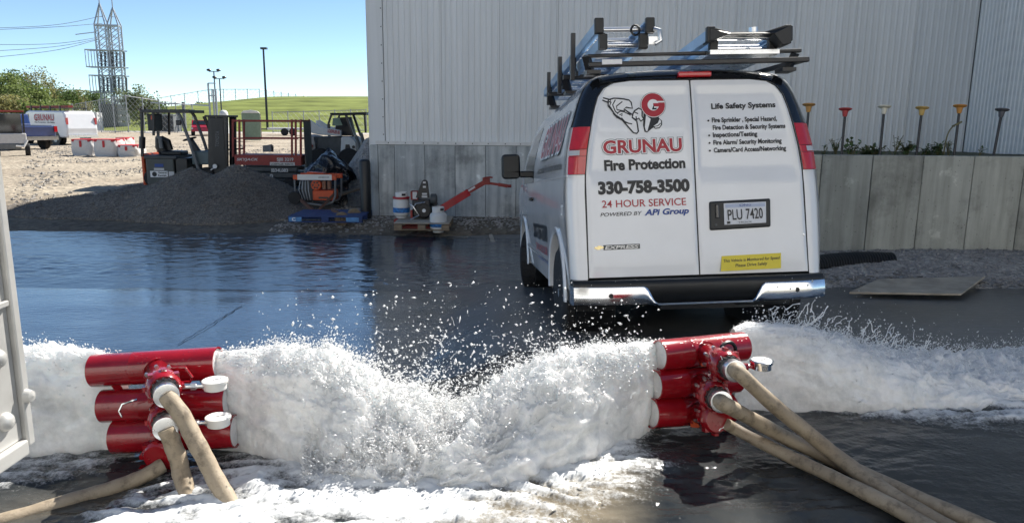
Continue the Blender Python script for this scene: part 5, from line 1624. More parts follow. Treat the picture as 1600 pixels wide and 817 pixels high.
BP, bw = pallet('blue-painted wooden pallet lying on gravel left of the warehouse corner', 451, 566, 366, 14.0, 1.05, MAT['blue_paint'], .12)
def marks():
    for x in (-.58, .50):
        m = MB(); m.b2((x - .10, -.004, .02), (x + .14, -.001, .10)); m.build('paint_patch', M('pale_blue', (.09, .26, .52), .6, 0, .3, 12), BP)
    lettering('C', BP, MAT['letter_white'], (-.62, -.006, .03), (-.55, -.006, .03), .06, (0, 0, 1), bold=.03)
marks()
WP, ww = pallet('sheeted wooden pallet under the engine unit by the concrete wall', 616, 702, 372, 13.35, .95, MAT['wood'], .13, sheet=True)

def cylinder_tank(px, py_b, py_t, D, label):
    b = at(px, py_b, D); tp = at(px, py_t, D)
    h = (tp.z - b.z) * 1.02
    t = thing('propane_cylinder', label, 'gas cylinder', b, (0, 0, rnd.random()), 'white propane cylinders by the concrete wall')
    k = h / .62
    wm, bm_ = MAT['dirty_white'], M('blue_label', (.03, .16, .42), .5, 0, .7, 22)
    m = MB(); m.lathe((0, 0, 0), [(.10, .0), (.10, .03), (.12, .035), (.150, .07), (.155, .10), (.155, .40 * k), (.14, .445 * k), (.10, .475 * k), (.04, .485 * k), (0, .487 * k)], 22); m.build('tank', wm, t, smooth=True)
    m = MB(); m.lathe((0, 0, .06 * 1), [(.152, .03), (.1565, .05), (.1565, .17 * k), (.1555, .171 * k)], 22); m.build('blue_band', bm_, t, smooth=True)
    m = MB()
    m.lathe((0, 0, .455 * k), [(.105, 0), (.108, .0), (.112, .13 * k), (.104, .15 * k), (.10, .13 * k), (.10, 0)], 22); m.build('collar', wm, t, smooth=True)
    m = MB(); m.box((0, -.109, .55 * k), (.08, .014, .04)); m.build('collar_slot', MAT['letter_black'], t, bevel=.01)
    m = MB(); m.cyl((0, 0, .48 * k), (0, 0, .57 * k), .03, 10); m.cyl((0, 0, .57 * k), (0, 0, .59 * k), .045, 10); m.build('valve', MAT['steel'], t)
    return t
tl = cylinder_tank(627.5, 340, 299, 13.9, 'white propane cylinder with a blue and red label, left of the engine')
m = MB(); m.lathe((0, 0, .36), [(.1565, 0), (.1575, .004), (.1575, .03), (.1565, .034)], 22); m.build('red_band', MAT['letter_red'], tl, smooth=True)
cylinder_tank(685, 362.5, 322, 13.5, 'white propane cylinder on the pallet corner, right of the engine')

def engine_unit():
    D = 13.75
    p = at(655, 354, D)
    t = thing('engine_unit', 'dark red skid-mounted engine unit with a long raised red boom', 'machine', p)
    s = D / F
    def X(px, py, dy=0): q = aty(px, py, p.y) - p; return V(q.x, dy, q.z)
    m = MB(); a = X(617, 358); b = X(677, 345)
    m.b2((a.x, -.05, a.z), (b.x, .5, a.z + .07)); m.b2((a.x + .05, .0, a.z + .07), (b.x, .06, b.z)); m.b2((a.x + .05, .42, a.z + .07), (b.x, .48, b.z)); m.build('skid', MAT['red_dull'], t, bevel=.01)
    m = MB(); q = X(627, 342); m.b2((q.x - .14, .0, a.z + .05), (q.x + .14, .3, q.z - .01)); m.build('tank_shelf', MAT['red_dull'], t, bevel=.01)
    m = MB(); c = X(658, 326); m.box(c + V(0, .2, 0), (.34, .34, .34)); m.build('engine_block', MAT['black_metal'], t, bevel=.03)
    m = MB(); m.lathe(c + V(.05, .02, -.04), [(.0, .0), (.12, .0), (.15, .03), (.15, .12)], 20, (0, 1, 0)); m.build('recoil_cover', MAT['black_plastic'], t, smooth=True)
    m = MB(); m.lathe(c + V(.05, .015, -.04), [(0, 0), (.035, 0)], 14, (0, 1, 0)); m.build('engine_badge', MAT['letter_white'], t, recalc=False)
    m = MB(); q = X(647, 306); m.box(q + V(0, .1, 0), (.14, .16, .16)); fb = m.build('fuse_box', MAT['red_dull'], t, bevel=.01)
    m = MB(); m.b2((q.x - .03, .015, q.z - .06), (q.x + .05, .019, q.z + .07)); m.build('fuse_label', MAT['bag'], fb)
    m = MB(); q0, q1 = X(661, 306), X(663, 284); m.prism([q0 + V(-.14, 0, -.04), q0 + V(.12, 0, -.04), q1 + V(.06, 0, 0), q1 + V(.03, 0, .03), q1 + V(-.02, 0, .03), q1 + V(-.05, 0, 0)], (0, .05, 0)); up_ = m.build('upright', MAT['black_metal'], t, bevel=.008)
    for dz, w in ((-.01, .05), (-.09, .055), (-.22, .09), (-.27, .10)):
        m = MB(); m.b2((q1.x - w * .5, -.006, q1.z + dz - .022), (q1.x + w * .5, -.002, q1.z + dz + .012)); m.build('warning_label', MAT['bag'], up_)
    m = MB(); c2 = X(672, 312); m.lathe(c2 + V(0, .1, 0), [(.0, 0), (.09, 0), (.10, .02), (.10, .10), (.06, .12), (0, .12)], 16, (1, 0, 0)); m.cyl(c2 + V(-.02, .2, -.06), c2 + V(.10, .22, -.13), .05, 12); m.build('muffler', MAT['grey_dark'], t, smooth=True)
    m = MB(); m.tube([X(640, 318), X(646, 322, -.05), X(655, 336, -.05), X(640, 344)], .012, 6); m.tube([X(642, 330), X(650, 318, -.04), X(664, 316)], .010, 6); m.build('cable', MAT['alu'], t, smooth=True)
    m = MB(); q = X(643, 338); m.cyl(q + V(0, 0, -.03), q + V(0, 0, .12), .022, 10); m.build('red_hydraulic_ram', MAT['red_dull'], t)
    b0, b1 = X(684, 331, .25), X(757, 287, .35)
    m = MB(); m.bar(b0, b1.lerp(b0, .35), .09, .135, (0, 0, 1)); bm_ = m.build('boom', MAT['red_paint'], t, bevel=.006)
    m = MB(); m.bar(b0.lerp(b1, .55) + V(0, 0, .015), b1, .06, .085, (0, 0, 1)); m.build('inner_boom', MAT['red_dull'], bm_, bevel=.006)
    m = MB(); m.bar(b0.lerp(b1, .62) + V(0, -.035, .03), b0.lerp(b1, .78) + V(0, -.035, .03), .004, .035); m.build('boom_label', MAT['bag'], bm_)
    e = b1
    m = MB(); m.box(e + V(.02, 0, .01), (.14, .08, .12)); m.tube([e + V(-.05, 0, .06), e + V(0, 0, .08), e + V(.10, 0, .09), e + V(.14, 0, .08)], .018, 6); m.bar(e + V(.05, 0, -.02), X(778, 291, .35), .06, .045); m.bar(X(778, 291, .35), X(793, 293.5, .35), .075, .06); m.cyl(X(793, 293.5, .35), X(799, 293.5, .35), .03, 8); m.build('boom_head', MAT['red_dull'], bm_, bevel=.005)
engine_unit()

def strip():
    q = [gnd(764, 370), gnd(769, 370), gnd(777, 390), gnd(769, 390)]
    o0 = q[0].copy()
    for p in q: p.z += .03
    m = MB(); m.prism([p - o0 for p in q], (0, 0, .02)); o = m.build('timber_offcut', MAT['board']); o.location = o0; tag(o, 'pale timber offcut on the wet ground left of the van', 'timber')
strip()

def generator():
    D = 15.4
    p = at(492, 318, D); p.z = g1(p.x, p.y)
    base = p.copy()
    t = thing('generator', 'orange wheeled generator with a white-striped top frame, right of the scissor lift', 'generator', base)
    def X(px, py, dy=0): q = aty(px, py, base.y) - base; return V(q.x, dy, q.z)
    O = MAT['orange']
    for dy in (0, .55):
        m = MB(); m.bar(X(458, 277, dy), X(526, 278, dy), .05, .10); m.build('top_rail', O, t, bevel=.012)
        m = MB(); m.tube([X(524, 282, dy), X(524, 306, dy), X(520, 316, dy), X(506, 321, dy), X(478, 318, dy)], .022, 8); m.tube([X(460, 280, dy), X(461, 300, dy), X(466, 316, dy)], .018, 8); m.build('frame', MAT['grey_mid'], t, smooth=True)
    m = MB(); a, b = X(465, 272.5), X(519, 281.5); m.b2((a.x, -.030, b.z), (b.x, -.026, a.z)); m.build('name_strip', MAT['dirty_white'], t)
    lettering('GENERATOR', t, MAT['letter_black'], X(498, 277.8, -.033), X(515, 277.8, -.033), .02, (0, 0, 1), bold=.02)
    m = MB(); a, b = X(487, 298), X(521, 314); m.b2((a.x, .05, b.z), (b.x, .45, a.z)); m.build('engine_cover', O, t, bevel=.02)
    m = MB(); a, b = X(497, 308), X(512, 311); m.b2((a.x, .04, b.z), (b.x, .046, a.z)); m.build('cover_slot', MAT['black_metal'], t)
    m = MB(); c = X(492, 290); m.lathe(c + V(0, .08, 0), [(0, 0), (.10, .0), (.115, .02), (.115, .1)], 18, (0, 1, 0)); rc = m.build('fan_cover', O, t, smooth=True)
    for k in range(6):
        a_ = k * 1.047; m = MB(); m.cyl(c + V(.06 * math.cos(a_), .07, .06 * math.sin(a_)), c + V(.06 * math.cos(a_), .079, .06 * math.sin(a_)), .02, 8); m.build('fan_slot', MAT['black_metal'], rc)
    for px in (505, 513):
        m = MB(); q = X(px, 290); m.box(q + V(0, .1, 0), (.07, .1, .18)); m.build('air_filter', M('clay', (.22, .10, .06), .6), t, bevel=.01)
    m = MB(); a, b = X(466, 283), X(487, 315); m.b2((a.x, .2, b.z), (b.x, .48, a.z)); m.build('alternator', MAT['grey_dark'], t, bevel=.02)
    m = MB()
    for k in range(4): m.tube([X(468 + 4 * k, 283, .05), X(467 + 5 * k, 297, .0), X(472 + 4 * k, 313, .04)], .010, 6)
    m.build('pipes', MAT['galv'], t, smooth=True)
    for dy in (-.06, .6):
        m = MB(); c = X(461, 309, dy); m.lathe(c, [(.085, .0), (.125, .0), (.135, .02), (.135, .06), (.125, .08), (.085, .08)], 22, (0, 1, 0)); w = m.build('wheel', MAT['rubber'], t, smooth=True)
        m = MB(); m.lathe(c + V(0, .005, 0), [(0, .0), (.03, -.005), (.05, .015), (.09, .01), (.09, .06)], 18, (0, 1, 0)); m.build('rim', MAT['dirty_white'], w, smooth=True)
    m = MB(); m.bar(X(470, 312, -.02), X(496, 328, -.25), .05, .05); m.bar(X(496, 328, -.25), X(512, 336, -.4), .05, .05); m.bar(X(524, 300, .1), X(500, 328, -.2), .04, .04); m.build('tow_bar', M('rusty', (.13, .07, .05), .7), t)
    m = MB()
    for k in range(26):
        pass
    m = MB(); m.bar(X(478, 270, .15), X(505, 272, .15), .2, .03); m.build('fuel_tank', O, t, bevel=.012)
generator()

def dolly():
    D = 14.25
    p = at(534, 353, D)
    t = thing('pipe_dolly', 'muddy two-wheeled dolly whose wheels rest on the blue pallet', 'dolly', p)
    def X(px, py, dy=0): q = aty(px, py, p.y) - p; return V(q.x, dy, q.z)
    for px, py, dy in ((533.5, 341.5, 0), (547, 339, .34)):
        m = MB(); c = X(px, py, dy); m.lathe(c, [(.05, 0), (.115, .0), (.135, .02), (.135, .07), (.115, .09), (.05, .09)], 24, (.35, -.93, 0)); w = m.build('wheel', MAT['tan_tyre'], t, smooth=True)
        m = MB(); m.lathe(c + V(.35, -.93, 0) * .088, [(.052, 0), (.035, .004), (.02, -.01), (0, .0)], 16, (.35, -.93, 0)); m.build('hub', MAT['rubber'], w, smooth=True)
    m = MB(); m.cyl(X(533.5, 341.5), X(547, 339, .34), .022, 8); m.build('axle', MAT['grey_dark'], t)
    m = MB(); m.bar(X(540, 341, .15), X(512, 331, .35), .05, .05); m.build('shaft', M('rusty2', (.12, .075, .055), .7), t)
dolly()

def tarp_heap():
    p = at(515, 300, 16.8); p.z = g1(p.x, p.y)
    n, k = 46, 40
    P = []
    prof = [(483, 272), (490, 262), (500, 252), (508, 246), (514, 236), (518, 231), (526, 238), (535, 246), (545, 255), (550, 268)]
    P = np.zeros((n, k, 3))
    for i in range(n):
        f = i / (n - 1)
        px = 482 + 67 * f
        ty = np.interp(px, [a for a, b in prof], [b for a, b in prof])
        topz = (at(px, ty, 16.8)).z; x = at(px, 270, 16.8).x
        for j in range(k):
            a = math.pi * j / (k - 1)
            hgt = max(.05, topz - p.z)
            y = -math.cos(a) * .55 * (1 + .12 * math.sin(5 * f))
            z = math.sin(a) ** .6 * hgt
            P[i, j] = (x - p.x + .06 * math.sin(3 * a), y, z)
    nz = fbm(P * np.array([2.2, 2.2, 3.5]) + 3, 4, ridged=True)
    P[..., 1] -= .20 * (nz - .3); P[..., 2] += .07 * (nz - .3) * (P[..., 2] > .1); P[..., 0] += .05 * fbm(P * 4, 3)
    o = fast_mesh('tarp_heap', P.reshape(-1, 3), gridfaces(n, k), MAT['tarp'])
    o.location = p
    tag(o, 'crumpled black plastic tarp draped over a heap behind the orange generator', 'tarp')
    a, b = at(528, 305, 16.0), at(563, 294, 16.6)
    m = MB(); m.bar((0, 0, 0), b - a, .16, .04); o = m.build('plank', MAT['wood']); o.location = a; tag(o, 'pale timber plank lying between the tarp heap and the bollard', 'plank')
    # spoil heap behind
    xs = np.linspace(-5.0, -3.0, 60); ys = np.linspace(16.2, 19.5, 60)
    X, Y = np.meshgrid(xs, ys)
    H = 1.45 * np.exp(-((X + 3.4) / .75) ** 2 - ((Y - 18.0) / .9) ** 2) * (1 + .15 * fbm(np.stack([X * 2, Y * 2, X * 0], -1), 3))
    o = fast_mesh('stone_heap', np.stack([X, Y, gh(X, Y) - .03 + H], -1).reshape(-1, 3), gridfaces(60, 60), MAT['bank']); tag(o, 'heap of grey crushed stone behind the bollard at the warehouse corner', 'stone heap')
tarp_heap()

# ------------------------------------------------------------------ forklift
def forklift():
    D = 20.0
    base = at(290, 294, D); base.z = g1(base.x, base.y)
    t = thing('forklift', 'dark grey forklift with an overhead guard parked behind the gravel pile', 'forklift', base)
    def X(px, py, dy=0): q = aty(px, py, base.y) - base; return V(q.x, dy, q.z)
    def slab(nm, a, b, y0, y1, mat, bev=.02, par=None):
        m = MB(); a, b = X(*a), X(*b); m.b2((a.x, y0, b.z), (b.x, y1, a.z)); return m.build(nm, mat, par or t, bevel=bev)
    G = MAT['grey_dark']; B = MAT['black_metal']
    slab('battery_box', (228, 247), (275, 289), -.05, 1.0, M('forklift_grey', (.075, .085, .080), .5, 0, .15, 5), .03)
    slab('battery_lid', (226, 243), (277, 249), -.07, 1.02, G)
    slab('counterweight', (219, 240), (229, 296), 0, .95, MAT['orange'], .05)
    slab('side_step', (274, 247), (295, 284), -.02, .97, B)
    slab('dash', (296, 237), (327, 258), .1, .85, M('forklift_dash', (.10, .14, .15), .5), .03)
    slab('floor', (290, 276), (340, 292), 0, .95, B)
    slab('roof', (219, 171.5), (296, 177), -.03, .98, B, .01)
    for y in (0.02, .93):
        m = MB(); m.bar(X(221, 173, y), X(222, 245, y), .06, .06, (0, 1, 0)); m.bar(X(239, 176, y), X(239.5, 212, y), .05, .05, (0, 1, 0)); m.build('rear_post', B, t)
        m = MB(); m.tube([X(275, 174, y), X(281, 182, y), X(296, 222, y), X(314, 278, y)], .045, 8); m.build('front_post', MAT['grey_mid'], t, smooth=True)
    for k in range(5):
        m = MB(); m.bar(X(228 + 13 * k, 172, .0), X(228 + 13 * k, 172, .95), .03, .03); m.build('roof_bar', B, t)
    m = MB(); m.tube([X(297, 182, .9), X(305, 200, .9), X(325, 245, .9)], .05, 8); m.tube([X(305, 200, .9), X(311, 222, .9), X(322, 224, .9)], .02, 6); m.build('grab_rail', B, t, smooth=True)
    m = MB(); m.tube([X(236, 214, .45), X(239, 230, .45), X(245, 240, .45)], [.10, .15, .14], 10); m.tube([X(240, 216, .45), X(250, 222, .45), X(254, 236, .45)], [.06, .09, .09], 8); se = m.build('seat', MAT['black_plastic'], t, smooth=True)
    m = MB(); a = X(247, 240, .2); m.box(a + V(.25, .25, 0), (.55, .5, .12)); m.build('seat_cushion', MAT['black_plastic'], se, bevel=.04)
    m = MB(); m.tube([X(241, 213, .15), X(246, 217, .15), X(249, 232, .12)], .05, 6); m.build('seat_belt', MAT['grey_mid'], se, smooth=True)
    c = X(285, 218, .45); m = MB(); m.tube([c + V(.17 * math.cos(a) * .96, .18 * math.sin(a), .17 * math.cos(a) * .28) for a in np.linspace(0, 6.28, 24)], .018, 6); m.bar(c + V(-.15, 0, -.04), c + V(.15, 0, .04), .03, .02); m.build('steering_wheel', B, t, smooth=True)
    m = MB(); m.bar(c, X(302, 243, .45), .14, .14, (0, 1, 0)); m.build('steering_column', MAT['black_plastic'], t, bevel=.03)
    m = MB(); m.box(X(280, 192, -.05), (.13, .05, .13)); m.build('mirror', B, t, bevel=.02)
    m = MB(); m.cyl(X(236, 181, .1), X(236, 187, .1), .05, 10); m.build('beacon', MAT['orange'], t)
    m = MB(); m.b2(tuple(X(224, 205, .25)), tuple(X(234, 178, .7))); m.build('rear_pack', G, t, bevel=.02)
    m = MB(); m.cyl(X(222.5, 232, -.02), X(223, 214, -.02), .08, 12); m.build('extinguisher', B, t, smooth=True)
    # mast
    for y in (.12, .72):
        m = MB(); m.bar(X(329, 292, y), X(328, 182, y), .16, .12, (0, 1, 0)); m.build('mast_rail', B, t)
        m = MB(); m.bar(X(349, 290, y), X(348, 182, y), .16, .12, (0, 1, 0)); m.build('mast_channel', B, t)
    slab('mast_cover', (327, 184), (353, 274), .05, .14, MAT['letter_black'], .01)
    slab('mast_top', (318, 180), (354, 183.5), .05, .85, B, .01)
    m = MB()
    for k in range(5): m.bar(X(356 + 3.2 * (k % 5) - 2, 271, .1 + .15 * k), X(356 + 3.2 * k - 2, 234, .1 + .15 * k), .03, .03)
    m.bar(X(354, 234, .1), X(367, 234, .7), .04, .04); m.build('backrest_bars', B, t)
    m = MB()
    for y in (.2, .7): m.bar(X(358, 290, y), X(366, 291, y), .1, .05)
    m.build('fork', B, t)
    lettering('TOYOTA', t, MAT['grey_mid'], X(341, 230, .045), X(341.4, 205, .045), .09, (-1, 0, 0), bold=.02)
    m = MB(); a, b = X(236, 267), X(264, 277); m.b2((a.x, -.058, b.z), (b.x, -.052, a.z)); lb_ = m.build('rental_plate', MAT['letter_white'], t)
    m = MB(); c = X(243, 272); m.lathe(c + V(0, -.060, 0), [(0, 0), (.065, 0)], 16, (0, -1, 0)); m.build('plate_logo', MAT['letter_black'], t, recalc=False)
    lettering('General', t, MAT['letter_black'], X(249, 271, -.062), X(262, 271, -.062), .05, (0, 0, 1), bold=.02); lettering('Rentals', t, MAT['letter_black'], X(249, 275.5, -.062), X(262, 275.5, -.062), .05, (0, 0, 1), bold=.02)
    m = MB(); a, b = X(243, 256), X(257, 261); m.b2((a.x, -.058, b.z), (b.x, -.052, a.z)); m.build('blue_sticker', MAT['letter_blue'], t)
    m = MB(); a, b = X(242, 262.5), X(258, 266); m.b2((a.x, -.058, b.z), (b.x, -.052, a.z)); m.build('white_sticker', MAT['bag'], t)
    m = MB(); a, b = X(265, 268), X(274, 277); m.b2((a.x, -.058, b.z), (b.x, -.052, a.z)); m.build('notice_plate', MAT['bag'], t)
    m = MB(); m.cyl(X(336, 260, -.02), X(336, 260, .0), .06, 12); m.build('work_lamp', MAT['letter_white'], t); m = MB(); m.cyl(X(326, 268, .0), X(338, 260, .0), .018, 6); m.build('lever', MAT['bag'], t)
    for px, r_ in ((322, .26), (238, .22)):
        for y in (-.02, .80):
            m = MB(); m.lathe(V(X(px, 290).x, y, r_ - .02), [(.1, 0), (r_ - .02, 0), (r_, .03), (r_, .15), (r_ - .02, .18), (.1, .18)], 20, (0, 1, 0)); m.build('wheel', MAT['rubber'], t, smooth=True)
forklift()

# ------------------------------------------------------------------ scissor lift
def scissor_lift():
    D = 19.0
    base = at(418, 309, D); base.z = g1(base.x, base.y)
    t = thing('scissor_lift', 'red-railed scissor lift with a dark grey chassis behind the gravel pile', 'lift', base)
    def X(px, py, dy=0): q = aty(px, py, base.y) - base; return V(q.x, dy, q.z)
    RD = MAT['red_dull']; G = MAT['grey_dark']
    for y in (0, .78):
        m = MB(); m.bar(X(364, 189, y), X(472, 189.5, y), .04, .05); m.build('top_rail', RD, t, bevel=.006)
        m = MB(); m.bar(X(364, 216.5, y), X(466, 217, y), .025, .03); m.build('mid_rail', RD, t)
        for px in (364, 374, 456, 462, 470):
            if y and px in (374, 462): continue
            m = MB(); m.bar(X(px, 187, y), X(px + .3, 245, y), .045, .045, (0, 1, 0)); m.build('rail_post', RD, t)
    for px in (365, 471):
        m = MB(); m.bar(X(px, 189, 0), X(px, 189.5, .78), .04, .05); m.bar(X(px, 217, 0), X(px, 217, .78), .03, .03); m.build('end_rail', RD, t)
    m = MB(); a, b = X(366, 242), X(471, 259); m.b2((a.x, -.01, b.z), (b.x, .82, a.z)); m.build('platform', RD, t, bevel=.01)
    m = MB(); a, b = X(422, 253.5), X(461, 259); m.b2((a.x, -.020, b.z), (b.x, -.012, a.z)); m.build('owner_strip', MAT['bag'], t)
    W_ = MAT['bag']
    lettering('SKYJACK', t, W_, X(370, 251, -.016), X(404, 251, -.016), .058, (0, 0, 1), bold=.03, shear=.25)
    lettering('SJIII 3219', t, W_, X(433, 251.5, -.016), X(459, 251.5, -.016), .075, (0, 0, 1), bold=.03)
    lettering('LOEFFLER RENTS', t, MAT['letter_black'], X(424, 258, -.024), X(459, 258, -.024), .045, (0, 0, 1), bold=.02)
    for k, (y0_, y1_) in enumerate(((261, 268), (270, 278), (279.5, 283), (284.5, 292))):
        for y in (0.02, .62):
            m = MB(); a, b = X(370 + 2 * k, y0_), X(464 - k, y1_); m.b2((a.x, y, b.z), (b.x, y + .12, a.z)); m.build('scissor_arm', G, t, bevel=.01)
    lettering('IB34L083', t, W_, X(424, 269, .012), X(450, 269, .012), .08, (0, 0, 1), bold=.03)
    lettering('SKYJACK', t, W_, X(386, 276.5, .012), X(406, 276.5, .012), .05, (0, 0, 1), bold=.02, shear=.25)
    lettering('SKYJACK', t, W_, X(404, 291.5, .012), X(430, 291.5, .012), .055, (0, 0, 1), bold=.02, shear=.25)
    m = MB(); c = X(424, 275); m.lathe(c + V(0, .012, 0), [(.045, 0), (.045, -.012), (.02, -.012), (.02, 0)], 14, (0, 1, 0)); m.build('pivot', W_, t)
    m = MB(); a, b = X(372, 293), X(466, 307); m.b2((a.x, -.02, b.z), (b.x, .80, a.z)); m.build('chassis', M('lift_chassis', (.05, .10, .15), .5, 0, .2, 5), t, bevel=.02)
    for px in (383, 452):
        for y in (-.06, .72):
            m = MB(); c = X(px, 301.5); m.lathe(V(c.x, y, .17), [(.07, 0), (.15, .0), (.165, .02), (.165, .10), (.15, .12), (.07, .12)], 20, (0, 1, 0)); m.build('wheel', MAT['rubber'], t, smooth=True)
    m = MB(); c = X(413, 233, .3); m.box(c, (.22, .2, .16)); m.tube([c + V(-.12, 0, -.08), c + V(-.1, 0, .06), c + V(.1, 0, .1), c + V(.14, 0, .02)], .015, 6); m.build('control_box', MAT['grey_mid'], t, bevel=.02)
    m = MB(); a, b = X(472, 190), X(477, 262); m.b2((a.x, .1, b.z), (b.x, .7, a.z)); m.build('ladder_frame', MAT['grey_dark'], t)
scissor_lift()

# ------------------------------------------------------------------ skid steer
def skid_steer():
    D = 26.0
    base = at(545, 262, D); base.z = g1(base.x, base.y)
    t = thing('skid_steer', 'white skid-steer loader with a black cab behind the tarp heap', 'loader', base)
    def X(px, py, dy=0): q = aty(px, py, base.y) - base; return V(q.x, dy, q.z)
    Wh = MAT['dirty_white']; B = MAT['black_metal']
    m = MB(); m.prism([X(533, 214), X(548, 214), X(556, 222), X(558, 237), X(555, 252), X(531, 252)], (0, 1.4, 0)); m.build('body', Wh, t, bevel=.04)
    m = MB(); m.prism([X(540, 226, -.01), X(546, 226, -.01), X(549, 236, -.01), X(539, 237, -.01)], (0, .02, 0)); m.build('body_vent', B, t)
    m = MB(); m.cyl(X(552.5, 230, -.02), X(552.5, 230, .02), .055, 12); m.build('lamp', B, t)
    for y in (0.05, 1.3):
        m = MB(); m.bar(X(512, 196, y), X(517, 180, y), .06, .06); m.bar(X(517, 179, y), X(572, 177, y), .08, .08); m.bar(X(540, 180, y), X(552, 214, y), .08, .08, (0, 1, 0)); m.bar(X(569, 178, y), X(571, 208, y), .06, .06, (0, 1, 0)); m.bar(X(513, 194, y), X(514, 213, y), .08, .08, (0, 1, 0)); m.build('cab_frame', B, t)
    m = MB(); a, b = X(515, 176.5), X(572, 180); m.b2((a.x, 0, b.z), (b.x, 1.4, a.z)); m.build('cab_roof', B, t, bevel=.04)
    m = MB(); m.prism([X(519, 184, .7), X(538, 183, .7), X(546, 213, .7), X(515, 213, .7)], (0, .5, 0)); m.build('cab_side', MAT['black_plastic'], t)
    for q in ((X(520, 185, .0), X(530, 184, .0), X(535, 196, .0), X(519, 197, .0)),):
        m = MB(); m.prism(q, (0, .01, 0)); m.build('cab_glass', MAT['green_box'], t)
    m = MB(); m.prism([X(478, 189), X(484, 188), X(500, 198), X(533, 204), X(533, 213), X(498, 211), X(482, 207), X(478, 196)], (0, .16, 0)); ar = m.build('lift_arm', Wh, t, bevel=.02)
    m = MB(); m.prism([X(478, 189, 1.25), X(484, 188, 1.25), X(500, 198, 1.25), X(533, 204, 1.25), X(533, 213, 1.25), X(498, 211, 1.25), X(482, 207, 1.25)], (0, .16, 0)); m.build('lift_arm', Wh, t, bevel=.02)
    lettering('LOEFFLER RE', t, MAT['letter_red'], X(512, 207, -.012), X(531, 210, -.012), .11, (0, 0, 1), bold=.03)
    m = MB(); m.prism([X(476, 211), X(490, 214), X(493, 230), X(490, 245), X(478, 242)], (0, 1.3, 0)); m.build('bucket_arm', M('skid_dirty', (.40, .37, .34), .7, 0, .3, 4), t, bevel=.02)
    m = MB(); m.tube([X(480, 222, -.05), X(488, 228, -.05), X(483, 234, -.05)], .05, 6); m.build('hydraulic_hose', MAT['red_dull'], t, smooth=True)
    for px in (500, 546):
        for y in (-.15, 1.3):
            m = MB(); c = X(px, 252); m.lathe(V(c.x, y, .38), [(.18, 0), (.36, .0), (.39, .04), (.39, .22), (.36, .26), (.18, .26)], 22, (0, 1, 0)); m.build('wheel', MAT['rubber'], t, smooth=True)
    m = MB(); m.prism([X(494, 214, .1), X(533, 214, .1), X(533, 250, .1), X(494, 250, .1)], (0, 1.1, 0)); m.build('chassis', MAT['grey_dark'], t, bevel=.03)
    m = MB(); m.tube([X(556, 212, -.05), X(560, 222, -.05), X(562, 238, -.05)], .06, 8); m.tube([X(562, 208, .2), X(567, 225, .2), X(568, 240, .2)], .06, 8); m.build('rear_guard', MAT['grey_mid'], t, smooth=True)
skid_steer()
# ------------------------------------------------------------------ far yard: vehicles, bags, tower, poles, trees
def fb(px, py, D):
    p = at(px, py, D); p.z = g1(p.x, p.y); return p
def far_van():
    D = 47.0
    b = fb(90, 230, D)
    yaw = R(-116 + 180)
    t = thing('service_van', 'distant white cargo van with red lettering, parked behind the dark pickup', 'van', b, (0, 0, R(62)))
    # local: y forward, x right; its left side faces the camera
    prof = [(-2.75, .45), (-2.80, 1.0), (-2.62, 1.95), (-2.45, 2.05), (1.0, 2.08), (1.35, 1.98), (2.0, 1.30), (2.75, 1.12), (2.88, .9), (2.88, .45)]
    m = MB(); m.prism([(-.98, y, z) for y, z in prof], (1.96, 0, 0)); bd = m.build('body', MAT['white_paint'], t, bevel=.10, seg=3)
    for y in (-1.55, 1.85):
        for s in (-1, 1):
            m = MB(); m.lathe((s * .99 - s * .24 if s < 0 else .75, y, .37), [(.2, 0), (.34, 0), (.37, .03), (.37, .22), (.34, .25), (.2, .25)], 18, (1, 0, 0)); w = m.build('wheel', MAT['rubber'], t, smooth=True)
            m = MB(); m.cyl((s * .995, y, .37), (s * 1.0, y, .37), .2, 14); m.build('rim', MAT['steel'], w)
        for s in (-1, 1):
            m = MB(); m.cyl((s * .90, y, .42), (s * .984, y, .42), .47, 20); m.build('wheel_well', MAT['black_plastic'], t)
    m = MB(); m.prism([(-.985, 1.02, 1.25), (-.985, 1.85, 1.28), (-.985, 1.42, 1.82), (-.985, 1.02, 1.86)], (-.008, 0, 0)); m.build('side_window', MAT['glass_dark'], t)
    m = MB(); m.prism([(-.85, 1.45, 1.90), (.85, 1.45, 1.90), (.85, 2.02, 1.32), (-.85, 2.02, 1.32)], (0, .01, .01)); m.build('windscreen', MAT['glass_dark'], t)
    m = MB(); m.b2((-1.2, 1.55, 1.25), (-1.0, 1.7, 1.6)); m.build('wing_mirror', MAT['black_plastic'], t)
    m = MB(); m.b2((-.9, -2.90, .45), (.9, -2.78, .62)); m.build('bumper', MAT['chrome'], t)
    for s in (-1, 1):
        m = MB(); m.box((s * .9, -2.72, 1.45), (.12, .1, .4)); m.build('tail_light', MAT['lens_red'], t)
    for bold, mt, lf in ((.10, MAT['letter_black'], .006), (.08, MAT['letter_white'], .009), (.03, MAT['letter_red'], .012)):
        lettering('GRUNAU', t, mt, (-.982, .45, 1.48), (-.982, -1.60, 1.48), .34, (0, 0, 1), bold=bold, lift=lf, ref=font_mesh('GRUNAU', .03))
    lettering('Fire Protection  Life Safety', t, MAT['letter_black'], (-.982, .45, 1.32), (-.982, -1.65, 1.32), .07, (0, 0, 1), bold=.03, lift=.006)
    for k in range(4):
        m = MB(); y = -2.1 + 1.0 * k; m.bar((-.85, y, 2.22), (.85, y, 2.22), .06, .06); m.bar((-.85, y, 2.05), (-.85, y, 2.36), .07, .07, (0, 1, 0)); m.build('rack_bar', MAT['black_metal'], t)
    m = MB(); m.bar((-.5, -2.6, 2.32), (-.5, 1.8, 2.30), .3, .12); m.build('roof_ladder', MAT['red_dull'], t)
    return t
far_van()
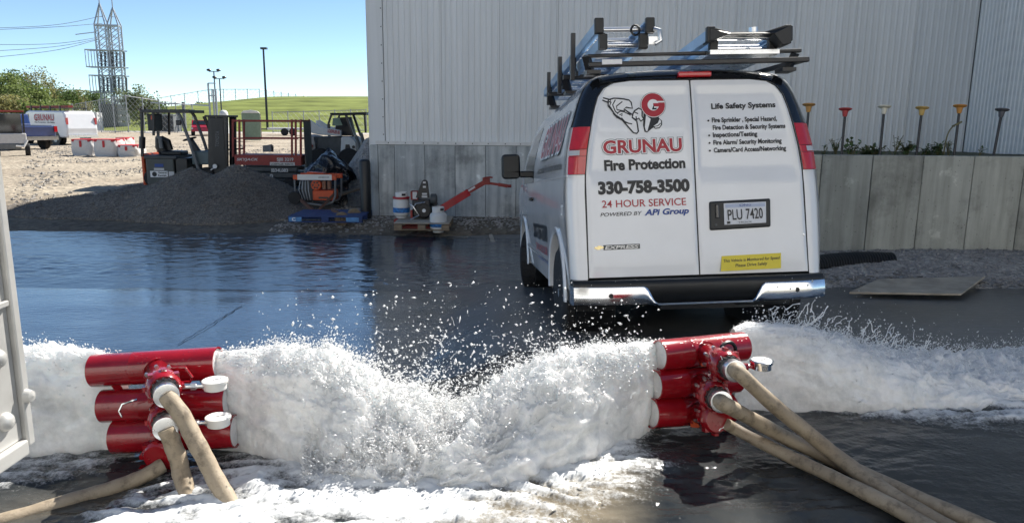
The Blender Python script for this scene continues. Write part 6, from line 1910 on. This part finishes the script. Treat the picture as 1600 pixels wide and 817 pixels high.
def pickup():
    D = 40.0
    b = fb(12, 236, D)
    t = thing('pickup', 'dark blue pickup truck in front of the distant white van', 'pickup', b, (0, 0, R(64)))
    N_ = MAT['navy']
    prof = [(-2.8, .55), (-2.85, 1.25), (-.75, 1.27), (-.55, 1.85), (.75, 1.87), (1.45, 1.28), (2.75, 1.15), (2.9, .9), (2.9, .5), (-2.7, .5)]
    m = MB(); m.prism([(-.97, y, z) for y, z in prof], (1.94, 0, 0)); m.build('body', N_, t, bevel=.07, seg=3)
    m = MB(); m.b2((-.8, -2.75, 1.0), (.8, -.85, 1.275)); m.build('bed', MAT['black_plastic'], t)
    for y in (-1.85, 1.75):
        for s in (-1, 1):
            m = MB(); m.cyl((s * .9, y, .5), (s * .975, y, .5), .50, 18); m.build('wheel_well', MAT['black_plastic'], t)
            m = MB(); x = -1.0 if s < 0 else .72; m.lathe((x, y, .40), [(.2, 0), (.37, 0), (.40, .03), (.40, .25), (.37, .28), (.2, .28)], 18, (1, 0, 0)); w = m.build('wheel', MAT['rubber'], t, smooth=True)
            m = MB(); m.cyl((s * .995, y, .40), (s * 1.008, y, .40), .22, 14); m.build('rim', MAT['steel'], w)
    m = MB(); m.prism([(-.975, -.45, 1.32), (-.975, 1.2, 1.32), (-.975, .70, 1.78), (-.975, -.40, 1.78)], (-.008, 0, 0)); m.build('side_window', MAT['glass_dark'], t)
    for s in (-1, 1):
        m = MB(); m.box((s * .93, -2.86, 1.08), (.16, .06, .30)); m.build('tail_light', MAT['lens_red'], t)
    m = MB(); m.b2((-.95, -3.0, .52), (.95, -2.84, .72)); m.build('bumper', MAT['chrome'], t)
    m = MB(); m.b2((-1.18, .95, 1.2), (-.98, 1.1, 1.45)); m.build('wing_mirror', MAT['chrome'], t)
pickup()
def utility():
    D = 33.0
    b = fb(20, 240, D)
    t = thing('utility_vehicle', 'small caged utility machine at the left, beside the trailer edge', 'utility vehicle', b, (0, 0, R(34)))
    m = MB()
    for x in (-.55, .5):
        for y in (0, 1.1): m.bar((x, y, .4), (x + .05, y, 1.95), .06, .06, (0, 1, 0))
    for y in (0, 1.1): m.bar((-.55, y, 1.95), (.55, y, 1.95), .06, .06)
    m.build('cage', MAT['black_metal'], t)
    m = MB(); m.b2((-.6, -.05, 1.93), (.58, 1.2, 2.0)); m.build('roof', MAT['red_dull'], t, bevel=.02)
    m = MB(); m.b2((-.5, .02, .9), (.45, .06, 1.85)); m.build('rear_screen', MAT['glass_dark'], t)
    m = MB(); m.b2((-.62, -.1, .55), (.58, .3, 1.0)); m.build('body', MAT['bag'], t, bevel=.04)
    m = MB(); m.b2((-.45, -.14, .30), (.35, .3, .56)); m.build('engine', MAT['grey_mid'], t, bevel=.04)
    for x in (-.65, .48):
        m = MB(); m.lathe((x, .15, .28), [(.1, 0), (.26, 0), (.28, .03), (.28, .18), (.26, .2), (.1, .2)], 16, (1, 0, 0)); m.build('wheel', MAT['rubber'], t, smooth=True)
    m = MB(); m.tube([(.15, -.2, .45), (.45, -.22, .42), (.6, -.1, .7)], .05, 6); m.build('bull_bar', MAT['bag'], t, smooth=True)
utility()
def bags():
    g = 'red-topped white bulk bags on the lot'
    for px0, px1, yt, yb, D, lab in ((110, 145, 218, 242, 33.5, 'leftmost red-topped white bulk bag on the gravel lot'), (145, 182, 218, 242.5, 33, 'second red-topped white bulk bag from the left'), (180, 197, 215.5, 235, 36, 'partly hidden bulk bag standing behind the others'), (182, 214, 227, 242, 33, 'low flattened bulk bag with a red cross tie, rightmost')):
        a, b = at(px0, yb, D), at(px1, yb, D); tp = at(px0, yt, D)
        w = b.x - a.x; z0 = g1(a.x, a.y); h = max(.4, tp.z - z0)
        t = thing('bulk_bag', lab, 'bag', ((a.x + b.x) / 2, a.y, z0), (0, 0, 0), g)
        n = 14; P = []
        for i in range(11):
            z = h * i / 10; bul = 1 + .06 * math.sin(math.pi * i / 10)
            row = []
            for k in range(28):
                an = 2 * math.pi * k / 28; c, s = math.cos(an), math.sin(an)
                x = math.copysign(abs(c) ** .45, c) * w / 2 * bul * .97; y = math.copysign(abs(s) ** .45, s) * .5 * bul + .5
                row.append((x + .02 * math.sin(7 * an + i), y + .02 * math.cos(5 * an + 2 * i), z))
            row.append(row[0]); P.append(row)
        m = MB(); m.grid(P); m.add(P[-1][:-1], [tuple(range(28))]); m.build('sack', MAT['bag'], t, smooth=True)
        m = MB(); m.grid([[(x * 1.012, (y - .5) * 1.012 + .5, h - .10) for x, y, z in P[-1]], [(x * 1.015, (y - .5) * 1.015 + .5, h + .012) for x, y, z in P[-1]]]); m.add([(x * 1.015, (y - .5) * 1.015 + .5, h + .012) for x, y, z in P[-1][:-1]], [tuple(range(28))]); m.build('red_flap', MAT['red_cloth'], t)
        m = MB(); m.b2((-.04, -.045, h * .55), (.06, -.02, h - .05)); m.build('tie', MAT['red_cloth'], t)
bags()

def tower():
    D = 96.0
    b = at(186, 205, D); b.z = -.45
    k = D / F
    t = thing('power_tower', 'tall twin-column steel lattice power tower behind the yard', 'tower', b, (0, 0, R(10)))
    Hc = 157 * k
    G = MAT['galv']
    for i, (x0, w) in enumerate(((-.95, 1.25), (.55, 1.25))):
        m = MB()
        for sx in (-1, 1):
            for sy in (-1, 1): m.bar((x0 + sx * w / 2, sy * .6, 0), (x0 + sx * w / 2, sy * .6, Hc - 1.6 * (i == 0) * 0), .15, .15, (0, 1, 0))
        n = 13
        for j in range(n):
            za, zb = Hc * j / n, Hc * (j + 1) / n
            for sy in (-.6, .6):
                m.bar((x0 - w / 2, sy, za), (x0 + w / 2, sy, zb), .07, .07); m.bar((x0 + w / 2, sy, za), (x0 - w / 2, sy, zb), .07, .07)
            for sx in (-1, 1): m.bar((x0 + sx * w / 2, -.6, za), (x0 + sx * w / 2, .6, zb), .06, .06)
        top = Hc + 2.6 - .5 * i
        for sx in (-1, 1):
            for sy in (-1, 1): m.bar((x0 + sx * w / 2, sy * .6, Hc), (x0, 0, top), .13, .13, (0, 1, 0))
        for z in (.4, .75): m.bar((x0 - w / 2 * (1 - z), -.4, Hc + 2.3 * z), (x0 + w / 2 * (1 - z), -.4, Hc + 2.3 * z), .07, .07)
        m.build('lattice_column', G, t)
        m = MB(); m.cyl((x0, 0, top - .1), (x0, 0, top + 5.2), .07, 6, .03); m.build('spire', G, t)
    for z in (Hc * .90, Hc * .71, Hc * .545, Hc * .34, Hc * .18):
        pass
    for za, zb, xl in ((Hc * .60, Hc * .76, -2.9), (Hc * .36, Hc * .52, -2.7)):
        m = MB()
        for z in (za, zb):
            for y in (-.75, .75): m.bar((xl, y, z), (1.6, y, z), .12, .12)
            m.bar((xl, -.75, z), (xl, .75, z), .12, .12); m.b2((-1.6, -.7, z - .05), (1.3, .7, z + .03))
        for q in range(5): m.bar((xl + .35 * q, -.75, za), (xl + .35 * q, -.75, zb), .07, .07, (0, 1, 0))
        m.build('platform', G, t)
        m = MB()
        for q in range(7): m.cyl((-1.3 + .45 * q, -.2, za + .1), (-1.2 + .45 * q, -.2, zb - .2), .13, 6)
        tag(m.build('insulators', MAT['grey_mid'], t), kind='stuff')
    m = MB(); m.b2((-1.7, -.5, Hc * .985), (1.2, .5, Hc * 1.0)); m.bar((-1.6, 0, Hc * .93), (-4.0, -.2, Hc * .90), .10, .10); m.build('cross_arm', G, t)
    m = MB(); m.b2((-1.9, -.9, .3), (.2, .9, Hc * .25)); m.build('cabinet', MAT['grey_mid'], t)
    m = MB()
    for q in range(5): m.b2((.25, -.7, .4 + q * .75), (1.3, -.5, .95 + q * .75))
    m.build('louvre', MAT['galv'], t)
    # power lines going off to the left
    for i, ((xa, ya), (xb, yb), (xc, yc)) in enumerate((((163, 25), (80, 40), (-60, 46)), ((160, 37), (80, 43), (-60, 49)), ((160, 58), (80, 69), (-60, 70)), ((155, 61), (80, 74), (-60, 83)), ((155, 62), (80, 80), (-60, 95)))):
        a, mid, c = at(xa, ya, D), at(xb, yb, D - 4), at(xc, yc, D - 8)
        m = MB(); P = smooth_path([a, mid, c], 14); m.tube([p - a for p in P], .028, 4)
        o = m.build('power_line', MAT['grey_mid']); o.location = a
        tag(o, ('topmost power line leaving the tower towards the left', 'second power line from the top, leaving the tower', 'middle power line leaving the tower cross arm', 'second lowest power line leaving the cross arm', 'lowest sagging power line leaving the cross arm')[i], 'power line', 'power lines running left from the tower')
tower()
def poles():
    # black lamp post
    D = 92.0
    b = at(418, 200, D); b.z = -.45; tp = at(412, 79, D)
    t = thing('lamp_post', 'tall black lamp post in front of the green hill', 'lamp post', b)
    h = tp.z - b.z
    m = MB(); m.cyl((0, 0, 0), (0, 0, h), .16, 8, .11); m.build('pole', MAT['black_metal'], t)
    m = MB(); m.b2((-.3, -.25, h - .05), (.45, .25, h + .18)); m.build('lamp_head', MAT['black_metal'], t)
    D = 85.0
    for (xb, yb, xt, yt, lab) in ((339, 188, 338, 113, 'taller twin-headed floodlight pole left of the black lamp post'), (347, 188, 346, 124, 'shorter twin-headed floodlight pole by the white tank')):
        b = at(xb, yb, D); b.z = -.45; tp = at(xt, yt, D); h = tp.z - b.z
        t = thing('floodlight_pole', lab, 'floodlight pole', b, (0, 0, 0), 'twin-headed floodlight poles')
        m = MB(); m.cyl((0, 0, 0), (0, 0, h), .09, 8, .07); m.bar((-.55, 0, h), (.55, 0, h), .08, .08); m.build('pole', MAT['grey_dark'], t)
        for s in (-1, 1):
            m = MB(); m.sphere((s * .55, 0, h + .16), .27, 10, 6, (1, 1, .55)); m.build('lamp', MAT['black_metal'], t, smooth=True)
    b = at(334, 192, 84); b.z = -.45; tp = at(333, 131, 84); h = tp.z - b.z
    t = thing('vent_stack', 'grey pipe vent stack beside the floodlight poles', 'pipework', b)
    for x in (-.35, .15, .45):
        m = MB(); m.cyl((x, 0, 0), (x, 0, h * (.88 if x > 0 else 1)), .11, 8); m.build('pipe', MAT['galv'], t)
    m = MB(); m.bar((-.35, 0, h), (.5, 0, h), .12, .12); m.bar((-.35, 0, h * .75), (.5, 0, h * .75), .12, .12); m.bar((-7, 0, h * .60), (-.3, 0, h * .55), .14, .14); m.build('cross_pipe', MAT['galv'], t)
    m = MB(); m.bar((-3.3, 0, 0), (-3.3, 0, h * .62), .28, .28, (0, 1, 0)); m.build('support', MAT['grey_mid'], t)
    b = at(351, 203, 78); b.z = -.42
    t = thing('storage_tank', 'white upright storage tank with a domed top behind the forklift mast', 'tank', b)
    m = MB(); m.lathe((0, 0, 0), [(.45, 0), (.45, 2.0), (.40, 2.25), (.22, 2.42), (0, 2.46)], 18); m.build('shell', MAT['dirty_white'], t, smooth=True)
    m = MB(); m.lathe((0, 0, .9), [(.452, 0), (.462, .01), (.462, .06), (.452, .07)], 18); m.build('band', MAT['galv'], t)
    b = at(256, 203, 80); b.z = -.42
    t = thing('container', 'dark grey equipment enclosure behind the forklift guard', 'container', b)
    m = MB(); m.b2((-1.1, 0, .1), (1.1, 2, 1.9)); m.build('shell', MAT['grey_mid'], t, bevel=.03)
    m = MB()
    for k in range(5): m.b2((-1.0 + .42 * k, -.03, .25), (-.66 + .42 * k, -.002, 1.75))
    m.build('doors', MAT['grey_dark'], t); m = MB(); m.b2((-1.15, -.05, 1.9), (1.15, 2.05, 1.98)); m.build('roof', MAT['galv'], t)
    b = at(143, 204, 84); b.z = -.42
    t = thing('container', 'pale grey cabinet inside the fenced tower compound', 'container', b)
    m = MB(); m.b2((-.75, 0, .1), (.75, 1.2, 2.1)); m.build('shell', MAT['dirty_white'], t, bevel=.03)
    m = MB(); m.b2((-.02, -.01, .15), (.02, -.002, 2.0)); m.build('door_gap', MAT['grey_dark'], t)
    # portable toilet
    b = fb(396, 221, 55.0)
    t = thing('portable_toilet', 'pale green portable toilet with a white roof behind the scissor lift', 'portable toilet', b, (0, 0, R(18)))
    m = MB(); m.b2((-.72, -.55, .1), (.55, .55, 2.05)); m.build('cabin', MAT['green_box'], t, bevel=.04)
    m = MB(); m.prism([(-.75, -.58, 2.05), (-.6, -.58, 2.2), (-.08, -.58, 2.28), (.4, -.58, 2.2), (.58, -.58, 2.05)], (0, 1.16, 0)); m.build('roof', MAT['dirty_white'], t, bevel=.03)
    m = MB(); m.b2((.555, -.45, .15), (.60, .45, 2.0)); m.build('door', MAT['dirty_white'], t, bevel=.01)
    m = MB(); m.b2((.602, -.47, .15), (.615, -.40, 2.0)); m.build('door_frame', MAT['red_dull'], t)
    for k in range(4):
        m = MB(); m.b2((-.62 + .30 * k, -.565, .25), (-.40 + .30 * k, -.552, 1.9)); m.build('wall_rib', MAT['green_box'], t)
    # red car facing the camera
    b = fb(316, 203, 70.0)
    t = thing('parked_car', 'red car seen head-on between forklift guard and mast', 'car', b, (0, 0, R(200)))
    m = MB(); m.prism([(-.85, y, z) for y, z in [(-2.1, .4), (-2.1, .85), (-1.3, .98), (-.7, 1.40), (.6, 1.42), (1.2, .98), (2.1, .82), (2.15, .4)]], (1.7, 0, 0)); m.build('body', MAT['red_paint'], t, bevel=.06)
    m = MB(); m.prism([(-.68, .66, 1.38), (.68, .66, 1.38), (.76, 1.18, 1.0), (-.76, 1.18, 1.0)], (0, .012, .012)); m.build('windscreen', MAT['glass_dark'], t)
    for x in (-.9, .72):
        for y in (-1.3, 1.3):
            m = MB(); m.cyl((x, y, .31), (x + .18, y, .31), .31, 14); m.build('wheel', MAT['rubber'], t)
    for s in (-1, 1):
        m = MB(); m.b2((s * .78 - .1, 2.13, .62), (s * .78 + .1, 2.17, .75)); m.build('headlight', MAT['lens_white'], t)
    # white flatbed in the distance
    b = fb(448, 208, 72.0)
    t = thing('flatbed_trailer', 'white flatbed trailer standing far off on the lot below the hill', 'trailer', b)
    m = MB(); m.b2((-1.9, 0, .55), (1.9, 1.6, .75)); m.build('deck', MAT['dirty_white'], t)
    for x in (-.2, .6):
        m = MB(); m.cyl((x, -.1, .35), (x, .15, .35), .35, 14); m.build('wheel', MAT['rubber'], t)
    m = MB(); m.b2((-3.0, .7, .55), (-1.9, .9, .65)); m.build('drawbar', MAT['grey_dark'], t)
poles()

# ------------------------------------------------------------------ trees
def leaf_mat(name, c):
    m, nt, b = nodes_of(name)
    tc = nn(nt, 'ShaderNodeTexCoord'); n = nn(nt, 'ShaderNodeTexNoise', Scale=.9, Detail=3); nt.links.new(tc.outputs['Object'], n.inputs['Vector'])
    nt.links.new(ramp(nt, n.outputs[0], [(.3, tuple(k * .65 for k in c)), (.7, tuple(k * 1.35 for k in c))]), b.inputs['Base Color'])
    b.inputs['Roughness'].default_value = .6; b.inputs['Specular IOR Level'].default_value = .3
    tr = nn(nt, 'ShaderNodeBsdfTranslucent', Color=(*[min(1, k * 1.6) for k in c], 1)); ms = nn(nt, 'ShaderNodeMixShader'); ms.inputs[0].default_value = .35
    nt.links.new(b.outputs[0], ms.inputs[1]); nt.links.new(tr.outputs[0], ms.inputs[2]); nt.links.new(ms.outputs[0], nt.nodes['Material Output'].inputs[0])
    return m
LEAF = {'dark': leaf_mat('leaf_dark', (.075, .115, .036)), 'mid': leaf_mat('leaf_mid', (.14, .18, .055)), 'dry': leaf_mat('leaf_dry', (.20, .19, .075)), 'grey': leaf_mat('leaf_grey', (.15, .18, .095))}
def tree(px, ytop, ybase, half, D, kind, label, sparse=1.0, leaf=.26, nleaf=2600, cat='tree', lowest=.12):
    b = at(px, ybase, D); b.z = g1(b.x, b.y) - .1 if D < 84 else at(px, ybase, D).z
    tp = at(px, ytop, D)
    H = tp.z - b.z; W_ = half * D / F
    t = thing('tree', label, cat, b, (0, 0, rnd.random() * 6), 'trees beyond the yard')
    m = MB(); tips = []
    m.tube([(0, 0, 0), (.05, .03, H * .25), (.02, -.05, H * .55)], [H * .028, H * .022, H * .014], 7)
    nb = 12
    for k in range(nb):
        a = 2.4 * k + rnd.uniform(-.3, .3); z0 = H * rnd.uniform(.18, .5); f = rnd.uniform(.55, 1)
        tip = V(math.cos(a) * W_ * f * .85, math.sin(a) * W_ * f * .85, min(H * .97, z0 + H * rnd.uniform(.2, .5)))
        mid = V(tip.x * .45, tip.y * .45, z0 + (tip.z - z0) * .35)
        m.tube([(0, 0, z0), mid, tip], [H * .012, H * .008, H * .003], 5); tips.append((mid, tip))
        for j in range(2):
            e = tip + V(rnd.gauss(0, .16) * W_, rnd.gauss(0, .16) * W_, rnd.gauss(.03, .06) * H)
            m.tube([mid.lerp(tip, .6), e], [H * .005, H * .002], 4); tips.append((mid.lerp(tip, .6), e))
    m.tube([(.02, -.05, H * .55), (0, 0, H * .98)], [H * .014, H * .003], 5); tips.append((V(0, 0, H * .6), V(0, 0, H * .97)))
    m.build('trunk', MAT['bark'], t, smooth=True, recalc=False)
    # leaf clumps round the branch ends
    cl = []
    for mid, tip in tips:
        for f in (.55, .85, 1.05): cl.append(mid.lerp(tip, f))
    ncl = int(30 * sparse)
    for k in range(ncl):
        a = rnd.random() * 6.28; r_ = math.sqrt(rnd.random()) * .95; z = rnd.uniform(lowest, .93)
        env = math.sin(math.pi * min(1, (z - lowest + .12) / (1.02 - lowest))) ** .55
        cl.append(V(math.cos(a) * W_ * r_ * env, math.sin(a) * W_ * r_ * env, z * H))
    C = np.array([tuple(c) for c in cl])
    idx = rng.integers(0, len(C), nleaf)
    rc = rng.uniform(.08, .20, len(C)) * min(H, 2 * W_)
    P = C[idx] + rng.normal(0, .55, (nleaf, 3)) * rc[idx][:, None]
    P[:, 2] = np.clip(P[:, 2], .03 * H, H * 1.01)
    d = rng.normal(0, 1, (nleaf, 3)); d /= np.linalg.norm(d, axis=1)[:, None]
    e = np.cross(d, rng.normal(0, 1, (nleaf, 3))); e /= np.linalg.norm(e, axis=1)[:, None]
    L = leaf * rng.uniform(.5, 1.15, nleaf)[:, None]
    q = np.stack([P - d * L * .6, P + e * L * .35, P + d * L * .6, P - e * L * .35], 1)
    f = np.arange(nleaf * 4).reshape(-1, 4)
    o = fast_mesh('crown', q.reshape(-1, 3), f, LEAF[kind], smooth=False, parent=t)
    return t
tree(8, 118, 196, 30, 76, 'mid', 'leafy green tree at the far left, beside the trailer edge', nleaf=3600)
tree(30, 112, 198, 34, 82, 'dark', 'dense dark green tree behind the utility machine', nleaf=4200)
tree(64, 106, 198, 30, 86, 'dry', 'open-crowned tree with bare branching top, tallest of the left group', sparse=.35, nleaf=2300, leaf=.22)
tree(50, 136, 200, 34, 74, 'mid', 'broad green tree directly behind the dark pickup cab', nleaf=4000)
tree(88, 132, 200, 34, 88, 'dark', 'rounded dark tree behind the distant white van roof', nleaf=3600)
tree(112, 142, 200, 32, 96, 'dry', 'brownish tree between the white van and the tower', nleaf=3200)
tree(140, 144, 200, 26, 104, 'dark', 'low dark tree just left of the power tower', nleaf=2600)
tree(158, 143, 200, 20, 110, 'mid', 'small green tree half hidden behind the power tower', nleaf=2000)
tree(20, 150, 205, 40, 66, 'dry', 'shrubby yellow-green tree low at the far left', nleaf=3600)
tree(75, 158, 206, 34, 66, 'mid', 'low bushy tree behind the van rack at the left', nleaf=3200)
tree(222, 134, 200, 27, 88, 'grey', 'solitary grey-green tree right of the power tower', nleaf=3800)
tree(200, 160, 200, 20, 100, 'dark', 'low bush at the foot of the power tower', nleaf=1500, cat='bush')
tree(248, 158, 198, 16, 100, 'dark', 'low dark bush right of the solitary grey-green tree', nleaf=1200, cat='bush')
tree(315, 160, 175, 9, 190, 'dark', 'tiny round tree on the skyline of the hill', nleaf=700, leaf=.4)
